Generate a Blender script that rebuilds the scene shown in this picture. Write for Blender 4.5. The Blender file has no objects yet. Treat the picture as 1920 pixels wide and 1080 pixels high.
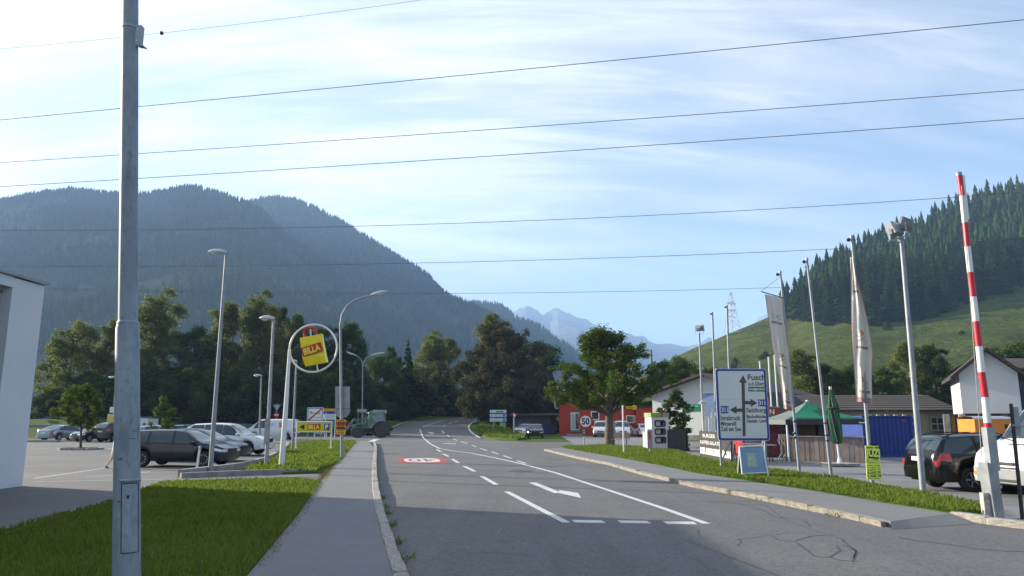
import bpy, bmesh, math, random
import numpy as np
from mathutils import Vector, Matrix, Euler

SC = bpy.context.scene
COL = SC.collection
R = math.radians
random.seed(7)
RNG = np.random.default_rng(7)

# ------------------------------------------------------------------ camera
EYE = 1.85                       # camera height in metres
FPX = 1390.0                     # focal length in pixels of the 1920 px wide photograph
PITCH = math.atan(248.0 / FPX)
cam_data = bpy.data.cameras.new("camera")
cam = bpy.data.objects.new("camera", cam_data)
COL.objects.link(cam)
cam_data.sensor_width = 36.0
cam_data.lens = FPX / 1920.0 * 36.0
cam_data.clip_start = 0.1
cam_data.clip_end = 30000.0
cam.location = (0, 0, EYE)
cam.rotation_euler = (math.pi / 2 + PITCH, 0, 0)
SC.camera = cam

# ------------------------------------------------------------------ sky, sun, exposure
SUN_AZ = R(-66.0)                # measured from +Y, negative = to the left
SUN_EL = R(17.6)
world = bpy.data.worlds.new("World")
SC.world = world
world.use_nodes = True
wn = world.node_tree
wn.nodes.clear()


def wnode(t, **kw):
    n = wn.nodes.new(t)
    for k, v in kw.items():
        setattr(n, k, v)
    return n


def wlink(a, b):
    wn.links.new(a, b)


def wmath(op, a=None, b=None, c=None, clamp=False):
    n = wnode("ShaderNodeMath", operation=op, use_clamp=clamp)
    for i, v in enumerate((a, b, c)):
        if v is None:
            continue
        if isinstance(v, (int, float)):
            n.inputs[i].default_value = v
        else:
            wlink(v, n.inputs[i])
    return n.outputs[0]


SKY_STRENGTH = 0.062
sky = wnode("ShaderNodeTexSky", sky_type="NISHITA")
sky.sun_disc = False
sky.sun_elevation = SUN_EL
sky.sun_rotation = SUN_AZ
sky.altitude = 750.0
sky.air_density = 1.0
sky.dust_density = 0.6
sky.ozone_density = 2.5
tc = wnode("ShaderNodeTexCoord")
sep = wnode("ShaderNodeSeparateXYZ")
wlink(tc.outputs["Generated"], sep.inputs[0])
zc = wmath("ADD", wmath("MAXIMUM", sep.outputs[2], 0.0), 0.30)
comb = wnode("ShaderNodeCombineXYZ")
wlink(wmath("DIVIDE", sep.outputs[0], zc), comb.inputs[0])
wlink(wmath("DIVIDE", sep.outputs[1], zc), comb.inputs[1])


def cloud_noise(scale, stretch, rot, loc, detail, rough, lo, hi, dist=0.0):
    mp = wnode("ShaderNodeMapping")
    mp.inputs["Rotation"].default_value = (0, 0, R(rot))
    mp.inputs["Scale"].default_value = (stretch[0], stretch[1], 1)
    mp.inputs["Location"].default_value = loc
    wlink(comb.outputs[0], mp.inputs[0])
    nz = wnode("ShaderNodeTexNoise")
    nz.inputs["Scale"].default_value = scale
    nz.inputs["Detail"].default_value = detail
    nz.inputs["Roughness"].default_value = rough
    nz.inputs["Distortion"].default_value = dist
    wlink(mp.outputs[0], nz.inputs["Vector"])
    mr = wnode("ShaderNodeMapRange", clamp=True)
    mr.interpolation_type = "SMOOTHSTEP"
    mr.inputs["From Min"].default_value = lo
    mr.inputs["From Max"].default_value = hi
    wlink(nz.outputs[0], mr.inputs[0])
    return mr.outputs[0]


veil = cloud_noise(1.1, (0.9, 1.5), -35, (3.1, 1.3, 0), 4, 0.5, 0.28, 0.70, 0.5)
streak = cloud_noise(2.2, (0.45, 1.9), -30, (0.4, 7.7, 0), 9, 0.60, 0.42, 0.74, 0.8)
wisp = cloud_noise(4.5, (0.4, 2.2), -52, (5.0, 2.2, 0), 10, 0.66, 0.42, 0.76, 1.0)
cl = wmath("ADD", wmath("MULTIPLY", veil, 0.34), wmath("MULTIPLY", streak, 0.46))
cl = wmath("ADD", cl, wmath("MULTIPLY", wmath("MULTIPLY", wisp, wmath("MULTIPLY_ADD", veil, 0.7, 0.3)), 0.55))
sdir = Vector((math.sin(SUN_AZ) * math.cos(SUN_EL), math.cos(SUN_AZ) * math.cos(SUN_EL), math.sin(SUN_EL)))
dotn = wnode("ShaderNodeVectorMath", operation="DOT_PRODUCT")
wlink(tc.outputs["Generated"], dotn.inputs[0])
dotn.inputs[1].default_value = sdir
fwd = wmath("POWER", wmath("MULTIPLY_ADD", dotn.outputs["Value"], 0.5, 0.5), 3.0)   # forward scattering of thin cloud
cl = wmath("ADD", cl, wmath("MULTIPLY", fwd, 0.40))
hz = wmath("POWER", wmath("SUBTRACT", 1.0, wmath("MAXIMUM", sep.outputs[2], 0.0)), 10.0)
cl = wmath("MINIMUM", wmath("ADD", cl, 0.05), 0.93)
cl = wmath("MULTIPLY", cl, wmath("SUBTRACT", 1.0, wmath("MULTIPLY", hz, 0.45)))
bright = wmath("MULTIPLY_ADD", fwd, 6.2, 3.5)
ccol = wnode("ShaderNodeVectorMath", operation="SCALE")
ccol.inputs[0].default_value = (0.94, 0.955, 1.0)
wlink(bright, ccol.inputs["Scale"])
mixc = wnode("ShaderNodeMix", data_type="RGBA")
wlink(cl, mixc.inputs[0])
wlink(sky.outputs[0], mixc.inputs[6])
wlink(ccol.outputs[0], mixc.inputs[7])
bg = wnode("ShaderNodeBackground")
bg.inputs["Strength"].default_value = SKY_STRENGTH
wlink(mixc.outputs[2], bg.inputs["Color"])
wo = wnode("ShaderNodeOutputWorld")
wlink(bg.outputs[0], wo.inputs["Surface"])

sun_data = bpy.data.lights.new("sun", "SUN")
sun_data.energy = 5.0
sun_data.angle = R(0.55)
sun_data.color = (1.0, 0.90, 0.74)
sun = bpy.data.objects.new("sun", sun_data)
COL.objects.link(sun)
sun.rotation_euler = (-sdir).to_track_quat("-Z", "Y").to_euler()
sun.location = (-60, 30, 60)

SC.view_settings.view_transform = "Standard"
SC.view_settings.look = "None"
SC.view_settings.gamma = 1.0
SC.view_settings.use_curve_mapping = False
SC.view_settings.exposure = 1.70
SC.render.engine = "CYCLES"
SC.cycles.use_denoising = True
SC.cycles.max_bounces = 6
SC.cycles.diffuse_bounces = 3
SC.cycles.glossy_bounces = 3
SC.cycles.transmission_bounces = 3
SC.cycles.volume_bounces = 1
SC.cycles.transparent_max_bounces = 6
SC.cycles.caustics_reflective = False
SC.cycles.caustics_refractive = False
SC.cycles.sample_clamp_indirect = 4.0


# ------------------------------------------------------------------ where a sight line meets the ground or a depth
def sight(x, y):
    a = (x - 960.0) / FPX
    b = (540.0 - y) / FPX
    c, s = math.cos(PITCH), math.sin(PITCH)
    return Vector((a, c - b * s, s + b * c))


def G(x, y, z=0.0):
    d = sight(x, y)
    t = (z - EYE) / d.z
    return Vector((d.x * t, d.y * t, z))


def P(x, y, Y):
    d = sight(x, y)
    t = Y / d.y
    return Vector((d.x * t, Y, EYE + d.z * t))


def face_cam(v):
    return -math.atan2(v[0], v[1])


# ------------------------------------------------------------------ materials
MATS = {}


def mat(name, col, rough=0.7, metal=0.0, var=0.12, scale=6.0, bump=0.0, bscale=60.0, spec=0.5, coat=0.0, coords="Object", col2=None, thr=(0.4, 0.6), emit=None, alpha=1.0, detail=4.0):
    if name in MATS:
        return MATS[name]
    m = bpy.data.materials.new(name)
    m.use_nodes = True
    nt = m.node_tree
    b = nt.nodes["Principled BSDF"]
    b.inputs["Roughness"].default_value = rough
    b.inputs["Metallic"].default_value = metal
    b.inputs["Specular IOR Level"].default_value = spec
    b.inputs["Coat Weight"].default_value = coat
    b.inputs["Coat Roughness"].default_value = 0.06
    b.inputs["Alpha"].default_value = alpha
    t = nt.nodes.new("ShaderNodeTexCoord")
    nz = nt.nodes.new("ShaderNodeTexNoise")
    nz.inputs["Scale"].default_value = scale
    nz.inputs["Detail"].default_value = detail
    nt.links.new(t.outputs[coords], nz.inputs["Vector"])
    c1 = tuple(max(0, min(1, c * (1 - var))) for c in col)
    c2 = tuple(max(0, min(1, c * (1 + var))) for c in (col if col2 is None else col2))
    if col2 is not None:
        c1 = col
    rp = nt.nodes.new("ShaderNodeValToRGB")
    rp.color_ramp.elements[0].position = thr[0] if col2 is not None else 0.3
    rp.color_ramp.elements[1].position = thr[1] if col2 is not None else 0.7
    rp.color_ramp.elements[0].color = (*c1, 1)
    rp.color_ramp.elements[1].color = (*c2, 1)
    nt.links.new(nz.outputs[0], rp.inputs[0])
    nt.links.new(rp.outputs[0], b.inputs["Base Color"])
    if bump > 0:
        n2 = nt.nodes.new("ShaderNodeTexNoise")
        n2.inputs["Scale"].default_value = bscale
        n2.inputs["Detail"].default_value = 5
        nt.links.new(t.outputs[coords], n2.inputs["Vector"])
        bp = nt.nodes.new("ShaderNodeBump")
        bp.inputs["Strength"].default_value = bump
        bp.inputs["Distance"].default_value = 0.02
        nt.links.new(n2.outputs[0], bp.inputs["Height"])
        nt.links.new(bp.outputs[0], b.inputs["Normal"])
    if emit:
        b.inputs["Emission Color"].default_value = (*emit[0], 1)
        b.inputs["Emission Strength"].default_value = emit[1]
    MATS[name] = m
    return m


def layered(name, base, layers, rough=0.9, bump=0.3, bscale=80.0, bdist=0.02, spec=0.3):
    """ground-like material: base colour, then (scale, lo, hi, colour, strength, stretch) noise layers in world metres"""
    if name in MATS:
        return MATS[name]
    m = bpy.data.materials.new(name)
    m.use_nodes = True
    nt = m.node_tree
    b = nt.nodes["Principled BSDF"]
    b.inputs["Roughness"].default_value = rough
    b.inputs["Specular IOR Level"].default_value = spec
    g = nt.nodes.new("ShaderNodeNewGeometry")
    prev = None
    for i, (scale, lo, hi, col, strength, stretch) in enumerate(layers):
        mp = nt.nodes.new("ShaderNodeMapping")
        mp.inputs["Scale"].default_value = stretch
        mp.inputs["Location"].default_value = (i * 13.7, i * 5.1, i * 2.3)
        nt.links.new(g.outputs["Position"], mp.inputs[0])
        nz = nt.nodes.new("ShaderNodeTexNoise")
        nz.inputs["Scale"].default_value = scale
        nz.inputs["Detail"].default_value = 6
        nz.inputs["Roughness"].default_value = 0.6
        nt.links.new(mp.outputs[0], nz.inputs["Vector"])
        mr = nt.nodes.new("ShaderNodeMapRange")
        mr.clamp = True
        mr.inputs["From Min"].default_value = lo
        mr.inputs["From Max"].default_value = hi
        mr.inputs["To Max"].default_value = strength
        nt.links.new(nz.outputs[0], mr.inputs[0])
        mx = nt.nodes.new("ShaderNodeMix")
        mx.data_type = "RGBA"
        nt.links.new(mr.outputs[0], mx.inputs[0])
        if prev is None:
            mx.inputs[6].default_value = (*base, 1)
        else:
            nt.links.new(prev, mx.inputs[6])
        mx.inputs[7].default_value = (*col, 1)
        prev = mx.outputs[2]
    nt.links.new(prev, b.inputs["Base Color"])
    if bump > 0:
        n2 = nt.nodes.new("ShaderNodeTexNoise")
        n2.inputs["Scale"].default_value = bscale
        n2.inputs["Detail"].default_value = 6
        nt.links.new(g.outputs["Position"], n2.inputs["Vector"])
        bp = nt.nodes.new("ShaderNodeBump")
        bp.inputs["Strength"].default_value = bump
        bp.inputs["Distance"].default_value = bdist
        nt.links.new(n2.outputs[0], bp.inputs["Height"])
        nt.links.new(bp.outputs[0], b.inputs["Normal"])
    MATS[name] = m
    return m


def leaf_mat(name, c1, c2, trans=0.35, scale=0.5, c3=None):
    if name in MATS:
        return MATS[name]
    m = bpy.data.materials.new(name)
    m.use_nodes = True
    nt = m.node_tree
    nt.nodes.clear()
    g = nt.nodes.new("ShaderNodeNewGeometry")
    rp = nt.nodes.new("ShaderNodeValToRGB")
    rp.color_ramp.elements[0].color = (*c1, 1)
    rp.color_ramp.elements[1].color = (*c2, 1)
    if c3:
        e = rp.color_ramp.elements.new(0.985)
        e.color = (*c2, 1)
        rp.color_ramp.elements[2].position = 0.99
        rp.color_ramp.elements[2].color = (*c3, 1)
    nz = nt.nodes.new("ShaderNodeTexNoise")
    nz.inputs["Scale"].default_value = scale
    nt.links.new(g.outputs["Position"], nz.inputs["Vector"])
    ad = nt.nodes.new("ShaderNodeMath")
    ad.operation = "MULTIPLY_ADD"
    ad.inputs[1].default_value = 0.6
    nt.links.new(g.outputs["Random Per Island"], ad.inputs[0])
    sb = nt.nodes.new("ShaderNodeMath")
    sb.operation = "MULTIPLY"
    sb.inputs[1].default_value = 0.42
    nt.links.new(nz.outputs[0], sb.inputs[0])
    nt.links.new(sb.outputs[0], ad.inputs[2])
    if c3:
        nt.links.new(g.outputs["Random Per Island"], rp.inputs[0])
    else:
        nt.links.new(ad.outputs[0], rp.inputs[0])
    d = nt.nodes.new("ShaderNodeBsdfDiffuse")
    tr = nt.nodes.new("ShaderNodeBsdfTranslucent")
    mx = nt.nodes.new("ShaderNodeMixShader")
    mx.inputs[0].default_value = trans
    nt.links.new(rp.outputs[0], d.inputs[0])
    nt.links.new(rp.outputs[0], tr.inputs[0])
    nt.links.new(d.outputs[0], mx.inputs[1])
    nt.links.new(tr.outputs[0], mx.inputs[2])
    o = nt.nodes.new("ShaderNodeOutputMaterial")
    nt.links.new(mx.outputs[0], o.inputs[0])
    MATS[name] = m
    return m


M_GALV = mat("galvanised_steel", (0.30, 0.32, 0.34), 0.5, 0.6, 0.22, 3.0, 0.05, 40)
M_GALV2 = mat("weathered_steel_post", (0.27, 0.29, 0.31), 0.55, 0.25, 0.16, 4.0, 0.06, 30)
M_WHITEM = mat("white_painted_metal", (0.74, 0.74, 0.72), 0.4, 0, 0.05, 3)
M_DARKM = mat("dark_metal", (0.035, 0.036, 0.04), 0.45, 0.4, 0.2, 4)
M_BLACK = mat("black_plastic", (0.012, 0.012, 0.013), 0.55, 0, 0.2, 8)
M_TYRE = mat("tyre_rubber", (0.016, 0.016, 0.017), 0.85, 0, 0.3, 9, 0.2, 60)
M_RIM = mat("alloy_rim", (0.62, 0.63, 0.65), 0.35, 0.35, 0.08, 5)
M_GLASS = mat("car_glass", (0.022, 0.038, 0.044), 0.03, 0, 0.35, 1.2, spec=0.75)
M_GLASSB = mat("window_glass", (0.03, 0.04, 0.05), 0.06, 0, 0.3, 1.0, spec=0.9)
M_LENS = mat("clear_lamp_lens", (0.62, 0.64, 0.66), 0.12, 0.3, 0.15, 20, spec=0.9)
M_TAIL = mat("red_lamp_lens", (0.42, 0.015, 0.012), 0.15, 0, 0.25, 14, spec=0.9)
M_AMBER = mat("amber_lens", (0.75, 0.22, 0.02), 0.2, 0, 0.15, 14)
M_PLATE = mat("number_plate_white", (0.75, 0.75, 0.72), 0.5, 0, 0.05, 20)
M_WHITE = mat("white_sign_paint", (0.78, 0.78, 0.77), 0.45, 0, 0.03, 4)
M_BLUE = mat("sign_blue", (0.02, 0.035, 0.30), 0.4, 0, 0.05, 5)
M_GREEN = mat("sign_green", (0.0, 0.16, 0.09), 0.45, 0, 0.05, 5)
M_YELLOW = mat("sign_yellow", (0.80, 0.58, 0.01), 0.45, 0, 0.05, 4)
M_RED = mat("sign_red", (0.50, 0.012, 0.015), 0.45, 0, 0.06, 4)
M_INK = mat("sign_black", (0.015, 0.014, 0.014), 0.5, 0, 0.1, 8)
M_BROWNINK = mat("sign_dark_grey", (0.07, 0.06, 0.055), 0.5, 0, 0.1, 8)
M_CONC = mat("concrete", (0.27, 0.26, 0.245), 0.9, 0, 0.25, 2.5, 0.3, 50)
M_KERB = mat("granite_kerb", (0.31, 0.285, 0.25), 0.85, 0, 0.35, 7, 0.5, 60)
M_WOOD = mat("weathered_boards", (0.24, 0.17, 0.14), 0.8, 0, 0.3, 3, 0.2, 30)
M_DWOOD = mat("dark_timber", (0.045, 0.035, 0.03), 0.85, 0, 0.3, 3, 0.2, 30)
M_BARK = mat("bark", (0.085, 0.065, 0.05), 0.95, 0, 0.35, 8, 0.6, 25)
M_BIRCHBARK = mat("birch_bark", (0.36, 0.34, 0.30), 0.85, 0, 0.4, 5, 0.3, 25)


# ------------------------------------------------------------------ mesh builder and object helpers
class MB:
    def __init__(self):
        self.v = []
        self.f = []
        self.mi = []

    def add(self, vs, fs, m=0):
        o = len(self.v)
        self.v += [tuple(p) for p in vs]
        self.f += [tuple(i + o for i in f) for f in fs]
        self.mi += [m] * len(fs)
        return self

    def box(self, c, s, rz=0.0, rx=0.0, ry=0.0, m=0):
        hx, hy, hz = s[0] / 2, s[1] / 2, s[2] / 2
        vs = [Vector((x, y, z)) for x in (-hx, hx) for y in (-hy, hy) for z in (-hz, hz)]
        e = Euler((rx, ry, rz)).to_matrix()
        vs = [e @ p + Vector(c) for p in vs]
        return self.add(vs, [(0, 1, 3, 2), (4, 6, 7, 5), (0, 4, 5, 1), (2, 3, 7, 6), (0, 2, 6, 4), (1, 5, 7, 3)], m)

    def bar(self, a, b, w, h=None, m=0):
        """rectangular bar from a to b"""
        a, b = Vector(a), Vector(b)
        h = w if h is None else h
        d = (b - a).normalized()
        u = d.cross(Vector((0, 0, 1)))
        if u.length < 1e-4:
            u = Vector((1, 0, 0))
        u.normalize()
        n = u.cross(d)
        vs = []
        for p in (a, b):
            for s, t in ((-1, -1), (1, -1), (1, 1), (-1, 1)):
                vs.append(p + u * (w / 2 * s) + n * (h / 2 * t))
        return self.add(vs, [(3, 2, 1, 0), (4, 5, 6, 7), (0, 1, 5, 4), (1, 2, 6, 5), (2, 3, 7, 6), (3, 0, 4, 7)], m)

    def tube(self, pts, rad, n=10, cap=True, m=0):
        pts = [Vector(p) for p in pts]
        if isinstance(rad, (int, float)):
            rad = [rad] * len(pts)
        vs, fs = [], []
        ref = None
        for i, p in enumerate(pts):
            a = pts[max(0, i - 1)]
            b = pts[min(len(pts) - 1, i + 1)]
            d = (b - a).normalized() if (b - a).length > 1e-9 else Vector((0, 0, 1))
            if ref is None:
                ref = Vector((1, 0, 0)) if abs(d.x) < 0.9 else Vector((0, 1, 0))
            u = (ref - d * ref.dot(d)).normalized()
            ref = u
            w = d.cross(u)
            for k in range(n):
                t = 2 * math.pi * k / n
                vs.append(p + (u * math.cos(t) + w * math.sin(t)) * rad[i])
        for i in range(len(pts) - 1):
            for k in range(n):
                k2 = (k + 1) % n
                fs.append((i * n + k, i * n + k2, (i + 1) * n + k2, (i + 1) * n + k))
        if cap:
            fs.append(tuple(range(n - 1, -1, -1)))
            fs.append(tuple((len(pts) - 1) * n + k for k in range(n)))
        return self.add(vs, fs, m)

    def lathe(self, prof, n=20, axis="Z", c=(0, 0, 0), m=0):
        """prof = [(radius, height)] turned about an axis through c"""
        vs, fs = [], []
        for r_, h in prof:
            for k in range(n):
                t = 2 * math.pi * k / n
                x, y = r_ * math.cos(t), r_ * math.sin(t)
                q = {"Z": (x, y, h), "Y": (x, h, y), "X": (h, x, y)}[axis]
                vs.append(Vector(q) + Vector(c))
        for i in range(len(prof) - 1):
            for k in range(n):
                k2 = (k + 1) % n
                fs.append((i * n + k, i * n + k2, (i + 1) * n + k2, (i + 1) * n + k))
        fs.append(tuple(range(n - 1, -1, -1)))
        fs.append(tuple((len(prof) - 1) * n + k for k in range(n)))
        return self.add(vs, fs, m)

    def prism(self, poly, z0, z1, m=0):
        n = len(poly)
        vs = [(p[0], p[1], z0) for p in poly] + [(p[0], p[1], z1) for p in poly]
        fs = [tuple(range(n - 1, -1, -1)), tuple(range(n, 2 * n))]
        fs += [(i, (i + 1) % n, n + (i + 1) % n, n + i) for i in range(n)]
        return self.add(vs, fs, m)

    def plate(self, poly, y0, y1, m=0):
        """polygon in the XZ plane with thickness along Y"""
        n = len(poly)
        vs = [(p[0], y0, p[1]) for p in poly] + [(p[0], y1, p[1]) for p in poly]
        fs = [tuple(range(n)), tuple(range(2 * n - 1, n - 1, -1))]
        fs += [(i, n + i, n + (i + 1) % n, (i + 1) % n) for i in range(n)]
        return self.add(vs, fs, m)

    def sheet(self, poly, z):
        n = len(poly)
        return self.add([(p[0], p[1], z) for p in poly], [tuple(range(n))])

    def grid(self, rows, m=0):
        nr, nc = len(rows), len(rows[0])
        vs = [p for r_ in rows for p in r_]
        fs = [(i * nc + j, i * nc + j + 1, (i + 1) * nc + j + 1, (i + 1) * nc + j) for i in range(nr - 1) for j in range(nc - 1)]
        return self.add(vs, fs, m)

    def mesh(self, name, smooth=None, fix=True):
        me = bpy.data.meshes.new(name)
        me.from_pydata(self.v, [], self.f)
        if any(self.mi):
            me.polygons.foreach_set("material_index", self.mi)
        if fix:
            bm = bmesh.new()
            bm.from_mesh(me)
            bmesh.ops.recalc_face_normals(bm, faces=bm.faces)
            bm.to_mesh(me)
            bm.free()
        if smooth:
            me.polygons.foreach_set("use_smooth", [True] * len(me.polygons))
            me.set_sharp_from_angle(angle=R(smooth))
        me.update()
        return me

    def build(self, name, m, parent=None, smooth=None, fix=True):
        me = self.mesh(name, smooth, fix)
        for x in (m if isinstance(m, (list, tuple)) else [m]):
            me.materials.append(x)
        return link(name, me, parent)


def link(name, data, parent=None, loc=None, rot=None):
    o = bpy.data.objects.new(name, data)
    COL.objects.link(o)
    o.parent = parent
    if loc is not None:
        o.location = loc
    if rot is not None:
        o.rotation_euler = rot
    return o


def tag(o, label, cat, group=None, kind=None):
    if label:
        o["label"] = label
    if cat:
        o["category"] = cat
    if group:
        o["group"] = group
    if kind:
        o["kind"] = kind
    return o


def thing(name, label, cat, loc=(0, 0, 0), rz=0.0, group=None):
    o = link(name, None, None, loc, (0, 0, rz))
    o.empty_display_size = 0.3
    return tag(o, label, cat, group)


def struct(name, o, kind="structure", label=None):
    o["kind"] = kind
    if label:
        o["label"] = label
    return o


def copy_tree(o, parent=None):
    c = o.copy()
    COL.objects.link(c)
    c.parent = parent
    for ch in list(o.children):
        copy_tree(ch, c)
    return c


_DG = None


def lettering(txt, size, m, parent, loc, rot=(math.pi / 2, 0, 0), width=None, align="CENTER", name="lettering", thick=0.0, bold=0.0, height=None):
    """flat letters as a mesh; loc is their centre; width squeezes them to that many metres"""
    cu = bpy.data.curves.new("txt", "FONT")
    cu.body = txt
    cu.size = size
    cu.align_x = "CENTER"
    cu.align_y = "CENTER"
    cu.resolution_u = 3
    cu.offset = bold
    cu.extrude = thick
    tmp = bpy.data.objects.new("txt", cu)
    COL.objects.link(tmp)
    dg = bpy.context.evaluated_depsgraph_get()
    me = bpy.data.meshes.new_from_object(tmp.evaluated_get(dg))
    bpy.data.objects.remove(tmp)
    bpy.data.curves.remove(cu)
    n = len(me.vertices)
    co = np.empty(n * 3)
    me.vertices.foreach_get("co", co)
    co = co.reshape(-1, 3)
    lo, hi = co.min(0), co.max(0)
    w = hi[0] - lo[0]
    if width:
        co[:, 0] = (co[:, 0] - (lo[0] + hi[0]) / 2) * (width / w)
        w = width
    else:
        co[:, 0] -= (lo[0] + hi[0]) / 2
    co[:, 1] -= (lo[1] + hi[1]) / 2
    if height:
        co[:, 1] *= height / (hi[1] - lo[1])
    if align == "LEFT":
        co[:, 0] += w / 2
    elif align == "RIGHT":
        co[:, 0] -= w / 2
    me.vertices.foreach_set("co", co.ravel())
    me.update()
    me.materials.clear()
    me.materials.append(m)
    me.name = name
    return link(name, me, parent, loc, rot)


def in_poly(px, py, poly):
    inside = np.zeros(len(px), bool)
    n = len(poly)
    j = n - 1
    for i in range(n):
        xi, yi = poly[i][0], poly[i][1]
        xj, yj = poly[j][0], poly[j][1]
        c = ((yi > py) != (yj > py)) & (px < (xj - xi) * (py - yi) / (yj - yi + 1e-12) + xi)
        inside ^= c
        j = i
    return inside


def raw_mesh(name, verts, faces_n, mats_):
    """verts (n,3); faces are consecutive runs of faces_n vertices"""
    me = bpy.data.meshes.new(name)
    nv = len(verts)
    nf = nv // faces_n
    me.vertices.add(nv)
    me.vertices.foreach_set("co", np.asarray(verts, dtype=np.float32).ravel())
    me.loops.add(nv)
    me.loops.foreach_set("vertex_index", np.arange(nv, dtype=np.int32))
    me.polygons.add(nf)
    me.polygons.foreach_set("loop_start", np.arange(0, nv, faces_n, dtype=np.int32))
    me.update(calc_edges=True)
    for m in mats_:
        me.materials.append(m)
    return me
# ================================================================== GROUND, ROADS, PAVEMENTS
M_ROAD = layered("road_asphalt", (0.105, 0.104, 0.104), [
    (0.35, 0.4, 0.62, (0.135, 0.132, 0.128), 0.7, (0.5, 1.5, 1)),
    (0.9, 0.46, 0.64, (0.145, 0.142, 0.138), 0.6, (1.0, 0.06, 1)),
    (1.3, 0.52, 0.66, (0.082, 0.082, 0.084), 0.6, (1.2, 0.10, 1)),
    (0.16, 0.52, 0.58, (0.125, 0.124, 0.122), 0.5, (1, 1, 1)),
    (1.6, 0.5, 0.7, (0.088, 0.088, 0.09), 0.5, (1, 1, 1)),
    (26.0, 0.46, 0.68, (0.22, 0.215, 0.205), 0.7, (1, 1, 1)),
    (11.0, 0.5, 0.66, (0.07, 0.07, 0.072), 0.6, (1, 1, 1))], 0.85, 0.35, 70, 0.012)
M_LOT = layered("lot_asphalt", (0.125, 0.122, 0.12), [
    (0.25, 0.4, 0.65, (0.175, 0.17, 0.166), 0.7, (1, 1, 1)),
    (2.2, 0.5, 0.72, (0.10, 0.10, 0.10), 0.5, (1, 1, 1)),
    (40.0, 0.5, 0.8, (0.19, 0.185, 0.18), 0.4, (1, 1, 1))], 0.88, 0.3, 60, 0.012)
M_RLOT = layered("yard_asphalt", (0.185, 0.182, 0.18), [
    (0.3, 0.4, 0.65, (0.23, 0.225, 0.22), 0.7, (0.7, 1.6, 1)),
    (1.8, 0.5, 0.72, (0.135, 0.134, 0.134), 0.5, (1, 1, 1)),
    (40.0, 0.5, 0.8, (0.25, 0.245, 0.24), 0.4, (1, 1, 1))], 0.88, 0.3, 60, 0.012)
M_WALK = layered("pavement_asphalt", (0.165, 0.165, 0.168), [
    (0.5, 0.4, 0.65, (0.20, 0.198, 0.195), 0.6, (1, 1, 1)),
    (60.0, 0.45, 0.7, (0.26, 0.255, 0.25), 0.5, (1, 1, 1)),
    (50.0, 0.55, 0.75, (0.09, 0.09, 0.092), 0.6, (1, 1, 1)),
    (3.0, 0.55, 0.72, (0.13, 0.13, 0.132), 0.5, (1, 1, 1))], 0.9, 0.45, 70, 0.012)
M_GRASS = layered("lawn_soil_and_grass", (0.055, 0.105, 0.014), [
    (0.6, 0.4, 0.65, (0.085, 0.125, 0.018), 0.7, (1, 1, 1)),
    (5.0, 0.45, 0.7, (0.035, 0.07, 0.012), 0.6, (1, 1, 1)),
    (25.0, 0.5, 0.75, (0.10, 0.15, 0.028), 0.5, (1, 1, 1))], 0.95, 0.8, 40, 0.03, 0.1)
M_MEADOW = layered("meadow_grass", (0.06, 0.10, 0.018), [
    (0.03, 0.4, 0.6, (0.085, 0.115, 0.022), 0.8, (1, 1, 1)),
    (0.3, 0.45, 0.7, (0.045, 0.075, 0.015), 0.6, (1, 1, 1)),
    (3.0, 0.45, 0.7, (0.09, 0.13, 0.03), 0.5, (1, 1, 1))], 0.95, 0.7, 3, 0.2, 0.1)
M_PAINT = layered("road_paint", (0.60, 0.60, 0.58), [
    (9.0, 0.48, 0.75, (0.30, 0.30, 0.29), 0.55, (1, 1, 1)),
    (40.0, 0.5, 0.8, (0.40, 0.40, 0.39), 0.5, (1, 1, 1))], 0.7, 0.2, 60, 0.01)
M_REDPAINT = layered("red_road_paint", (0.42, 0.06, 0.05), [
    (9.0, 0.48, 0.75, (0.22, 0.05, 0.045), 0.6, (1, 1, 1))], 0.75, 0.2, 60, 0.01)
M_TAR_AND_DARK = layered("bitumen_and_dark_line", (0.062, 0.062, 0.064), [(6.0, 0.4, 0.7, (0.085, 0.085, 0.086), 0.7, (1, 1, 1))], 0.55, 0.1, 40, 0.01)
M_BLUEPAINT = layered("pale_blue_paint", (0.30, 0.42, 0.55), [(6.0, 0.4, 0.7, (0.2, 0.25, 0.3), 0.7, (1, 1, 1))], 0.7, 0.1, 40, 0.01)


def gp(pts, z=0.0):
    return [G(x, y, z) for x, y in pts]


def ribbon(mb, pts, w, z):
    """flat strip along world points"""
    pts = [Vector((p[0], p[1], 0)) for p in pts]
    L_, R_ = [], []
    for i, p in enumerate(pts):
        d = (pts[min(i + 1, len(pts) - 1)] - pts[max(i - 1, 0)]).normalized()
        n = Vector((-d.y, d.x, 0)) * (w / 2)
        L_.append((p.x + n.x, p.y + n.y, z))
        R_.append((p.x - n.x, p.y - n.y, z))
    return mb.grid([L_, R_])


def resample(pts, step):
    out = [Vector(pts[0])]
    for a, b in zip(pts[:-1], pts[1:]):
        a, b = Vector(a), Vector(b)
        n = max(1, int((b - a).length / step))
        for i in range(1, n + 1):
            out.append(a.lerp(b, i / n))
    return out


g = MB().sheet([(-8900, -1400), (8900, -1400), (8900, 10900), (-8900, 10900)], -0.03).build("ground", M_MEADOW)
struct("ground", g)

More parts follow.
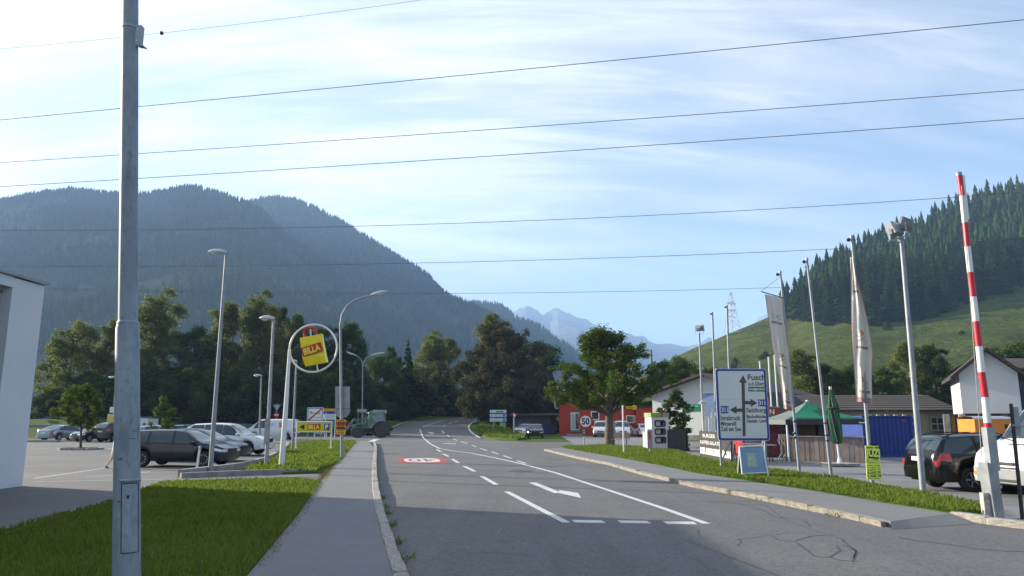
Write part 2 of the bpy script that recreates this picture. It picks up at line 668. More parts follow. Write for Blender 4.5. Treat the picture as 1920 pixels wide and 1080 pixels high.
# main road, junction and side street
lk = gp([(758, 1080), (740, 1030), (722, 975), (711, 930), (707, 900), (706, 870), (707, 842), (704, 832)])   # road side of the kerb
d0 = (lk[0] - lk[1]).normalized()
lk0 = lk[0] + d0 * 16
rk = gp([(1020, 845), (1085, 861), (1140, 872), (1200, 890), (1300, 914), (1400, 933), (1500, 954), (1600, 975), (1655, 989)])
rk2 = gp([(1780, 972), (1860, 985), (1925, 993), (2100, 1025)])
road_poly = [lk0] + lk + gp([(640, 828), (560, 830), (430, 832), (250, 826), (90, 823), (90, 817), (300, 818), (560, 819), (700, 817), (760, 815), (895, 815), (905, 820), (940, 826), (990, 829)])
road_poly += [Vector((60, 62, 0)), Vector((60, -14, 0))]
struct("road", MB().sheet(road_poly, 0.0).build("road", M_ROAD))
struct("parking_lot", MB().sheet(gp([(640, 829.5), (560, 831), (430, 833), (250, 827), (90, 824), (-300, 824)]) + [Vector((-40, 24, 0)), Vector((-15.2, 23, 0)), Vector((-14.3, 6, 0)), Vector((-14, -12, 0)), Vector((-3.6, -12, 0)), Vector((-5.5, 19.2, 0))], -0.004).build("parking_lot", M_LOT))
yard = gp([(1075, 838), (1140, 837), (1265, 846), (1310, 862), (1440, 885), (1500, 893), (1560, 902), (1650, 918), (1750, 937), (1850, 960), (1925, 985)]) + [Vector((34, 9.5, 0)), Vector((80, 30, 0)), Vector((70, 100, 0)), Vector((6, 100, 0)), Vector((5.0, 62, 0))]
struct("yard", MB().sheet(yard, 0.008).build("yard", M_RLOT))

# pavements
WZ = 0.12
lw = gp([(478, 1080), (560, 975), (600, 912), (632, 872), (660, 838)], 0.0)
lw0 = lw[0] + (lw[0] - lw[1]).normalized() * 14
kin = []
for i, p in enumerate([lk0] + lk[:-1]):
    q = ([lk0] + lk)[i + 1]
    d = (q - p).normalized()
    kin.append(p + Vector((-d.y, d.x, 0)) * 0.17)
walk_left = [lw0] + lw + gp([(672, 830.5), (690, 829.5)]) + [kin[-1]] + kin[::-1][1:]
struct("pavement_left", MB().prism(walk_left, -0.05, WZ).build("pavement_left", M_WALK))
rwin = gp([(1050, 842), (1100, 851), (1160, 862), (1230, 876), (1300, 892), (1400, 908), (1500, 924), (1600, 941), (1650, 951), (1720, 962), (1785, 973)])
off = []
for i, p in enumerate(rk):
    q = rk[min(i + 1, len(rk) - 1)]
    p0 = rk[max(i - 1, 0)]
    d = (q - p0).normalized()
    n = Vector((-d.y, d.x, 0))
    if n.y < 0:
        n = -n
    off.append(p + n * 0.15)
struct("pavement_right", MB().prism(off + rwin[::-1], -0.05, WZ - 0.02).build("pavement_right", M_WALK))
# sloping drop of the pavement to the yard entrance
ramp = [off[-1], rwin[-1], G(1828, 982), G(1672, 994)]
mb = MB()
mb.grid([[Vector((ramp[0].x, ramp[0].y, WZ - 0.021)).lerp(Vector((ramp[1].x, ramp[1].y, WZ - 0.021)), k / 4) for k in range(5)], [Vector((ramp[3].x, ramp[3].y, 0.004)).lerp(Vector((ramp[2].x, ramp[2].y, 0.004)), k / 4) for k in range(5)]])
struct("pavement_ramp", mb.build("pavement_ramp", M_WALK))

# kerbs: every stone a piece of its own


def kerb(name, line, w, h, stone, side=1.0, z0=-0.06, m=None, jit=0.012):
    root = link(name, None)
    struct(name, root)
    pts = resample(line, 0.05)
    acc, cur, k = 0.0, pts[0], 0
    start = pts[0]
    Ls = stone * random.uniform(0.75, 1.2)
    segs = []
    for a, b in zip(pts[:-1], pts[1:]):
        acc += (b - a).length
        if acc >= Ls:
            segs.append((start, b))
            start, acc = b, 0.0
            Ls = stone * random.uniform(0.7, 1.25)
    base = {}
    for i, (a, b) in enumerate(segs):
        d = (b - a)
        L = d.length
        key = i % 6
        if key not in base:
            bm_ = bmesh.new()
            bmesh.ops.create_cube(bm_, size=1.0)
            bmesh.ops.bevel(bm_, geom=list(bm_.edges), offset=0.07, segments=1, affect="EDGES")
            rr = random.Random(key + 5)
            for v_ in bm_.verts:
                v_.co += Vector((rr.uniform(-1, 1) * 0.012, rr.uniform(-1, 1) * 0.045, rr.uniform(-1, 1) * 0.02))
            me = bpy.data.meshes.new("kerb_stone")
            bm_.to_mesh(me)
            bm_.free()
            me.materials.append(m or M_KERB)
            base[key] = me
        o = link("kerb_stone", base[key], root)
        ang = math.atan2(d.y, d.x)
        n = Vector((-d.y, d.x, 0)).normalized() * (w / 2 * side)
        mid = (a + b) / 2 + n
        o.location = (mid.x, mid.y, (h + z0) / 2 + random.uniform(-jit, jit))
        o.rotation_euler = (random.uniform(-0.02, 0.02), random.uniform(-0.012, 0.012), ang + random.uniform(-0.012, 0.012))
        o.scale = (L - 0.018, w * random.uniform(0.92, 1.06), h - z0)
    return root


kerb("kerb_left", [lk0 + d0 * -7] + lk, 0.17, 0.145, 0.95, 1.0)
kerb("kerb_right", rk, 0.11, 0.105, 1.0, 1.0, m=mat("yellowed_kerb_granite", (0.25, 0.222, 0.18), 0.85, 0, 0.35, 5, 0.5, 60))
kerb("kerb_entrance", rk2, 0.2, 0.13, 0.9, 1.0)

# painted markings
mk = MB()
curve = gp([(795, 822), (806, 832), (824, 841), (850, 845.5), (882, 849.5), (930, 859), (977, 869.5), (1043, 887), (1137, 918), (1240, 952), (1325, 982)])
ribbon(mk, resample(curve, 0.7), 0.15, 0.004)
struct("road_marking_lane", mk.build("lane_line_marking", M_PAINT))
mk = MB()
for a, b in [((819, 843), (827, 847)), ((831, 851), (841, 856)), ((848, 861), (860, 868)), ((870, 874), (890, 884)), ((903, 893), (931, 909)), ((950, 922), (1062, 980))]:
    ribbon(mk, gp([a, b]), 0.15, 0.004)
for a, b in [((849, 823), (858, 826)), ((864, 828), (876, 832)), ((885, 835), (893, 838)), ((900, 840.5), (913, 845)), ((922, 847), (934, 851)), ((944, 854.5), (959, 859.5)), ((970, 864), (986, 869))]:
    ribbon(mk, gp([a, b]), 0.13, 0.004)
struct("road_marking_dashes", mk.build("dashed_line_marking", M_PAINT))
mk = MB()
for q in ([(1071, 975), (1128, 976), (1136, 981), (1079, 980)], [(1157, 976), (1213, 977), (1222, 982), (1165, 981)], [(1242, 977.5), (1300, 978.5), (1308, 983.5), (1251, 983)]):
    mk.sheet(gp(q), 0.0045)
struct("road_marking_stop", mk.build("stop_line_marking", M_PAINT))
mk = MB()
mk.add([(p.x, p.y, 0.004) for p in gp([(991, 905), (1005, 905), (1046, 921), (1052, 924), (1040, 925)])], [(0, 1, 2, 3, 4)])
mk.add([(p.x, p.y, 0.0042) for p in gp([(1049, 919), (1084, 924.5), (1090, 934), (1047, 924.5)])], [(0, 1, 2, 3)])
for dx, dy, s in ((831, 831, 0.42),):
    q = [(0, 0), (24, 0.5), (36, 3), (58, 4), (58, 8), (40, 6.5), (28, 6), (20, 3.5), (0, 2.5)]
    mk.add([(p.x, p.y, 0.004) for p in gp([(dx + x * s, dy + y * s * 0.55) for x, y in q])], [tuple(range(9))])
struct("road_marking_arrow", mk.build("turn_arrow_marking", M_PAINT))
mk = MB()
for pts, w in (([(740, 826), (860, 828), (977, 829.5)], 0.25), ([(696, 828), (706, 823.5)], 0.6)):
    ribbon(mk, resample(gp(pts), 2.0), w, 0.004)
struct("road_marking_edge", mk.build("edge_line_marking", M_PAINT))
# painted speed figure in a red ring
c = G(791, 863)
dirv = (G(786, 803) - G(706, 832)).normalized()
ang = math.atan2(lk[3].y - lk[6].y, lk[3].x - lk[6].x) + math.pi / 2
sm = thing("speed_marking", "red ring with white centre and number painted on the road", "road marking", (c.x, c.y, 0.004), ang)
sm["kind"] = "structure"
sm.scale = (0.94, 0.94, 1)
ring = [(1.22 * math.copysign(abs(math.cos(t)) ** 0.6, math.cos(t)), 2.6 * math.copysign(abs(math.sin(t)) ** 0.6, math.sin(t))) for t in [2 * math.pi * i / 40 for i in range(40)]]
MB().sheet(ring, 0.0).build("red_ring", M_REDPAINT, sm)
MB().sheet([(x * 0.72, y * 0.74) for x, y in ring], 0.004).build("white_centre", M_PAINT, sm)
t_ = lettering("40", 2.2, M_TAR_AND_DARK, sm, (0, 0, 0.008), (0, 0, 0), 1.35)
t_.scale = (1, 1.6, 1)
t_.rotation_euler = (0, 0, math.pi)
# parking bay lines
mk = MB()
for pts, w in (([(63, 897), (140, 886), (212, 875)], 0.1), ([(63, 903), (330, 898)], 0.08), ([(66, 846), (210, 842)], 0.1), ([(66, 841), (120, 840)], 0.1), ([(180, 845), (230, 838)], 0.1)):
    ribbon(mk, gp(pts), w, 0.0)
struct("parking_bay_marking", mk.build("parking_bay_marking", M_PAINT))
mk = MB()
for pts, w in (([(162, 893.5), (240, 890)], 0.22), ([(262, 886), (285, 885)], 0.35)):
    ribbon(mk, gp(pts), w, 0.0)
struct("parking_symbol_marking", mk.build("parking_symbol_marking", M_BLUEPAINT))

# bitumen seams, cracks and long dark lines on the carriageway
tar = MB()
RV = lambda x, y: (1300 + x * 0.323, 820 + y * 0.323)
for pts, w in (
        ([(250, 600), (290, 590), (430, 570), (560, 555), (700, 565), (800, 575)], 0.03),
        ([(460, 575), (500, 600), (590, 605), (640, 640), (700, 690), (800, 700), (860, 715), (960, 722)], 0.07),
        ([(590, 600), (680, 575), (800, 565), (860, 590), (900, 630), (945, 660), (930, 700)], 0.05),
        ([(830, 625), (850, 660), (790, 695)], 0.11),
        ([(860, 625), (910, 640), (950, 665), (925, 715)], 0.10),
        ([(-100, 580), (40, 625), (260, 715), (400, 765), (560, 830)], 0.09),
        ([(1180, 580), (1300, 600), (1500, 625), (1650, 650), (1800, 660), (1990, 665)], 0.11),
        ([(200, 375), (330, 400), (420, 430), (480, 465), (640, 480), (680, 520)], 0.05),
        ([(0, 370), (150, 375), (300, 388), (420, 392)], 0.05),
        ([(420, 395), (520, 470), (700, 545), (760, 560)], 0.03)):
    ribbon(tar, resample(gp([RV(*p) for p in pts]), 0.25), min(w, 0.07) * 0.42, 0.0035)
for pts, w in (
        ([(718, 875.5), (860, 880), (1065, 889)], 0.07), ([(990, 867.5), (1100, 872), (1190, 873)], 0.06),  # thin dark lines running long across the lanes
        ([(1262, 981), (1310, 994), (1307, 1001), (1320, 1010)], 0.02),
        ([(1385, 1010), (1390, 1016), (1382, 1022), (1400, 1026)], 0.02)):
    ribbon(tar, resample(gp(pts), 0.3), w, 0.0035)
struct("road_seam_and_dark_line", tar.build("road_seam_and_dark_line", M_TAR_AND_DARK))
mk = MB()
mk.sheet(gp([(952, 883), (975, 880.5), (1000, 884), (975, 886)]), 0.006)
struct("manhole_cover", mk.build("manhole_cover", M_DARKM))
mk = MB()
for pts in ([(820, 1000), (870, 1020), (880, 1033), (920, 1050)], [(905, 1008), (930, 1006), (940, 992)], [(860, 1022), (990, 1012)], [(880, 1034), (1000, 1040)]):
    ribbon(mk, resample(gp(pts), 0.3), 0.02, 0.0038)
struct("road_scuff", mk.build("road_scuff", mat("chalky_scuff", (0.17, 0.17, 0.172), 0.9, 0, 0.3, 20)))

# the road climbs gently beyond the junction
CL_Y = [900, 822, 815, 808, 800, 794, 788, 784, 780]
CL_D = [20, 75.6, 84, 93, 103, 111, 118, 123, 129]


def F(x, y):
    """point on the climbing ground beyond the junction"""
    return P(x, y, float(np.interp(-y, [-v for v in CL_Y], CL_D))) if y < 822 else G(x, y)


_zs = [(d, P(960, y, d).z) for y, d in zip(CL_Y[1:], CL_D[1:])]


def climb(Y):
    return float(np.interp(Y, [q[0] for q in _zs], [q[1] for q in _zs]))


edge_l = {822: 724, 815: 731, 808: 735, 803: 739, 799: 746, 795: 758, 792: 770, 789: 790, 786.5: 818, 784: 852, 781.5: 872}
edge_r = {822: 912, 815: 894, 808: 885, 803: 880, 799: 881, 795: 884, 792: 889, 789: 898, 786.5: 906, 784: 914, 781.5: 922}
rw, lw_, rw_ = [], [], []
for y in edge_l:
    dz = Vector((0, 0, 0.012 if y < 822 else 0.002))
    rw.append([F(edge_l[y] + (edge_r[y] - edge_l[y]) * k / 6, y) + dz for k in range(7)])
    lw_.append([F(edge_l[y] - 70 + 70 * k / 3, y) + Vector((0, 0, -0.02 + 0.25 * (3 - k) / 3)) for k in range(4)])
    rw_.append([F(edge_r[y] + 40 * k / 3, y) + Vector((0, 0, -0.03 + 0.04 * k)) for k in range(4)])
struct("road_far", MB().grid(rw).build("road_far", M_ROAD, smooth=80))
struct("verge_bend_left", MB().grid(lw_[2:]).build("verge_bend_left", M_GRASS, smooth=80))
struct("verge_bend_right", MB().grid(rw_[1:]).build("verge_bend_right", M_GRASS, smooth=80))


def ribbon_far(mb, px, w):
    pts_ = []
    for (x0, y0), (x1, y1) in zip(px[:-1], px[1:]):
        for k in range(6):
            pts_.append((x0 + (x1 - x0) * k / 6, y0 + (y1 - y0) * k / 6))
    pts_.append(px[-1])
    pw = [F(*p_) for p_ in pts_]
    L_, R_ = [], []
    for i, p_ in enumerate(pw):
        d = (pw[min(i + 1, len(pw) - 1)] - pw[max(i - 1, 0)])
        n = Vector((-d.y, d.x, 0)).normalized() * (w / 2)
        L_.append(p_ + n + Vector((0, 0, 0.03)))
        R_.append(p_ - n + Vector((0, 0, 0.03)))
    return mb.grid([L_, R_])


mk = MB()
for px_, w_ in (([(787, 805), (790, 813), (794, 821.8)], 0.16), ([(829, 808), (833, 813.5)], 0.16), ([(838, 816.5), (844, 820)], 0.14), ([(736, 801), (750, 795), (764, 791.5), (778, 789)], 0.22), ([(793, 800), (806, 796), (822, 791.5), (834, 789)], 0.18), ([(830, 800), (837, 797)], 0.18), ([(841, 795.5), (848, 793)], 0.18), ([(852, 791.5), (858, 789.5)], 0.18), ([(893, 789.5), (885, 793), (880, 797.5), (878.5, 802), (881, 808), (888, 814.5), (897, 820), (904, 823)], 0.22)):
    ribbon_far(mk, px_, w_)
for px_ in ([(800, 810.5), (806, 810.8), (811, 813.5)],):
    ribbon_far(mk, px_, 0.5)
struct("road_marking_far", mk.build("far_line_marking", M_PAINT))

# driveway path, low walls and lawn on the left
lawn1 = gp([(-420, 1085), (0, 1012), (215, 948), (300, 914), (335, 911), (560, 904.5), (598, 910)], 0.0)
lawn1 = [Vector((-12.5, 3, 0))] + [Vector((-13.0, 8.4, 0))] + lawn1[1:-1] + [lw[2], lw[1], lw[0], lw0]
lawn2 = gp([(592, 889), (470, 890), (455, 886), (500, 872), (528, 858), (541, 842), (548, 834), (600, 829), (668, 829.8), (655, 845), (632, 873)])
lawn3 = gp([(1068, 839.5), (1140, 838), (1265, 847), (1310, 863.5), (1440, 886.5), (1500, 894.5), (1560, 903.5), (1650, 919.5), (1750, 938), (1838, 956), (1842, 972)]) + rwin[::-1]
lawn4 = [F(x, y) for x, y in ((908, 820), (899, 812), (893, 803), (900, 797), (930, 799), (968, 809), (985, 821.5), (975, 825), (945, 824))]


def lawn(name, poly, z, amp=0.05, edge=0.7):
    poly = [Vector((p[0], p[1], 0)) for p in poly]
    me = bpy.data.meshes.new(name)
    bm_ = bmesh.new()
    vs = [bm_.verts.new((p.x, p.y, 0)) for p in poly]
    f = bm_.faces.new(vs)
    bmesh.ops.triangulate(bm_, faces=[f])
    for _ in range(5):
        es = [e for e in bm_.edges if e.calc_length() > edge]
        if not es:
            break
        bmesh.ops.subdivide_edges(bm_, edges=es, cuts=1)
        bmesh.ops.triangulate(bm_, faces=bm_.faces)
    from mathutils import noise
    for v_ in bm_.verts:
        bd = v_.is_boundary
        v_.co.z = z + (climb(v_.co.y) if v_.co.y > 70 else 0.0) + (0 if bd else amp * (noise.noise(v_.co * 0.8) + 0.5))
    # skirt down to the ground
    es = [e for e in bm_.edges if e.is_boundary]
    ret = bmesh.ops.extrude_edge_only(bm_, edges=es)
    for v_ in [x for x in ret["geom"] if isinstance(x, bmesh.types.BMVert)]:
        v_.co.z = -0.05
    bmesh.ops.recalc_face_normals(bm_, faces=bm_.faces)
    bm_.to_mesh(me)
    bm_.free()
    me.materials.append(M_GRASS)
    me.polygons.foreach_set("use_smooth", [True] * len(me.polygons))
    return struct(name, link(name, me))


lawn("lawn_near_left", lawn1, 0.07)
lawn("lawn_far_left", lawn2, 0.06)
lawn("verge_right", lawn3, WZ - 0.04)
lawn("verge_junction", lawn4, 0.08)
struct("footpath", MB().prism(gp([(330, 899), (600, 889), (610, 906), (562, 903), (330, 910)]), -0.04, 0.02).build("footpath", M_LOT))

M_BLADE = leaf_mat("grass_blades", (0.055, 0.115, 0.012), (0.225, 0.275, 0.05), 0.45, 0.7)
M_DRY = leaf_mat("dry_grass_blades", (0.12, 0.11, 0.04), (0.20, 0.17, 0.07), 0.3, 0.7)


def blades(name, label, poly, n, z, h=(0.035, 0.085), w=0.014, m=None, clump=0.0):
    xs = [p[0] for p in poly]
    ys = [p[1] for p in poly]
    got = np.zeros((0, 2))
    while len(got) < n:
        q = np.stack([RNG.uniform(min(xs), max(xs), n * 2), RNG.uniform(min(ys), max(ys), n * 2)], 1)
        got = np.concatenate([got, q[in_poly(q[:, 0], q[:, 1], poly)]])
    # nearer blades count more: keep in proportion to nearness
    dist = np.hypot(got[:, 0], got[:, 1])
    keep = RNG.uniform(0, 1, len(got)) < np.clip(14.0 / dist, 0.15, 1.0)
    got = got[keep][:n]
    k = len(got)
    a = RNG.uniform(0, 2 * math.pi, k)
    hh = RNG.uniform(h[0], h[1], k) * (0.6 + 0.8 * (np.sin(got[:, 0] * 1.7) * np.sin(got[:, 1] * 1.3) * 0.5 + 0.5))
    ww = w * RNG.uniform(0.7, 1.5, k) * np.clip(np.hypot(got[:, 0], got[:, 1]) / 14.0, 0.8, 2.5)
    zz = z + np.interp(got[:, 1], [q[0] for q in _zs], [q[1] for q in _zs])
    b0 = np.stack([got[:, 0] - np.cos(a) * ww, got[:, 1] - np.sin(a) * ww, zz - 0.01], 1)
    b1 = np.stack([got[:, 0] + np.cos(a) * ww, got[:, 1] + np.sin(a) * ww, zz - 0.01], 1)
    t = RNG.uniform(0, 2 * math.pi, k)
    tip = np.stack([got[:, 0] + np.cos(t) * hh * 0.55, got[:, 1] + np.sin(t) * hh * 0.55, zz + hh], 1)
    v = np.stack([b0, b1, tip], 1).reshape(-1, 3)
    o = link(name, raw_mesh(name, v, 3, [m or M_BLADE]))
    return tag(o, label, "grass", kind="stuff")


blades("grass", "short mown grass of the shaded lawn beside the near pole", lawn1, 90000, 0.08, (0.03, 0.075), 0.013)
blades("grass", "sunlit grass between the parking lot and pavement", lawn2, 26000, 0.08, (0.06, 0.14), 0.02)
blades("grass", "sunlit grass strip behind the kerb on the far side of the road", lawn3, 60000, WZ - 0.03)
blades("grass", "rough grass around the small yield sign", lawn4, 9000, 0.1, (0.12, 0.35), 0.03)
# weeds in the kerb joints and a ragged dry edge by the pavement
pts = []
for (a, b) in zip(lw[:-1], lw[1:]):
    for i in range(int((b - a).length * 130)):
        p = a.lerp(b, random.random())
        pts.append((p.x + 0.10 - abs(random.gauss(0, 0.16)), p.y + random.uniform(-0.06, 0.06)))
wk = []
for px_, py_ in ((745, 1020), (735, 985), (726, 965), (722, 952), (752, 1050), (716, 935), (1510, 953), (1520, 956), (1552, 964), (1572, 969), (1430, 938)):
    p = G(px_, py_)
    for i in range(26):
        wk.append((p.x + random.gauss(0, 0.06), p.y + random.gauss(0, 0.13)))


def tufts(name, label, pts, z, h, m):
    k = len(pts)
    got = np.array(pts)
    a = RNG.uniform(0, 6.28, k)
    hh = RNG.uniform(h[0], h[1], k)
    ww = 0.014
    b0 = np.stack([got[:, 0] - np.cos(a) * ww, got[:, 1] - np.sin(a) * ww, np.full(k, z)], 1)
    b1 = np.stack([got[:, 0] + np.cos(a) * ww, got[:, 1] + np.sin(a) * ww, np.full(k, z)], 1)
    t = RNG.uniform(0, 6.28, k)
    tip = np.stack([got[:, 0] + np.cos(t) * hh, got[:, 1] + np.sin(t) * hh, z + hh * 0.8], 1)
    o = link(name, raw_mesh(name, np.stack([b0, b1, tip], 1).reshape(-1, 3), 3, [m]))
    return tag(o, label, "weeds", kind="stuff")


tufts("weeds", "dry weeds along the lawn edge of the pavement", pts, 0.09, (0.03, 0.09), M_DRY)
blades("grass", "scattered dry blades in the shaded lawn", lawn1, 5000, 0.085, (0.04, 0.09), 0.012, M_DRY)
blades("grass", "scattered dry blades in the sunlit far verge", lawn3, 2500, WZ - 0.025, (0.04, 0.10), 0.012, M_DRY)
tufts("weeds", "small green weeds growing in the kerb gutter", wk, 0.0, (0.05, 0.16), M_BLADE)


def low_wall(label, px, h, w, z0=-0.05):
    root = thing("concrete_kerb_wall", label, "low wall", (0, 0, 0))
    pts = gp(px)
    pts = resample(pts, 1.6)
    for a, b in zip(pts[:-1], pts[1:]):
        d = (b - a)
        mb_ = MB()
        mb_.box(((a.x + b.x) / 2, (a.y + b.y) / 2, (h + z0) / 2), (d.length - 0.012, w, h - z0), math.atan2(d.y, d.x))
        mb_.build("concrete_block", M_CONC, root)
    return root


low_wall("low concrete wall along the shaded lawn below the footpath", [(290, 914), (330, 911), (440, 908), (560, 903)], 0.16, 0.16)
low_wall("low concrete kerb on the far side of the footpath", [(338, 897), (460, 891), (592, 887.5)], 0.17, 0.18)
low_wall("low concrete wall between parked cars and sunlit grass", [(338, 895), (400, 887), (452, 880), (496, 868), (526, 852), (540, 838), (534, 833)], 0.25, 0.2)
low_wall("long low edging between shaded driveway and lawn", [(-60, 1030), (0, 1010), (215, 947), (292, 915)], 0.13, 0.12)

# far bank beyond the side street
mb = MB()
bank_px = [(-260, 819), (90, 819), (300, 818.5), (450, 817), (560, 818), (640, 816), (700, 813)]
rows = [[], [], [], []]
for x, y in bank_px:
    a = G(x, y)
    dv = Vector((a.x, a.y, 0)).normalized()
    for i, (dd, z) in enumerate(((0, -0.02), (6, 1.0), (11, 2.0), (60, 2.2))):
        q = a + dv * dd
        rows[i].append((q.x, q.y, z * (1.0 if x < 560 else 0.35)))
mb.grid(rows)
struct("grass_bank", mb.build("grass_bank", M_MEADOW, smooth=60))

# ================================================================== MOUNTAINS AND HILL
from mathutils import noise as NZ
M_MTN = layered("wooded_mountainside", (0.022, 0.034, 0.018), [
    (0.004, 0.42, 0.6, (0.04, 0.052, 0.024), 0.8, (1, 1, 1)),
    (0.0035, 0.5, 0.64, (0.085, 0.098, 0.04), 0.8, (1, 1, 1.5)),
    (0.02, 0.4, 0.7, (0.014, 0.022, 0.013), 0.7, (1, 1, 1)),
    (0.06, 0.45, 0.7, (0.05, 0.062, 0.03), 0.45, (1, 1, 1))], 1.0, 1.0, 0.04, 12.0, 0.0)
M_PEAK = layered("rocky_peak", (0.055, 0.06, 0.045), [
    (0.0022, 0.42, 0.58, (0.15, 0.135, 0.115), 0.9, (1, 1, 2.0)),
    (0.005, 0.5, 0.62, (0.035, 0.045, 0.03), 0.8, (1, 1, 0.5)),
    (0.015, 0.45, 0.7, (0.2, 0.175, 0.14), 0.4, (1, 1, 1))], 1.0, 1.0, 0.01, 30.0, 0.0)
M_HILL = layered("hill_pasture", (0.078, 0.098, 0.022), [
    (0.012, 0.42, 0.62, (0.05, 0.068, 0.018), 0.85, (1, 1, 2.5)),
    (0.06, 0.44, 0.6, (0.036, 0.048, 0.016), 0.8, (1, 1, 3)),
    (0.25, 0.5, 0.66, (0.03, 0.048, 0.016), 0.6, (1, 1, 3)),
    (0.6, 0.5, 0.7, (0.12, 0.115, 0.045), 0.55, (1, 1, 3))], 1.0, 1.0, 0.35, 1.4, 0.0)


def ridge(name, px, depth, d0, m, power=1.3, amp=0.02, nrow=26, step=10, back=True, seed=0.0, gully=0.0, z0=-1.0, jag=0.0):
    xs = [p[0] for p in px]
    ys = [p[1] for p in px]
    ds = depth if isinstance(depth, (list, tuple)) else [depth] * len(px)
    cols = np.arange(xs[0], xs[-1] + 1, step)
    rows = [[] for _ in range(nrow + (3 if back else 0))]
    for cx in cols:
        cy = float(np.interp(cx, xs, ys))
        D = float(np.interp(cx, xs, ds))
        top = P(cx, cy, D)
        base0 = float(np.interp(cx, xs, d0)) if isinstance(d0, (list, tuple)) else d0
        for i in range(nrow):
            u = i / (nrow - 1)
            Y = base0 + (D - base0) * u
            X = top.x * Y / D
            z = top.z * (u ** power)
            s = math.sin(math.pi * min(1, u * 1.0)) ** 0.7
            n1 = NZ.fractal(Vector((X, Y, seed)) / (D * 0.18), 0.9, 2.1, 5)
            z += amp * top.z * n1 * (s + 0.12)
            if jag:
                z += jag * top.z * u * NZ.fractal(Vector((X, Y * 0.4, seed + 9)) / (D * 0.02), 0.8, 2.1, 4)
            if gully:
                z += gully * top.z * s * (abs(NZ.noise(Vector((X / (D * 0.07), Y / (D * 0.5), seed + 4)))) - 0.25)
            rows[i].append((X, Y, max(z, z0)))
        if back:
            for j, (k, q) in enumerate(((1.06, 0.93), (1.25, 0.7), (1.5, 0.2))):
                rows[nrow + j].append((top.x * k, D * k, top.z * q))
    mb_ = MB()
    mb_.grid(rows)
    o = mb_.build(name, m, smooth=80, fix=False)
    return struct(name, o), rows, cols


A_PX = [(-700, 470), (-400, 455), (-200, 420), (0, 380), (60, 368), (130, 360), (200, 366), (280, 368), (330, 356), (360, 353), (400, 362), (450, 378), (490, 398), (520, 430), (545, 452), (580, 475), (610, 498), (650, 540), (700, 590), (760, 650), (820, 705), (900, 770)]
A, rowsA, colsA = ridge("mountain_left", A_PX, 1500, 620, M_MTN, 1.0, 0.05, 34, 10, True, 1.0, 0.06)
B_PX = [(380, 420), (440, 388), (480, 378), (520, 374), (555, 379), (590, 393), (640, 420), (690, 450), (740, 482), (780, 505), (806, 524), (823, 546), (845, 561), (880, 574), (930, 600), (980, 640), (1040, 700), (1100, 760)]
B, rowsB, colsB = ridge("mountain_middle", B_PX, 1900, 1000, M_MTN, 1.1, 0.05, 28, 8, True, 3.0, 0.06)
C_PX = [(840, 600), (880, 570), (915, 573), (940, 578), (955, 588), (968, 602), (990, 608), (1010, 615), (1035, 634), (1070, 655), (1110, 690), (1150, 730), (1200, 770)]
C, rowsC, colsC = ridge("mountain_spur", C_PX, 2600, 1400, M_MTN, 1.0, 0.05, 22, 6, True, 5.0, 0.08)
D_PX = [(880, 640), (940, 598), (962, 587), (972, 580), (988, 576), (1000, 581), (1012, 589), (1019, 592), (1030, 585), (1046, 579), (1056, 586), (1066, 590), (1085, 593), (1102, 601), (1120, 612), (1142, 626), (1165, 627), (1182, 626), (1205, 632), (1232, 646), (1260, 646), (1290, 650), (1312, 643), (1328, 634), (1342, 641), (1380, 650), (1420, 602), (1437, 587), (1452, 594), (1500, 610), (1600, 640), (1800, 660), (2000, 640), (2400, 650)]
D_, rowsD, colsD = ridge("mountain_far_peaks", D_PX, 6500, 3400, M_PEAK, 1.0, 0.08, 40, 4, True, 9.0, 0.30, jag=0.035)
H_PX = [(960, 789), (1060, 775), (1130, 748), (1180, 718), (1230, 690), (1265, 670), (1300, 653), (1340, 637), (1370, 624), (1405, 610), (1440, 595), (1480, 578), (1520, 538), (1600, 486), (1700, 450), (1800, 402), (1920, 352), (2100, 310), (2400, 320)]
H_D = [400, 420, 430, 440, 450, 460, 470, 480, 490, 500, 510, 520, 545, 580, 620, 650, 690, 740, 800]
Hh, rowsH, colsH = ridge("hill_right", H_PX, H_D, 105, M_HILL, 1.6, 0.02, 60, 6, True, 12.0, 0.0)


def at_hill(rows, cols, cx, u):
    n = len(rows) - 3
    fu = max(0.0, min(u, 0.9999)) * (n - 1)
    i = int(fu)
    fc = (cx - cols[0]) / (cols[1] - cols[0])
    j = int(max(0, min(fc, len(cols) - 2)))
    tu, tc_ = fu - i, fc - j
    p = lambda a, b: Vector(rows[a][b])
    return p(i, j).lerp(p(i, j + 1), tc_).lerp(p(i + 1, j).lerp(p(i + 1, j + 1), tc_), tu)


def project(v):
    c, s = math.cos(PITCH), math.sin(PITCH)
    dz = v[2] - EYE
    d = v[1] * c + dz * s
    up = -v[1] * s + dz * c
    return 960 + FPX * v[0] / d, 540 - FPX * up / d


M_CONI = leaf_mat("conifer_needles", (0.012, 0.030, 0.010), (0.042, 0.075, 0.022), 0.15, 0.05)
M_LARCH = leaf_mat("larch_needles", (0.028, 0.055, 0.014), (0.075, 0.105, 0.03), 0.2, 0.05)
M_FARCONI = leaf_mat("distant_conifers", (0.008, 0.016, 0.009), (0.034, 0.046, 0.018), 0.0, 0.004)


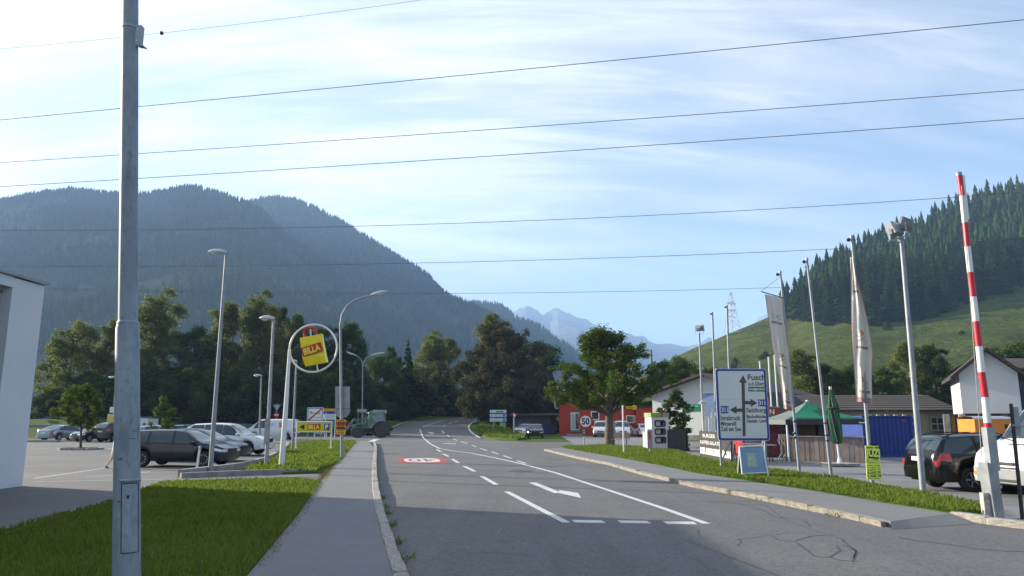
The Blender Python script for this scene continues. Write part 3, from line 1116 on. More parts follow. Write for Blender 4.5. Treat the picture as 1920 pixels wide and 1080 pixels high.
def far_cones(name, label, rows, cols, n, hgt, seed, crest=0.15):
    rr = random.Random(seed)
    vs = []
    nr = len(rows) - 3
    for _ in range(n):
        u = rr.random() ** 0.8 if rr.random() > crest else rr.uniform(0.985, 0.9999)
        u = max(0.01, u)
        p = at_hill(rows, cols, rr.uniform(cols[0], cols[-2]), u)
        if NZ.noise(p * 0.006) < -0.16 and u < 0.97 and rr.random() < 0.85:
            continue
        h = hgt * rr.uniform(0.55, 1.25)
        r_ = h * rr.uniform(0.16, 0.26)
        a0 = rr.random() * 6.28
        base = [p + Vector((math.cos(a0 + k * 2 * math.pi / 5) * r_, math.sin(a0 + k * 2 * math.pi / 5) * r_, h * 0.06)) for k in range(5)]
        tip = p + Vector((0, 0, h))
        for k in range(5):
            vs += [base[k], base[(k + 1) % 5], tip]
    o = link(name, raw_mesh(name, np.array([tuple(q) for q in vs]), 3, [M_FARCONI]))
    return tag(o, label, "forest", kind="stuff")


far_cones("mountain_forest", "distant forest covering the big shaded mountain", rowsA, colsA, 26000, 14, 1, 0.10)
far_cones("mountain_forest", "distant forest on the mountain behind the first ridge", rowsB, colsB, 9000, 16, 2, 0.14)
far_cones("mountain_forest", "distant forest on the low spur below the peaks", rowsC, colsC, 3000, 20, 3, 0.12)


def conifer_mesh(seed, H=22.0, W=3.4, m=None, whorls=17, per=9, bark=M_BARK):
    """spruce or larch: trunk and drooping boughs with a ragged outline"""
    rr = random.Random(seed)
    mb_ = MB()
    mb_.tube([(0, 0, -1), (0, 0, H * 0.5), (0, 0, H)], [H * 0.012, H * 0.008, 0.02], 5, m=1)
    for w_ in range(whorls):
        t = w_ / (whorls - 1)
        z = H * (0.08 + 0.9 * t)
        r_ = W * ((1 - t) ** 0.8) * (0.35 + 0.65 * min(1, t * 6 + 0.5)) + 0.15
        for k in range(per):
            a = 2 * math.pi * (k + rr.random()) / per
            L = r_ * rr.uniform(0.55, 1.12)
            dr = L * rr.uniform(0.1, 0.5)
            wd = L * rr.uniform(0.28, 0.42)
            d = Vector((math.cos(a), math.sin(a), 0))
            s = Vector((-d.y, d.x, 0))
            z1 = z + rr.uniform(-0.4, 0.4)
            p0 = Vector((0, 0, z1 + 0.25))
            tip = d * L + Vector((0, 0, z1 - dr))
            mid = d * L * 0.6 + Vector((0, 0, z1 - dr * 0.3))
            lo = d * L * 0.55 + Vector((0, 0, z1 - dr - L * 0.28))
            mb_.add([p0, mid + s * wd, tip, mid - s * wd, lo], [(0, 1, 2), (0, 2, 3), (1, 4, 2), (3, 2, 4)])
    me = mb_.mesh("conifer", fix=False)
    me.materials.append(m)
    me.materials.append(bark)
    return me


CON = [conifer_mesh(1, 22, 3.6, M_CONI, 22, 11), conifer_mesh(2, 22, 4.0, M_LARCH, 22, 11), conifer_mesh(3, 22, 3.0, M_CONI, 24, 10), conifer_mesh(4, 22, 4.4, M_LARCH, 20, 12)]
rr = random.Random(21)
spots = []
tries = 0
while len(spots) < 1700 and tries < 90000:
    tries += 1
    cx = rr.uniform(1462, 2330)
    u = rr.uniform(0.42, 1.0) ** 0.8
    p = at_hill(rowsH, colsH, cx, u)
    x, y = project(p)
    edge = np.interp(x, [1460, 1500, 1600, 1700, 1820, 1920, 2300], [585, 604, 606, 604, 598, 578, 560])
    if y > edge + rr.uniform(-3, 5) + 3 * math.sin(x * 0.09):
        continue
    if any(abs(p.x - q[0].x) + abs(p.y - q[0].y) < 4.0 for q in spots[-300:]):
        continue
    spots.append((p, x, y))
spots.sort(key=lambda s: s[0].y)
vis = [s for s in spots if s[1] < 1935]
single, rest = vis[:295], vis[295:] + [s for s in spots if s[1] >= 1935]
for i, (p, x, y) in enumerate(single):
    o = link("hillside_conifer", CON[rr.choice([0, 1, 1, 2, 3, 3, 1])], None, (p.x, p.y, p.z - 0.5), (rr.uniform(-.03, .03), rr.uniform(-.03, .03), rr.uniform(0, 6.28)))
    s = rr.choice([0.5, 0.7, 0.85, 1.0, 1.15]) * rr.uniform(0.85, 1.15)
    k_w = rr.uniform(1.15, 2.0)
    o.scale = (s * k_w, s * k_w, s)
    tag(o, "conifer standing in the dense forest on the sunlit hillside", "conifer", "conifers of the hillside forest")
vs = []
for p, x, y in rest:
    h = 22 * rr.uniform(0.6, 1.15)
    for lvl in range(5):
        z0, z1, r_ = p.z + h * (0.02 + 0.18 * lvl), p.z + h * (0.40 + 0.15 * lvl), h * 0.22 * (1 - lvl * 0.17)
        a0 = rr.random() * 6.28
        rad = [r_ * rr.uniform(0.6, 1.25) for _ in range(8)]
        base = [Vector((p.x + math.cos(a0 + k * .785) * rad[k], p.y + math.sin(a0 + k * .785) * rad[k], z0 + rr.uniform(-.6, .6))) for k in range(8)]
        for k in range(8):
            vs += [base[k], base[(k + 1) % 8], Vector((p.x, p.y, z1))]
tag(link("hill_forest", raw_mesh("hill_forest", np.array([tuple(q) for q in vs]), 3, [M_CONI])), "deeper part of the conifer forest up the hill", "forest", kind="stuff")

# scattered bushes on the pasture
# haze in the valley air
HAZE = 0.00019
hb = MB().box((0, 2000, 0), (1, 1, 1))
hb.v = [(x, y, z) for x in (-9000, 9000) for y in (-1500, 11000) for z in (-4, 1080)]
hz_o = hb.build("haze", None or mat("unused_haze_surface", (0.5, 0.5, 0.5)))
hm = bpy.data.materials.new("valley_haze")
hm.use_nodes = True
hm.node_tree.nodes.clear()
pv = hm.node_tree.nodes.new("ShaderNodeVolumePrincipled")
pv.inputs["Color"].default_value = (0.42, 0.64, 1.0, 1)
pv.inputs["Density"].default_value = HAZE
pv.inputs["Anisotropy"].default_value = 0.1
ho = hm.node_tree.nodes.new("ShaderNodeOutputMaterial")
hm.node_tree.links.new(pv.outputs[0], ho.inputs["Volume"])
hz_o.data.materials.clear()
hz_o.data.materials.append(hm)
tag(hz_o, "thin bluish haze filling the valley air", "haze", kind="stuff")
# ================================================================== TREES
def leaf_cloud(rr, clusters, n, size, droop=0.0):
    """diamond leaves spread through clumps (x, y, z, radius, zfactor); leaf faces turn outward from their clump"""
    cl_ = np.array([c[:5] for c in clusters])
    vol = cl_[:, 3] ** 2.0
    idx = rr.choice(len(cl_), n, p=vol / vol.sum())
    d = rr.normal(size=(n, 3))
    d /= np.linalg.norm(d, axis=1)[:, None]
    rad = rr.uniform(0.05, 1.0, n) ** 0.5 * rr.uniform(0.8, 1.25, n)
    c = cl_[idx]
    p = c[:, :3] + d * (c[:, 3] * rad)[:, None] * np.stack([np.ones(n), np.ones(n), c[:, 4]], 1)
    if droop:
        p[:, 2] -= droop * rad ** 2 * c[:, 3] * rr.uniform(0.0, 1.6, n)
    nn = d * 0.9 + np.array([0, 0, 0.35]) + rr.normal(size=(n, 3)) * 0.55
    nn /= np.linalg.norm(nn, axis=1)[:, None]
    u = rr.normal(size=(n, 3))
    if droop:
        u[:, 2] *= 2.0
    u -= nn * (u * nn).sum(1)[:, None]
    u /= np.linalg.norm(u, axis=1)[:, None]
    w = np.cross(nn, u)
    s = size * rr.uniform(0.6, 1.4, n)
    u *= s[:, None]
    w *= (s * 0.58)[:, None]
    v = np.stack([p - u, p + w, p + u, p - w], 1)
    return v.reshape(-1, 3)


def tree_mesh(seed, H, W, z0, prof, ncl, n, leaf, cr=0.2, droop=0.0, trunk_r=None, limbs=0, squash=0.85, up=0.45):
    """trunk, limbs and leaf clumps strung along the limbs; prof = [(height fraction, width fraction)]"""
    rr = np.random.default_rng(seed)
    r2 = random.Random(seed)
    ts = [p[0] for p in prof]
    ws = [p[1] for p in prof]
    mb_ = MB()
    tr = trunk_r or H * 0.018
    bend = [r2.uniform(-0.02, 0.02) * H for _ in range(4)]
    axis = lambda z: Vector((bend[0] * math.sin(z / H * 3), bend[1] * math.sin(z / H * 2.2 + 1) - bend[1] * math.sin(1), z))
    zs = [-0.3, z0 * 0.5, z0, z0 + (H - z0) * 0.35, z0 + (H - z0) * 0.7, H * 0.95]
    rs = [tr * 1.45, tr * 1.02, tr * 0.92, tr * 0.6, tr * 0.3, tr * 0.06]
    mb_.tube([axis(z) for z in zs], rs, 9)
    cls = []
    nl = max(8, ncl // 4)
    for k in range(nl):
        tt = (k + r2.uniform(0.1, 0.9)) / nl
        wr = W * float(np.interp(tt, ts, ws)) * r2.uniform(0.68, 1.18)
        a = k * 2.39996 + r2.uniform(-0.6, 0.6)
        ze = z0 + (H - z0) * min(1.0, tt * 0.97 + 0.01)
        zs0 = max(z0 * 0.72, ze - wr * up - (H - z0) * 0.06)
        A = axis(min(zs0, H * 0.9))
        B = Vector((math.cos(a) * wr, math.sin(a) * wr, ze)) + Vector((axis(ze).x, axis(ze).y, 0))
        Mi = A.lerp(B, 0.55) + Vector((r2.uniform(-.05, .05) * W, r2.uniform(-.05, .05) * W, (B.z - A.z) * 0.10))
        lr = tr * 0.52 * (1.0 - 0.7 * tt)
        mb_.tube([A, Mi, B], [lr, lr * 0.55, lr * 0.12], 6)
        m_ = max(2, ncl // nl)
        for j in range(m_):
            f = 0.38 + 0.66 * (j + r2.random()) / m_
            q_ = (A.lerp(Mi, f / 0.55) if f < 0.55 else Mi.lerp(B, (f - 0.55) / 0.45))
            rc = W * cr * r2.uniform(0.5, 1.3) * (1.15 - 0.4 * f)
            cls.append((q_.x + r2.gauss(0, 0.55) * rc, q_.y + r2.gauss(0, 0.55) * rc, q_.z + r2.gauss(0.15, 0.5) * rc, rc, squash * r2.uniform(0.7, 1.35)))
    tp = axis(H * 0.95)
    for j in range(3):
        rc = W * cr * r2.uniform(0.35, 0.6)
        cls.append((tp.x + r2.gauss(0, 0.3) * rc, tp.y + r2.gauss(0, 0.3) * rc, H - rc * (0.7 + 1.3 * j), rc, 1.4))
    return mb_, leaf_cloud(rr, cls, n, leaf, droop)


OVAL = [(0, 0.35), (0.12, 0.75), (0.35, 1.0), (0.6, 0.92), (0.85, 0.55), (1.0, 0.15)]
FLAME = [(0, 0.6), (0.2, 1.0), (0.45, 0.85), (0.7, 0.55), (0.9, 0.28), (1.0, 0.1)]
ROUND = [(0, 0.55), (0.2, 0.95), (0.5, 1.0), (0.75, 0.8), (0.92, 0.5), (1.0, 0.25)]
BUSH = [(0, 0.9), (0.3, 1.0), (0.6, 0.85), (0.85, 0.5), (1.0, 0.2)]

M_BIRCH = leaf_mat("birch_leaves", (0.08, 0.115, 0.028), (0.23, 0.25, 0.075), 0.52, 0.35)
M_LEAFD = leaf_mat("dark_broad_leaves", (0.026, 0.054, 0.015), (0.09, 0.125, 0.035), 0.42, 0.35)
M_LEAFM = leaf_mat("mid_green_leaves", (0.038, 0.075, 0.016), (0.11, 0.15, 0.035), 0.35, 0.35)
M_LEAFL = leaf_mat("light_green_leaves", (0.06, 0.11, 0.02), (0.15, 0.20, 0.045), 0.4, 0.6)
M_COPPER = leaf_mat("bronze_maple_leaves", (0.042, 0.040, 0.02), (0.145, 0.132, 0.066), 0.25, 0.5)
M_ROWAN = leaf_mat("rowan_leaves", (0.04, 0.085, 0.016), (0.13, 0.18, 0.034), 0.35, 0.7, (0.45, 0.07, 0.015))

PROTO = {}


def proto(kind):
    if kind in PROTO:
        return PROTO[kind]
    spec = {
        "birch": dict(seed=3, H=18, W=4.0, z0=2.0, prof=FLAME, ncl=110, n=27000, leaf=0.15, cr=0.29, droop=0.8, m=M_BIRCH, bark=M_BIRCHBARK),
        "birch2": dict(seed=5, H=18, W=3.4, z0=2.5, prof=FLAME, ncl=96, n=23000, leaf=0.15, cr=0.31, droop=0.9, m=M_BIRCH, bark=M_BIRCHBARK),
        "willow": dict(seed=9, H=14, W=5.0, z0=1.0, prof=ROUND, ncl=120, n=27000, leaf=0.15, cr=0.25, droop=0.7, m=M_BIRCH, bark=M_BARK),
        "dark": dict(seed=11, H=15, W=4.6, z0=1.2, prof=OVAL, ncl=100, n=24000, leaf=0.155, cr=0.27, m=M_LEAFD, bark=M_BARK),
        "dark2": dict(seed=13, H=16, W=4.2, z0=1.5, prof=ROUND, ncl=100, n=24000, leaf=0.155, cr=0.27, m=M_LEAFD, bark=M_BARK),
        "mid": dict(seed=15, H=14, W=4.8, z0=1.5, prof=OVAL, ncl=100, n=24000, leaf=0.155, cr=0.25, m=M_LEAFM, bark=M_BARK),
        "mid2": dict(seed=17, H=12, W=4.5, z0=1.0, prof=ROUND, ncl=90, n=22000, leaf=0.15, cr=0.22, m=M_LEAFM, bark=M_BARK),
        "bush": dict(seed=19, H=6, W=4.0, z0=0.1, prof=BUSH, ncl=80, n=16000, leaf=0.145, cr=0.26, m=M_LEAFD, bark=M_BARK),
        "copper": dict(seed=23, H=14, W=7.0, z0=1.6, prof=ROUND, ncl=230, n=60000, leaf=0.165, cr=0.155, m=M_COPPER, bark=M_BARK, limbs=14),
        "rowan": dict(seed=29, H=8.4, W=3.7, z0=3.0, prof=[(0, 0.8), (0.2, 1.0), (0.42, 0.95), (0.65, 0.7), (0.85, 0.45), (1.0, 0.2)], ncl=190, n=42000, leaf=0.08, cr=0.155, up=0.75, m=M_ROWAN, bark=mat("rowan_bark", (0.13, 0.105, 0.08), 0.95, 0, 0.35, 8, 0.6, 25), limbs=14, trunk_r=0.24),
        "lot": dict(seed=31, H=4.4, W=1.35, z0=1.7, prof=[(0, 0.45), (0.2, 0.9), (0.45, 1.0), (0.7, 0.7), (0.9, 0.35), (1, 0.15)], ncl=60, n=5600, leaf=0.08, cr=0.26, m=M_LEAFL, bark=M_BARK, trunk_r=0.055, limbs=6),
        "lot2": dict(seed=33, H=3.6, W=1.0, z0=0.6, prof=OVAL, ncl=50, n=4600, leaf=0.08, cr=0.28, m=M_LEAFL, bark=M_BARK, trunk_r=0.05, limbs=6),
        "sapling": dict(seed=37, H=4.4, W=1.15, z0=0.9, prof=[(0, 0.5), (0.3, 0.8), (0.6, 1.0), (0.85, 0.7), (1, 0.3)], ncl=110, n=7000, leaf=0.075, cr=0.24, m=M_LEAFD, bark=M_BARK, trunk_r=0.05, limbs=9),
    }[kind]
    m, bark = spec.pop("m"), spec.pop("bark")
    tb, v = tree_mesh(**spec)
    tm = tb.mesh("trunk", 60)
    tm.materials.append(bark)
    PROTO[kind] = (tm, raw_mesh("crown", v, 4, [m]), spec["H"], spec["W"])
    return PROTO[kind]


def tree(kind, name, label, base, height, half, rz=None, group=None, cat="tree"):
    tm, cm, H, W = proto(kind)
    root = thing(name, label, cat, base, random.uniform(0, 6.28) if rz is None else rz, group)
    root.scale = (half / W, half / W, height / H)
    link("trunk", tm, root)
    link("crown", cm, root)
    return root


def tree_at(kind, name, label, px, top, hw, Y, z=0.0, **kw):
    b = P(px, 700, Y)
    t = P(px, top, Y)
    b = P(px + (px - 960) * -0.00, 780, Y)
    return tree(kind, name, label, (t.x, Y, z), t.z - z, hw * Y / FPX * 1.2, **kw)


ORD = ["first", "second", "third", "fourth", "fifth", "sixth", "seventh", "eighth", "ninth", "tenth", "eleventh"]
RW = "row of trees beyond the guard rail"
for k, lab, px, top, hw, Y in (
        ("willow", "pale broad tree at the left end of the row, beside the white building", 142, 606, 58, 104),
        ("birch2", "slim birch half hidden behind the near grey pole", 214, 598, 34, 108),
        ("birch", "tall light birch standing apart, between near pole and first car park lamp", 303, 555, 50, 106),
        ("dark", "dark lower tree between the two tall birches of the row", 368, 622, 52, 103),
        ("birch2", "light birch behind the tall car park lamp", 428, 566, 44, 108),
        ("birch", "tallest light birch of the row, right of the tall lamp", 487, 556, 42, 107),
        ("dark2", "dark pointed tree behind the second car park lamp", 523, 575, 34, 112),
        ("birch2", "small light birch crown above the round sign", 556, 588, 34, 108),
        ("dark", "dark tree behind the round sign", 598, 622, 50, 104),
        ("dark2", "dark round tree beside the single arm street lamp", 650, 606, 50, 106)):
    tree_at(k, "row_tree", lab, px, top, hw, Y, 1.6, group=RW)
sh = "shrubs under the tree row"
for i, (px, top, hw, Y) in enumerate(((110, 735, 55, 100), (170, 705, 60, 101), (235, 700, 60, 100), (290, 690, 60, 101), (350, 702, 60, 99), (408, 690, 60, 100), (465, 695, 60, 99), (520, 692, 60, 100), (580, 705, 58, 98), (635, 700, 55, 99), (680, 712, 45, 100))):
    tree_at("bush", "shrub", ORD[i] + " dark shrub from the left, in the shade under the tree row", px, top, hw, Y, 1.4, group=sh, cat="shrub")
MG = "trees at the road bend"
for k, lab, px, top, hw, Y in (
        ("mid", "mid green tree at the road bend above the tractor", 712, 668, 44, 118),
        ("dark2", "dark narrow tree beside the spruce at the road bend", 737, 650, 26, 124),
        ("birch", "light birch at the road bend, right of the spruce", 808, 628, 44, 128),
        ("birch2", "slim light tree beside the birch at the road bend", 840, 634, 32, 133),
        ("birch2", "green pointed tree rising behind the bronze tree", 925, 588, 46, 135),
        ("dark", "dark green tree behind the right side of the bronze tree", 1012, 648, 62, 128),
        ("mid", "dark tree above the timber shed left of the red house", 1062, 690, 50, 132),
        ("dark", "dark tree seen between the bronze tree and the shed", 975, 700, 50, 124)):
    tree_at(k, "bend_tree", lab, px, top, hw, Y, 1.2, group=MG)
t = P(766, 628, 120)
for nm, lab, (px, top, W_, Y) in (("spruce_tree", "dark pointed spruce at the road bend left of the birch", (766, 630, 0.85, 120)), ("spruce_tree", "smaller dark spruce beside the taller spruce at the road bend", (728, 664, 0.8, 122))):
    t = P(px, top, Y)
    root = thing(nm, lab, "spruce", (t.x, Y, 0.3), 0.4)
    s = (t.z - 0.3) / 22
    root.scale = (s * W_, s * W_, s)
    c_ = conifer_mesh(40 + int(px), 22, 3.9, M_CONI, 24, 11)
    link("crown", c_, root)
for i, (px, top, hw, Y) in enumerate(((690, 735, 40, 112), (735, 720, 45, 119), (780, 715, 48, 126), (828, 718, 44, 131), (866, 735, 28, 138))):
    tree_at("bush", "shrub", ORD[i] + " dark shrub from the left along the road bend, beyond the tractor", px, top, hw, Y, 1.3, group="shrubs at the road bend", cat="shrub")
for i, (px, top, hw, Y) in enumerate(((915, 770, 16, 118), (985, 745, 40, 112), (1030, 740, 40, 116))):
    tree_at("bush", "shrub", ORD[i] + " shrub from the left between bronze tree and timber shed", px, top, hw, Y, 0.0, group="shrubs near the shed", cat="shrub")
tree_at("copper", "bronze_maple", "large bronze leaved tree standing at the junction above direction boards", 934, 618, 80, 108, 0.9, rz=0.6)
b = G(1143, 836)
tree("rowan", "rowan_tree", "rowan tree with orange berries standing by the bench", (b.x, b.y, 0.08), P(1143, 622, b.y).z, 4.5, 1.1)
HG = "trees at the foot of the hill"
for k, lab, px, top, hw, Y in (
        ("mid", "light tree behind the roof of the white house", 1268, 668, 44, 100),
        ("mid2", "bushy tree right behind the white house ridge", 1320, 690, 40, 104),
        ("mid2", "low tree between white house and rowan", 1240, 690, 40, 98),
        ("birch2", "slender tree above the green tent, left of the second flagpole", 1498, 655, 42, 92),
        ("dark", "dark tree behind the long workshop, above the closed parasol", 1545, 690, 46, 92),
        ("mid", "round green tree behind the workshop left of the tall flag", 1590, 684, 46, 94),
        ("mid2", "green tree behind the workshop, right of the tall flag", 1652, 690, 46, 92),
        ("birch2", "tall slim tree behind the floodlight mast", 1700, 640, 36, 96),
        ("dark2", "tall dark tree left of the white gable", 1748, 645, 40, 94),
        ("mid", "tree behind the white gable roof", 1800, 690, 40, 96),
        ("mid", "bushy tree right of the white gable roof", 1900, 642, 60, 98)):
    tree_at(k, "hill_foot_tree", lab, px, top, hw, Y, 0.0, group=HG)
b = G(151, 843)
tree("lot", "parking_lot_tree", "small lollipop tree growing from a kerbed island in the car park", (b.x, b.y, 0.05), P(151, 724, b.y).z, 1.62, 0.3)
b = G(299, 836)
tree("lot2", "parking_lot_tree", "small pointed tree behind the parked dark estate cars", (b.x, b.y, 0.0), P(299, 748, b.y).z, 0.98, 0.3)
b = G(1276, 846)
tree("sapling", "sapling", "slim dark leaved sapling beside the dark box", (b.x + 0.1, b.y + 1.3, 0.0), P(1272, 733, b.y).z, 1.05, 0.3)
b = G(1285, 846)
tree("bush", "shrub", "small dark creeper bush at the corner of the dark box", (b.x + 0.05, b.y + 0.5, 0.0), 1.35, 0.35, 0.3, cat="shrub")

rb_ = random.Random(5)
for i in range(34):
    p_ = at_hill(rowsH, colsH, rb_.uniform(1240, 1900), rb_.uniform(0.12, 0.62))
    x_, y_ = project(p_)
    if y_ < 612:
        continue
    sz = rb_.uniform(0.9, 3.2)
    tree("bush", "shrub", "small dark bush growing on the open hill pasture", (p_.x, p_.y, p_.z - 0.3), sz * rb_.uniform(0.8, 1.5), sz * 0.8, group="bushes scattered on the hill pasture", cat="shrub")
# ================================================================== VEHICLES
def paint(name, col, rough=0.28, metal=0.0, coat=0.8):
    return mat("paint_" + name, col, rough, metal, 0.04, 1.5, coat=coat)


def make_car(root, sp):
    """sp: L W R wheels(front, rear) sill top=[(x,z)] belt=[(x,z)] win=[(xa0,xb0,xa1,xb1)...] screen=(x0,x1) rear=(x0,x1)"""
    L, W, Rw = sp["L"], sp["W"], sp["R"]
    pm = sp["paint"]
    tx, tz = zip(*sp["top"])
    bx_, bz = zip(*sp["belt"])
    Ra = Rw + 0.055
    xf, xr = sp["wheels"]
    sill = sp.get("sill", 0.24)
    tum = sp.get("tumble", 0.34)

    def top(x):
        return float(np.interp(x, tx, tz))

    def low(x):
        e = abs(x) / (L / 2)
        z = sill + 0.10 * max(0, e - 0.86) / 0.14
        for c in (xf, xr):
            if abs(x - c) < Ra:
                z = max(z, Rw + math.sqrt(Ra * Ra - (x - c) ** 2))
        return z

    def S(x, t, s, off=0.0):
        e = abs(x) / (L / 2)
        w = W / 2 * (1 - 0.05 * e ** 4 - sp.get("round", 0.13) * e ** 14)
        zt = top(x)
        zb = min(float(np.interp(x, bx_, bz)), zt - 0.015)
        zl = min(low(x), zb - 0.02)
        g_ = zt - zb
        yt = max(w * 0.5, w * 0.95 - tum * g_)
        pts = [(w * 0.90, zl), (w * 0.975, zl + .25 * (zb - zl)), (w, zl + .55 * (zb - zl)), (w * 0.985, zl + .85 * (zb - zl)), (w * 0.955, zb),
               (w * 0.95 - tum * g_ * 0.42, zb + .5 * g_), (yt + 0.01, zb + .88 * g_), (yt * 0.78, zb + 0.985 * g_), (0, zt)]
        i = int(min(t, 7.999))
        f = t - i
        y = pts[i][0] * (1 - f) + pts[i + 1][0] * f
        z = pts[i][1] * (1 - f) + pts[i + 1][1] * f
        if off:
            dy, dz = pts[i + 1][0] - pts[i][0], pts[i + 1][1] - pts[i][1]
            l_ = math.hypot(dy, dz) or 1
            ny, nz = dz / l_, -dy / l_
            y += ny * off
            z += nz * off
        return (x, y * s, z)

    st = list(np.linspace(-L / 2, L / 2, 61))
    for c in (xf, xr):
        st += list(c + Ra * np.cos(np.linspace(0, math.pi, 13))) + [c - Ra - 0.002, c + Ra + 0.002]
    st += [x for x in tx if abs(x) < L / 2]
    st = sorted(set(round(float(x), 4) for x in st if abs(x) <= L / 2 + 1e-6))
    mb_ = MB()
    nt = 9
    rows = []
    for x in st:
        rows.append([S(x, t, 1) for t in range(nt)] + [S(x, t, -1) for t in range(nt - 2, -1, -1)])
    mb_.grid(rows)
    n = 2 * nt - 1
    N = len(st)
    mb_.f.append(tuple(range(n)))
    mb_.mi.append(0)
    mb_.f.append(tuple((N - 1) * n + k for k in range(n)))
    mb_.mi.append(0)
    body = mb_.build("body", pm, root, smooth=38)
    # dark floor and wheel housings
    MB().box((0, 0, sill + 0.17), (L * 0.93, W - 0.46, 0.36)).build("underbody", M_BLACK, root)

    def panel(name, x0, x1, t0, t1, s, m, nx=8, ntt=4, off=0.006, parent=root, x0t=None, x1t=None):
        r_ = []
        x0t = x0 if x0t is None else x0t
        x1t = x1 if x1t is None else x1t
        for j in range(ntt + 1):
            v = j / ntt
            a, b_ = x0 + (x0t - x0) * v, x1 + (x1t - x1) * v
            t_ = t0 + (t1 - t0) * v
            r_.append([S(a + (b_ - a) * i / nx, t_, s, off) for i in range(nx + 1)])
        return MB().grid(r_).build(name, m, parent, smooth=40)

    def across(name, x0, x1, tt, m, off=0.007):
        r_ = []
        for i in range(7):
            x = x0 + (x1 - x0) * i / 6
            r_.append([S(x, t, 1, off) for t in np.linspace(tt, 8, 6)] + [S(x, t, -1, off) for t in np.linspace(8, tt, 6)[1:]])
        return MB().grid(r_).build(name, m, root, smooth=40)

    for q in sp["win"]:
        for s in (1, -1):
            fr = panel("window_frame", q[0] - 0.035, q[1] + 0.03, 4.02, 6.05, s, M_BLACK, x0t=q[2] - 0.035, x1t=q[3] + 0.03, off=0.004)
            panel("side_window", q[0], q[1], 4.14, 5.93, s, M_GLASS, x0t=q[2], x1t=q[3], off=0.011)
    if sp.get("screen"):
        across("windscreen", sp["screen"][0], sp["screen"][1], sp.get("screen_t", 6.15), M_GLASS)
    if sp.get("rear"):
        across("rear_window", sp["rear"][0], sp["rear"][1], 6.15, M_GLASS)
    trim = sp.get("bumper_mat")
    hx0, hx1, ht0, ht1 = sp.get("head", (L / 2 - 0.42, L / 2 - 0.06, 2.75, 3.9))
    rx0, rx1, rt0, rt1 = sp.get("tail", (-L / 2 + 0.03, -L / 2 + 0.30, 2.5, 4.0))
    for s in (1, -1):
        hl = panel("headlight", hx0, hx1, ht0, ht1, s, M_LENS, 4, 3, 0.010)
        tl = panel("tail_light", rx0, rx1, rt0, rt1, s, M_TAIL, 4, 3, 0.010)
        if sp.get("amber"):
            panel("indicator", hx0 - 0.02, hx1, ht0 - 0.62, ht0 - 0.06, s, M_AMBER, 4, 2, 0.010, hl)
        # front and rear faces of the lamps wrap round the ends
        zf = S(hx1, (ht0 + ht1) / 2, s)
        zr = S(rx0, (rt0 + rt1) / 2, s)
        hh = abs(S(hx1, ht1, s)[2] - S(hx1, ht0, s)[2]) * 0.9
        hr = abs(S(rx0, rt1, s)[2] - S(rx0, rt0, s)[2]) * 0.9
        MB().box((L / 2 - 0.045, s * W * 0.33, zf[2]), (0.11, W * 0.17, max(0.11, hh))).build("lamp_front", M_LENS, hl)
        if sp.get("amber"):
            MB().box((L / 2 - 0.04, s * W * 0.33, zf[2] - max(0.11, hh) * 0.5 - 0.06), (0.12, W * 0.17, 0.09)).build("indicator_front", M_AMBER, hl)
        MB().box((-L / 2 + 0.085, s * W * 0.385, zr[2] + 0.02), (0.14, W * 0.10, max(0.14, hr))).build("lamp_rear", M_TAIL, tl)
        # mirrors
        mx = sp.get("mirror", sp["win"][0][1] - 0.12)
        p = S(mx, 4.15, s)
        mm = MB()
        mm.lathe([(0.02, -0.09), (0.075, -0.06), (0.085, 0.0), (0.07, 0.07), (0.02, 0.09)], 10, "Y", (p[0], p[1] + s * 0.13, p[2] + 0.06))
        mm.bar((p[0], p[1] - s * 0.02, p[2]), (p[0], p[1] + s * 0.1, p[2] + 0.04), 0.05)
        mm.build("wing_mirror", sp.get("mirror_mat", pm), root, smooth=50)
        for dx in sp.get("doors", ()):
            a = S(dx, 3.2, s, 0.02)
            MB().box((a[0] - 0.12, a[1], a[2]), (0.17, 0.03, 0.028)).build("door_handle", trim or pm, root)
            ln = [S(dx, t, s, 0.004) for t in (0.4, 1, 2, 3, 4)]
            MB().tube(ln, 0.006, 4, False).build("door_seam", M_BLACK, root)
    # plates, grille, bumpers
    zf = top(L / 2 - 0.02)
    gz = sp.get("grille", (0.62, 0.16))
    MB().box((L / 2 - 0.012, 0, gz[0]), (0.05, W * 0.44, gz[1])).build("grille", M_BLACK, root)
    MB().box((L / 2 + 0.008, 0, sp.get("plate_f", 0.42)), (0.03, 0.52, 0.11)).build("number_plate", M_PLATE, root)
    MB().box((-L / 2 - 0.008, 0, sp.get("plate_r", 0.78)), (0.03, 0.52, 0.11)).build("number_plate", M_PLATE, root)
    for s in (1, -1):
        bm2 = MB()
        x1 = s * (L / 2 + 0.03)
        x0 = s * (L / 2 - 0.20)
        z0, z1 = sill + 0.06, sp.get("bumper_top", 0.56)
        ww = W * 0.475
        pl = [(x0, ww), (s * (L / 2 - 0.06), ww * 0.97), (x1, ww * 0.74), (x1, -ww * 0.74), (s * (L / 2 - 0.06), -ww * 0.97), (x0, -ww)]
        bm2.prism(pl, z0, z1)
        bm2.build("bumper", trim or pm, root, smooth=30)
    if sp.get("rails"):
        for s in (1, -1):
            xa, xb = sp["rails"]
            rp_ = []
            for i, x in enumerate(np.linspace(xa, xb, 7)):
                q = S(float(x), 6.7, s)
                rp_.append((q[0], q[1], q[2] + (0.0 if i in (0, 6) else 0.055)))
            MB().tube(rp_, 0.016, 6).build("roof_rail", M_BLACK if not sp.get("rail_mat") else sp["rail_mat"], root, smooth=40)
    # wheels
    key = ("wheel", round(Rw, 3), sp.get("spokes", 7), sp.get("rim", "alloy"))
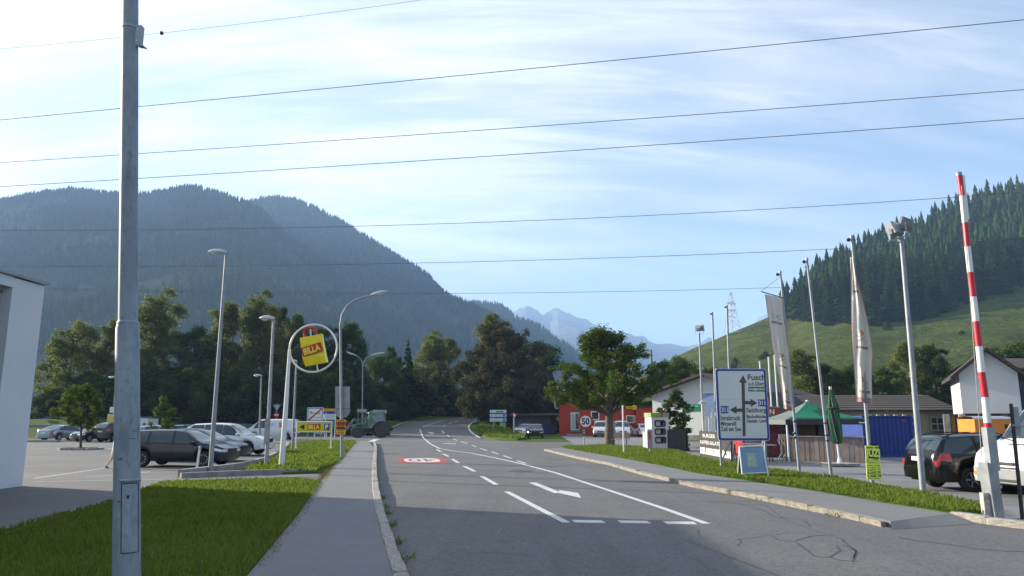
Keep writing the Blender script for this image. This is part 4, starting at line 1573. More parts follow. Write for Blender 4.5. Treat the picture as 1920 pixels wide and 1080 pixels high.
    if key not in PROTO:
        tb = MB().lathe([(Rw * 0.62, -0.10), (Rw * 0.93, -0.105), (Rw, -0.07), (Rw, 0.07), (Rw * 0.93, 0.105), (Rw * 0.62, 0.10)], 28, "Y")
        tmesh = tb.mesh("tyre", 40)
        tmesh.materials.append(M_TYRE)
        rb = MB()
        rb.lathe([(Rw * 0.55, 0.02), (Rw * 0.66, 0.085), (Rw * 0.66, 0.10), (Rw * 0.60, 0.10), (Rw * 0.56, 0.03)], 24, "Y")
        rb.lathe([(Rw * 0.16, 0.02), (Rw * 0.14, 0.09), (Rw * 0.03, 0.095)], 14, "Y")
        ns = sp.get("spokes", 7)
        for k in range(ns):
            a = 2 * math.pi * k / ns
            rb.bar((Rw * 0.10 * math.cos(a), 0.075, Rw * 0.10 * math.sin(a)), (Rw * 0.62 * math.cos(a), 0.085, Rw * 0.62 * math.sin(a)), Rw * 0.17 if ns < 8 else Rw * 0.11, 0.03)
        rmesh = rb.mesh("rim", 40)
        rmesh.materials.append(M_RIM)
        db = MB().lathe([(Rw * 0.6, 0.0), (Rw * 0.6, 0.03)], 20, "Y")
        dmesh = db.mesh("brake_disc", 40)
        dmesh.materials.append(M_DARKM)
        PROTO[key] = (tmesh, rmesh, dmesh)
    for x in (xf, xr):
        for s in (1, -1):
            w_ = link("wheel", None, root, (x, s * (W / 2 - 0.125), Rw), (0, 0, 0 if s > 0 else math.pi))
            w_.empty_display_size = 0.1
            link("tyre", PROTO[key][0], w_)
            link("rim", PROTO[key][1], w_)
            link("brake_disc", PROTO[key][2], w_)
    return S


def estate(pm, **kw):
    d = dict(L=4.55, W=1.77, R=0.315, wheels=(1.40, -1.28), paint=pm,
             top=[(-2.275, 0.62), (-2.25, 0.95), (-2.12, 1.12), (-1.90, 1.40), (-1.70, 1.455), (-0.9, 1.49), (0.0, 1.49), (0.35, 1.45), (0.62, 1.33), (1.02, 1.06), (1.25, 0.965), (1.75, 0.88), (2.1, 0.76), (2.22, 0.66), (2.275, 0.52)],
             belt=[(-2.275, 0.60), (-2.1, 0.94), (-1.0, 0.93), (0.6, 0.90), (1.2, 0.87), (1.8, 0.76), (2.15, 0.66), (2.275, 0.5)],
             win=[(0.10, 1.02, 0.10, 0.60), (-0.92, 0.02, -0.92, 0.02), (-1.95, -1.02, -1.72, -1.02)], screen=(0.42, 1.16), rear=(-2.17, -1.80), doors=(0.06, -0.96), spokes=10)
    d.update(kw)
    return d


def hatch(pm, **kw):
    d = dict(L=4.2, W=1.76, R=0.31, wheels=(1.30, -1.25), paint=pm,
             top=[(-2.1, 0.6), (-2.08, 0.92), (-1.98, 1.06), (-1.70, 1.30), (-1.35, 1.43), (-0.6, 1.48), (0.05, 1.47), (0.45, 1.36), (0.95, 1.07), (1.2, 0.97), (1.6, 0.88), (1.95, 0.76), (2.05, 0.66), (2.1, 0.52)],
             belt=[(-2.1, 0.58), (-1.95, 0.97), (-1.0, 0.93), (0.6, 0.89), (1.2, 0.86), (1.75, 0.76), (2.0, 0.66), (2.1, 0.5)],
             win=[(0.05, 0.98, 0.05, 0.50), (-0.95, -0.03, -0.85, -0.03), (-1.5, -1.03, -1.3, -0.95)], screen=(0.30, 1.08), rear=(-2.0, -1.48), doors=(0.0, -0.98))
    d.update(kw)
    return d


def sedan(pm, **kw):
    d = dict(L=4.55, W=1.80, R=0.32, wheels=(1.42, -1.30), paint=pm,
             top=[(-2.275, 0.6), (-2.25, 0.95), (-2.15, 1.02), (-1.65, 1.05), (-1.05, 1.34), (-0.6, 1.42), (0.0, 1.43), (0.35, 1.38), (0.62, 1.26), (1.05, 1.02), (1.3, 0.95), (1.8, 0.86), (2.12, 0.75), (2.23, 0.65), (2.275, 0.52)],
             belt=[(-2.275, 0.58), (-2.1, 0.97), (-1.0, 0.93), (0.6, 0.88), (1.2, 0.86), (1.8, 0.76), (2.15, 0.66), (2.275, 0.5)],
             win=[(0.10, 1.0, 0.10, 0.58), (-0.9, 0.02, -0.82, 0.02), (-1.35, -0.98, -1.1, -0.92)], screen=(0.42, 1.14), rear=(-1.62, -1.0), doors=(0.06, -0.92), plate_r=0.72)
    d.update(kw)
    return d


def suv(pm, **kw):
    d = dict(L=4.6, W=1.88, R=0.36, wheels=(1.42, -1.35), paint=pm, sill=0.30,
             top=[(-2.3, 0.7), (-2.27, 1.05), (-2.15, 1.25), (-1.90, 1.55), (-1.6, 1.66), (-0.6, 1.71), (0.0, 1.70), (0.35, 1.65), (0.65, 1.50), (1.05, 1.20), (1.28, 1.11), (1.8, 1.03), (2.15, 0.90), (2.26, 0.78), (2.3, 0.6)],
             belt=[(-2.3, 0.68), (-2.1, 1.14), (-1.0, 1.10), (0.6, 1.05), (1.25, 1.02), (1.8, 0.90), (2.2, 0.78), (2.3, 0.58)],
             win=[(0.10, 1.05, 0.10, 0.62), (-0.92, 0.02, -0.92, 0.02), (-1.85, -1.02, -1.6, -1.02)], screen=(0.42, 1.18), rear=(-2.18, -1.78), doors=(0.06, -0.96), spokes=5, bumper_top=0.66, plate_f=0.5, plate_r=0.9, grille=(0.78, 0.22))
    d.update(kw)
    return d


def van(pm, **kw):
    d = dict(L=4.9, W=1.90, R=0.335, wheels=(1.50, -1.50), paint=pm, sill=0.27, round=0.08, tumble=0.14,
             top=[(-2.45, 0.8), (-2.44, 1.75), (-2.36, 1.92), (-2.0, 1.96), (0.5, 1.96), (0.95, 1.92), (1.25, 1.75), (1.75, 1.28), (1.98, 1.14), (2.25, 1.02), (2.38, 0.88), (2.43, 0.75), (2.45, 0.55)],
             belt=[(-2.45, 0.78), (-2.4, 1.12), (1.0, 1.10), (1.7, 1.06), (2.1, 0.95), (2.35, 0.78), (2.45, 0.52)],
             win=[(0.55, 1.66, 0.55, 1.18)], screen=(1.16, 1.86), rear=None, doors=(0.5,), bumper_mat=mat("grey_bumper_plastic", (0.10, 0.10, 0.105), 0.6), bumper_top=0.60, plate_r=0.7, grille=(0.80, 0.14), tail=(-2.43, -2.30, 1.9, 3.6), head=(2.12, 2.40, 2.7, 3.9), spokes=7)
    d.update(kw)
    return d


def smallvan(pm, **kw):
    d = dict(L=4.1, W=1.72, R=0.31, wheels=(1.28, -1.36), paint=pm, round=0.10, tumble=0.16,
             top=[(-2.05, 0.7), (-2.03, 1.5), (-1.95, 1.74), (-1.6, 1.81), (0.1, 1.81), (0.45, 1.74), (0.75, 1.55), (1.15, 1.20), (1.4, 1.07), (1.8, 0.95), (1.96, 0.82), (2.02, 0.7), (2.05, 0.5)],
             belt=[(-2.05, 0.68), (-2.0, 1.10), (0.6, 1.05), (1.2, 0.99), (1.7, 0.86), (1.95, 0.72), (2.05, 0.48)],
             win=[(0.05, 1.05, 0.05, 0.62)], screen=(0.58, 1.28), rear=None, doors=(0.0,), plate_r=0.8, bumper_mat=mat("grey_bumper_plastic", (0.10, 0.10, 0.105), 0.6), bumper_top=0.52, grille=(0.62, 0.12))
    d.update(kw)
    return d


def car(name, label, cat, px, py, heading, sp, group=None, Y=None):
    """heading in degrees: 0 faces right across the picture, 90 faces away"""
    p = G(px, py) if Y is None else Vector((P(px, py, Y).x, Y, 0))
    o = thing(name, label, cat, (p.x, p.y, 0.006), R(heading), group)
    make_car(o, sp)
    return o


PK = "vehicles in the car park"
NAVY = paint("navy", (0.008, 0.010, 0.026), 0.3, 0.1, 0.35)
NAVY2 = paint("deep_blue", (0.010, 0.014, 0.05), 0.3, 0.2, 0.35)
BLK = paint("black", (0.004, 0.004, 0.005), 0.12, 0, 0.0)
WHT = paint("white", (0.72, 0.72, 0.71), 0.3)
SLV = paint("silver_blue", (0.24, 0.28, 0.34), 0.3, 0.6)
GRY = paint("dark_grey", (0.035, 0.036, 0.042), 0.25, 0.5)
car("estate_car", "dark navy estate car parked side on in front of the lamp post", "car", 338, 874, -4, estate(NAVY, L=4.3, wheels=(1.36, -1.2)), PK)
car("hatchback_car", "dark blue car parked just behind the navy estate, nose showing", "car", 372, 864, -4, hatch(NAVY2, L=4.4), PK)
car("suv", "white sport utility car parked nose toward the grass", "car", 425, 853, -3, suv(WHT, L=4.7), PK)
car("sedan_car", "silver blue saloon seen from behind beside the small island tree", "car", 118, 826, 76, sedan(SLV), PK)
car("hatchback_car", "dark hatchback facing the viewer between the saloon and near pole", "car", 183, 828, -118, hatch(GRY, L=4.3), PK)
car("suv", "dark car with red tail lights partly behind the near grey pole", "car", 226, 828, 68, suv(GRY, L=4.3, W=1.8), PK)
car("estate_car", "dark estate with roof rails seen from behind, beyond the navy estate", "car", 334, 833, 62, estate(GRY, rails=(-1.7, 0.2)), PK)
car("hatchback_car", "silver car mostly hidden behind the navy estate roof", "car", 286, 834, 66, hatch(SLV), PK)
car("hatchback_car", "dark blue hatchback with red lamps waiting behind the white van", "car", 461, 821, 40, hatch(NAVY2), "vehicles on the side street")
v = car("delivery_van", "white delivery van with red logo on the side street", "van", 510, 824.5, 183, van(WHT), "vehicles on the side street")
lettering("S", 0.55, M_RED, v, (-0.95, 0.985, 1.42), (math.pi / 2, 0, math.pi), name="red_logo", bold=0.02)
for z_, w_ in ((1.52, 0.9), (1.36, 0.75)):
    MB().box((0.05, 0.972, z_), (w_, 0.012, 0.07)).build("faded_print", mat("pale_grey_print", (0.50, 0.51, 0.53), 0.6), v)
MB().box((0.95, 0.972, 0.86), (0.3, 0.012, 0.3)).build("sticker", mat("cream_sticker", (0.6, 0.56, 0.42), 0.6), v)
MB().box((-2.452, 0, 1.5), (0.02, 1.5, 0.55)).build("rear_window", M_GLASS, v)

JC = "cars at the yard corner"
car("sedan_car", "white car parked behind the dark car near the timber shed", "car", 986, 817, -112, sedan(WHT), JC)
car("hatchback_car", "dark car facing the viewer beside the yield sign, lamp glinting", "car", 1004, 821, -92, hatch(BLK), JC)
RC = "vehicles by the red house"
car("small_van", "white small van left of the rowan trunk by the red house", "van", 1128, 819.5, -100, smallvan(WHT), RC)
car("small_van", "white small van right of the rowan trunk by the red house", "van", 1165, 819.5, -92, smallvan(WHT), RC)
car("hatchback_car", "white car by the red house, half hidden by the tall info cabinet", "car", 1204, 818.5, 95, hatch(WHT), RC)
car("estate_car", "black estate car with red lamps parked behind the floodlight mast", "car", 1864, 917, 6, estate(BLK, L=4.25, W=1.66, R=0.31, wheels=(1.25, -1.20), rails=(-1.75, 0.1), spokes=5, plate_r=0.82,
    top=[(-2.125, 0.62), (-2.11, 0.92), (-2.02, 1.10), (-1.84, 1.37), (-1.66, 1.44), (-0.9, 1.48), (0.0, 1.48), (0.35, 1.44), (0.62, 1.32), (1.00, 1.05), (1.2, 0.965), (1.65, 0.88), (1.98, 0.76), (2.08, 0.66), (2.125, 0.52)],
    belt=[(-2.125, 0.60), (-2.0, 0.95), (-1.0, 0.93), (0.6, 0.90), (1.2, 0.87), (1.7, 0.76), (2.0, 0.66), (2.125, 0.5)], tail=(-2.08, -1.74, 2.7, 4.3), rear=(-2.04, -1.76)))
wv = car("panel_van", "white panel van with orange indicators at the picture edge beside the barrier", "van", 1915, 925, -116, van(WHT, L=5.2, W=1.98, wheels=(1.62, -1.6), amber=True,
    top=[(-2.6, 0.8), (-2.59, 2.1), (-2.5, 2.28), (-2.0, 2.32), (0.5, 2.32), (0.95, 2.26), (1.2, 2.08), (1.62, 1.46), (1.80, 1.33), (2.25, 1.17), (2.47, 1.02), (2.57, 0.86), (2.6, 0.6)],
    belt=[(-2.6, 0.78), (-2.5, 1.2), (1.0, 1.2), (1.6, 1.17), (2.1, 1.08), (2.45, 0.93), (2.6, 0.58)], win=[(0.5, 1.56, 0.5, 1.14)], screen=(1.10, 1.72), head=(2.25, 2.56, 2.9, 3.95), bumper_top=0.66, grille=(0.80, 0.07), plate_f=0.52, bumper_mat=mat("light_grey_bumper", (0.22, 0.225, 0.235), 0.55)))
MB().box((2.62, 0, 0.70), (0.02, 1.0, 0.035)).build("grille_slot", M_BLACK, wv)
MB().box((2.64, 0, 0.40), (0.02, 1.2, 0.06)).build("bumper_slot", M_BLACK, wv)
_h = R(-171)
_f, _l = Vector((math.cos(_h), math.sin(_h), 0)), Vector((-math.sin(_h), math.cos(_h), 0))
_near = G(1942, 940)
wv.location = _near - _l * 0.95 - _f * 2.6 + Vector((0, 0, 0.006))
wv.rotation_euler = (0, 0, _h)
script = [(0.36, 0.10), (0.30, 0.16), (0.22, 0.12), (0.24, 0.03), (0.32, 0.0), (0.22, 0.06), (0.12, 0.05), (0.1, 0.1), (0.04, 0.04), (-0.02, 0.1), (-0.06, 0.03), (-0.12, 0.09), (-0.18, 0.03), (-0.24, 0.09), (-0.30, 0.04), (-0.38, 0.07)]
MB().tube([(2.02 + 0.3 * b_, a_ * 1.1 + 0.15, 1.262 - 0.09 * b_) for a_, b_ in script], 0.008, 4).build("script_lettering", M_BROWNINK, wv)
MB().tube([(2.10, 0.5, 1.232), (2.06, 0.15, 1.25), (2.09, -0.2, 1.236)], 0.006, 4).build("script_underline", M_BROWNINK, wv)
for s in (0.5, -0.3):
    MB().bar((1.86, s, 1.335), (1.70, s - 0.55, 1.41), 0.02, 0.02).build("wiper", M_BLACK, wv)


# ------------------------------------------------------------------ tractor
def tractor(label, px, py, heading):
    p = G(px, py)
    o = thing("tractor", label, "tractor", (p.x, p.y, 0.006), R(heading))
    gr = paint("tractor_green", (0.02, 0.20, 0.07), 0.4)
    pg = paint("cab_green", (0.09, 0.25, 0.17), 0.45)
    rimm = mat("dusty_rim", (0.30, 0.29, 0.26), 0.7, 0, 0.2, 8)

    def wheel(x, y, r_, w_):
        s = 1 if y > 0 else -1
        e = link("wheel", None, o, (x, y, r_))
        tb = MB().lathe([(r_ * 0.58, -w_ / 2), (r_ * 0.9, -w_ / 2), (r_ * 0.96, -w_ * 0.38), (r_ * 0.96, w_ * 0.38), (r_ * 0.9, w_ / 2), (r_ * 0.58, w_ / 2)], 30, "Y")
        nl = 22
        for k in range(nl):
            a = 2 * math.pi * k / nl
            for ss in (-1, 1):
                a1 = a + (0.5 if ss > 0 else 0) * 2 * math.pi / nl
                tb.bar((r_ * 0.97 * math.cos(a1), 0, r_ * 0.97 * math.sin(a1)), (r_ * 0.97 * math.cos(a1 + 0.16), ss * w_ * 0.48, r_ * 0.97 * math.sin(a1 + 0.16)), 0.055, 0.06)
        tb.build("tyre", mat("dusty_tyre", (0.06, 0.057, 0.05), 0.95, 0, 0.4, 5), e, smooth=35)
        rb = MB().lathe([(r_ * 0.62, s * w_ * 0.42), (r_ * 0.60, s * w_ * 0.47), (r_ * 0.5, s * w_ * 0.25), (r_ * 0.18, s * w_ * 0.22), (r_ * 0.16, s * w_ * 0.36), (r_ * 0.02, s * w_ * 0.36)], 24, "Y")
        rb.build("rim", rimm, e, smooth=40)
        MB().lathe([(r_ * 0.14, s * w_ * 0.3), (r_ * 0.13, s * w_ * 0.44), (r_ * 0.03, s * w_ * 0.45)], 12, "Y").build("hub", M_DARKM, e, smooth=40)
        return e

    for s in (1, -1):
        wheel(-1.05, s * 0.92, 0.86, 0.50)
        wheel(1.45, s * 0.86, 0.60, 0.40)
    b = MB()
    b.box((0.3, 0, 0.78), (3.0, 0.5, 0.45))
    b.box((-1.05, 0, 0.86), (0.5, 1.5, 0.3))
    b.box((1.45, 0, 0.62), (0.3, 1.4, 0.2))
    b.build("chassis", M_DARKM, o)
    rows = []
    for x, w_, z0, z1 in ((0.28, 0.42, 1.0, 1.66), (0.9, 0.42, 0.98, 1.60), (1.5, 0.40, 0.95, 1.52), (1.95, 0.36, 0.95, 1.42), (2.1, 0.30, 1.0, 1.30)):
        rows.append([(x, -w_, z0), (x, -w_, z1 - .14), (x, -w_ * .7, z1), (x, w_ * .7, z1), (x, w_, z1 - .14), (x, w_, z0)])
    hb_ = MB().grid(rows)
    hb_.f.append((24, 25, 26, 27, 28, 29))
    hb_.mi.append(0)
    hood = hb_.build("bonnet", gr, o, smooth=40)
    MB().box((1.2, 0.425, 1.28), (0.9, 0.02, 0.16)).build("side_grille", M_BLACK, hood)
    MB().box((1.2, -0.425, 1.28), (0.9, 0.02, 0.16)).build("side_grille", M_BLACK, hood)
    MB().box((2.11, 0, 1.15), (0.03, 0.5, 0.26)).build("front_grille", M_BLACK, hood)
    # cab: posts, roof, panes
    fp = [(0.42, 0.62, 1.05), (0.18, 0.66, 2.58), (-0.55, 0.76, 1.35), (-0.55, 0.70, 2.62), (-1.35, 0.72, 1.5), (-1.25, 0.66, 2.58)]
    cabf = MB()
    for s in (1, -1):
        for a, b_ in ((0, 1), (2, 3), (4, 5), (1, 3), (3, 5), (0, 2), (2, 4)):
            q0, q1 = fp[a], fp[b_]
            cabf.bar((q0[0], q0[1] * s, q0[2]), (q1[0], q1[1] * s, q1[2]), 0.08, 0.08)
    cabf.bar((0.42, -0.62, 1.05), (0.42, 0.62, 1.05), 0.08)
    cabf.build("cab_frame", pg, o)
    rows = []
    for x, z, k in ((0.42, 2.58, 0.6), (0.38, 2.70, 0.66), (0.1, 2.78, 0.72), (-0.6, 2.82, 0.74), (-1.2, 2.78, 0.72), (-1.45, 2.70, 0.66), (-1.48, 2.58, 0.6)):
        rows.append([(x, -k - .08, z - .1), (x, -k, z), (x, 0, z + .03), (x, k, z), (x, k + .08, z - .1)])
    MB().grid(rows).build("cab_roof", pg, o, smooth=40)
    MB().box((-0.5, 0, 2.58), (1.75, 1.36, 0.06)).build("roof_lining", M_BLACK, o)
    pane = mat("cab_glass", (0.10, 0.14, 0.14), 0.06, 0, 0.3, 2, spec=0.9)
    for s in (1, -1):
        for q in ((0, 1, 3, 2), (2, 3, 5, 4)):
            MB().add([(fp[i][0], fp[i][1] * s * 0.99, fp[i][2]) for i in q] + [(fp[i][0], fp[i][1] * s * 0.97, fp[i][2]) for i in q], [(0, 1, 2, 3), (7, 6, 5, 4), (0, 4, 5, 1), (1, 5, 6, 2), (2, 6, 7, 3), (3, 7, 4, 0)]).build("side_pane", pane, o)
    MB().add([(0.40, -0.6, 1.1), (0.40, 0.6, 1.1), (0.17, 0.62, 2.55), (0.17, -0.62, 2.55)], [(0, 1, 2, 3)]).build("front_pane", pane, o)
    MB().add([(-1.34, -0.66, 1.55), (-1.34, 0.66, 1.55), (-1.25, 0.62, 2.55), (-1.25, -0.62, 2.55)], [(0, 1, 2, 3)]).build("rear_pane", pane, o)
    st_ = MB()
    st_.box((-0.75, 0, 1.45), (0.5, 0.5, 0.15))
    st_.box((-0.98, 0, 1.80), (0.12, 0.46, 0.65))
    st_.build("driver_seat", M_BLACK, o)
    MB().lathe([(0.19, -0.015), (0.21, 0.0), (0.19, 0.015)], 16, "Z", (-0.1, 0, 1.75)).build("steering_wheel", M_BLACK, o)
    for s in (1, -1):
        rows = []
        for k in range(9):
            a = R(5 + 170 * k / 8)
            x, z = -1.05 + 0.98 * math.cos(a), 0.86 + 0.98 * math.sin(a) * 0.92
            rows.append([(x, s * 0.62, z), (x, s * 1.16, z), (x, s * 1.18, z - 0.06)])
        f_ = MB().grid(rows).build("mudguard", M_BLACK, o, smooth=40)
        MB().box((-1.98, s * 1.0, 1.30), (0.06, 0.22, 0.12)).build("tail_light", M_TAIL, f_)
        st2 = MB()
        for z in (0.45, 0.75, 1.0):
            st2.box((0.05, s * 0.72, z), (0.45, 0.3, 0.04))
        st2.bar((0.25, s * 0.72, 0.45), (0.25, s * 0.72, 1.05), 0.04)
        st2.build("step", M_DARKM, o)
        MB().bar((0.5, s * 0.62, 1.2), (0.55, s * 1.05, 2.2), 0.03).build("mirror_arm", M_BLACK, o)
        MB().box((0.55, s * 1.08, 2.12), (0.05, 0.16, 0.3)).build("mirror", M_BLACK, o)
    # front loader
    ld = MB()
    for s in (1, -1):
        ld.bar((0.45, s * 0.52, 0.9), (0.45, s * 0.52, 1.95), 0.14, 0.12)
        ld.bar((0.40, s * 0.52, 1.92), (1.9, s * 0.52, 1.86), 0.12, 0.16)
        ld.bar((1.9, s * 0.52, 1.9), (2.65, s * 0.52, 0.75), 0.12, 0.14)
        ld.bar((0.55, s * 0.52, 1.1), (1.6, s * 0.52, 1.72), 0.07, 0.07)
        ld.bar((1.75, s * 0.52, 2.02), (2.5, s * 0.52, 1.25), 0.06, 0.06)
        ld.bar((1.9, s * 0.52, 1.98), (2.15, s * 0.52, 1.5), 0.05)
    ld.bar((2.3, -0.55, 1.2), (2.3, 0.55, 1.2), 0.12)
    ld.box((2.72, 0, 0.75), (0.08, 1.15, 0.6))
    ld.build("front_loader", mat("loader_grey", (0.13, 0.13, 0.13), 0.6, 0.2, 0.2, 5), o)
    MB().tube([(0.75, -0.5, 1.5), (0.75, -0.5, 2.5), (0.8, -0.5, 2.6)], 0.05, 8).build("exhaust", M_DARKM, o)
    h2 = MB()
    h2.box((-1.95, 0, 0.7), (0.5, 0.8, 0.12))
    h2.box((-2.2, 0, 0.85), (0.25, 0.5, 0.3))
    h2.build("rear_hitch", M_DARKM, o)
    MB().box((0.5, 0.4, 1.72), (0.3, 0.3, 0.14)).build("blue_canister", mat("blue_plastic", (0.05, 0.22, 0.5), 0.5), o)
    return o


tractor("green tractor with front loader turning into the side street", 695, 820.5, 197)
# ================================================================== LEFT SIDE: STORE, POLES, SIGNS
def post(root, name, top, r0, r1, m, n=12, base=(0, 0, -0.2), mid=None):
    pts = [base] + ([mid] if mid else []) + [top]
    rs = [r0] + ([(r0 + r1) / 2] if mid else []) + [r1]
    return MB().tube(pts, rs, n).build(name, m, root, smooth=50)


def rrect(x0, x1, z0, z1, r, n=5):
    out = []
    for cx, cz, a0 in ((x1 - r, z1 - r, 0), (x0 + r, z1 - r, 90), (x0 + r, z0 + r, 180), (x1 - r, z0 + r, 270)):
        for k in range(n + 1):
            a = R(a0 + 90 * k / n)
            out.append((cx + r * math.cos(a), cz + r * math.sin(a)))
    return out


def disc(cx, cz, r, n=36):
    return [(cx + r * math.cos(2 * math.pi * k / n), cz + r * math.sin(2 * math.pi * k / n)) for k in range(n)]


# near pole
Yp = 7.6
pb, pt, pm_ = P(237, 1150, Yp), P(245, -60, Yp), P(240, 607, Yp)
k_ = Yp / FPX
up = thing("utility_pole", "thick grey steel pole standing on the lawn right in front", "pole", (pb.x, Yp, 0), 0)
loc = lambda v: (v.x - pb.x, v.y - Yp, v.z)
M_POLE = layered("pole_zinc", (0.23, 0.265, 0.315), [(2.5, 0.42, 0.62, (0.32, 0.35, 0.395), 0.9, (1, 1, 0.4)), (9.0, 0.5, 0.68, (0.14, 0.165, 0.20), 0.7, (1, 1, 0.25)), (22.0, 0.56, 0.7, (0.10, 0.115, 0.135), 0.6, (1, 1, 0.5)), (60, 0.55, 0.75, (0.36, 0.38, 0.40), 0.3, (1, 1, 1))], 0.55, 0.08, 60, 0.004, 0.5)
z607, x607 = pm_.z, loc(pm_)[0]
MB().tube([(0, 0, -0.1), (0.0, 0, 0.0), (x607, 0, z607 - 0.05), (x607, 0, z607 + 0.02)], [0.130, 0.130, 0.112, 0.100], 28).build("lower_section", M_POLE, up, smooth=50)
MB().tube([(x607, 0, z607 + 0.0), (loc(pt)[0], 0, pt.z), (loc(pt)[0] + 0.02, 0, pt.z + 2.5)], [0.093, 0.080, 0.07], 28).build("upper_section", M_POLE, up, smooth=50)
MB().lathe([(0.100, -0.02), (0.106, -0.01), (0.106, 0.012), (0.094, 0.03)], 28, "Z", (x607, 0, z607)).build("joint_collar", M_POLE, up, smooth=40)
# access door and its strap
dz0, dz1 = P(240, 1033, Yp).z, P(240, 905, Yp).z
dx = P(249, 970, Yp).x - pb.x
rows = []
for z in (dz0, dz1):
    rows.append([(x607 * z / z607 + 0.134 * math.sin(a), -0.134 * math.cos(a), z) for a in np.linspace(R(6), R(76), 9)])
rows2 = [[(x, y + 0.012, z) for x, y, z in r_] for r_ in rows]
db = MB().grid(rows)
db.grid(rows2)
dr_ = db.build("access_door", M_POLE, up, smooth=60)
rim_pts = rows[0] + rows[1][::-1] + [rows[0][0]]
MB().tube(rim_pts, 0.0045, 5).build("door_seal", M_DARKM, dr_)
MB().tube([(x607 * dz1 / z607 + 0.128 * math.sin(a), -0.128 * math.cos(a), dz1 + 0.03) for a in np.linspace(R(-4), R(88), 10)], 0.016, 6).build("door_hood", M_POLE, dr_, smooth=50)
MB().box((x607 * 0.4 + 0.07, -0.112, (dz0 + dz1) / 2 + 0.2), (0.02, 0.02, 0.03)).build("door_lock", M_DARKM, dr_)
# clamp and bracket high up
cz = P(245, 55, Yp).z
cx = loc(P(244, 55, Yp))[0]
MB().lathe([(0.086, -0.012), (0.089, -0.012), (0.089, 0.012), (0.086, 0.012)], 24, "Z", (cx, 0, cz + 0.015)).build("clamp_band", M_GALV, up, smooth=40)
br = MB()
zt_, zb_ = P(268, 50, Yp).z, P(268, 88, Yp).z
br.box((cx + 0.105, -0.03, (zt_ + zb_) / 2), (0.05, 0.012, zt_ - zb_))
br.box((cx + 0.135, 0.0, (zt_ + zb_) / 2), (0.012, 0.07, zt_ - zb_))
br.box((cx + 0.150, -0.01, zb_), (0.07, 0.06, 0.012), 0, 0, R(12))
br.box((cx + 0.188, -0.01, zb_ - 0.016), (0.03, 0.035, 0.012), 0, 0, R(18))
bk = br.build("bracket", M_GALV, up)
for zz in (zt_ - 0.05, zb_ + 0.06):
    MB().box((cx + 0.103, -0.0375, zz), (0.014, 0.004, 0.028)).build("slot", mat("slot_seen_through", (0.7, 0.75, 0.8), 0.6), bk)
for px_, py_, w_ in ((252, 808, 0.07), (249, 822, 0.09), (226, 860, 0.06), (223, 940, 0.06)):
    q = P(px_, py_, Yp - 0.12)
    d_ = Vector((q.x - pb.x, q.y - Yp, 0))
    MB().box((d_.x, d_.y, q.z), (w_ * 0.5, 0.02, 0.006)).build("scratch", M_DARKM, up)

# store building on the left edge: white side wall with a glazed recess
M_STUCCO = layered("white_render", (0.66, 0.67, 0.69), [(0.8, 0.4, 0.7, (0.60, 0.61, 0.64), 0.6, (1, 1, 1)), (14.0, 0.5, 0.75, (0.70, 0.70, 0.70), 0.5, (1, 1, 1))], 0.85, 0.25, 90, 0.006)
st = thing("store_building", "white rendered supermarket building with flat roof edge at the left border", "building", (-14.05, 21.9, 0), 0)
hz_ = 5.85
wy0, wy1 = -24.0, -2.45
far = MB()
far.box((-6.0, -12.0, hz_ / 2 - 0.1), (11.4, 23.9, hz_ + 0.1))
core = far.build("wall", M_STUCCO, st)
far2 = MB()
far2.box((-0.15, -0.7, hz_ / 2 - 0.05), (0.34, 1.4, hz_ + 0.02))
far2.box((-0.15, -12.7, hz_ - 0.17), (0.34, 22.6, 0.3))
for yy in (-6.5, -11.0, -15.5, -20.0):
    far2.box((-0.15, yy, hz_ / 2 - 0.3), (0.34, 0.5, hz_ - 0.5))
far2.build("pier", M_STUCCO, st)
cap = MB()
cap.box((-5.85, -12.0, hz_ + 0.03), (11.9, 24.3, 0.07))
cap.build("roof_edge", mat("grey_metal_capping", (0.30, 0.31, 0.33), 0.5, 0.3), st)
MB().box((0.05, -6.0, hz_ - 0.04), (0.05, 0.4, 0.09)).build("gutter_spout", M_DARKM, st)
for i, yy in enumerate((-3.85, -8.75, -13.25, -17.75)):
    w_ = link("shop_window", None, st, (-0.28, yy, 0))
    MB().box((0, 0, hz_ / 2 - 0.25), (0.04, 3.9 if i else 4.8, hz_ - 0.7)).build("pane", M_GLASSB, w_)
    f_ = MB()
    for z in (0.3, 2.6, hz_ - 0.45):
        f_.box((0.03, 0, z), (0.06, 3.9 if i else 4.8, 0.08))
    f_.build("frame", mat("purple_grey_frame", (0.16, 0.15, 0.22), 0.5), w_)

# overhead wires
M_WIRE = mat("aluminium_cable", (0.07, 0.075, 0.085), 0.5, 0.3)


def wire(label, px, h, r_, sag=0.0, ball=None):
    xs = [p[0] for p in px]
    cf = np.polyfit([p[0] for p in px], [p[1] for p in px], min(2, len(px) - 1))

    def at(x):
        d = sight(x, float(np.polyval(cf, x)))
        t = (h - EYE) / d.z
        return Vector((d.x * t, d.y * t, h))
    pts = [at(x) for x in np.linspace(-900, 2900, 41)]
    o = thing("overhead_wire", label, "wire", (0, 0, 0), 0, "overhead wires")
    MB().tube(pts, r_ * 0.78, 6).build("cable", M_WIRE, o, smooth=80)
    if ball:
        q = at(ball)
        MB().lathe([(0.02, -0.055), (0.05, -0.03), (0.06, 0), (0.05, 0.03), (0.02, 0.055)], 12, "Z", q).build("marker_ball", mat("dull_red_ball", (0.16, 0.05, 0.06), 0.5), o, smooth=50)
    return o


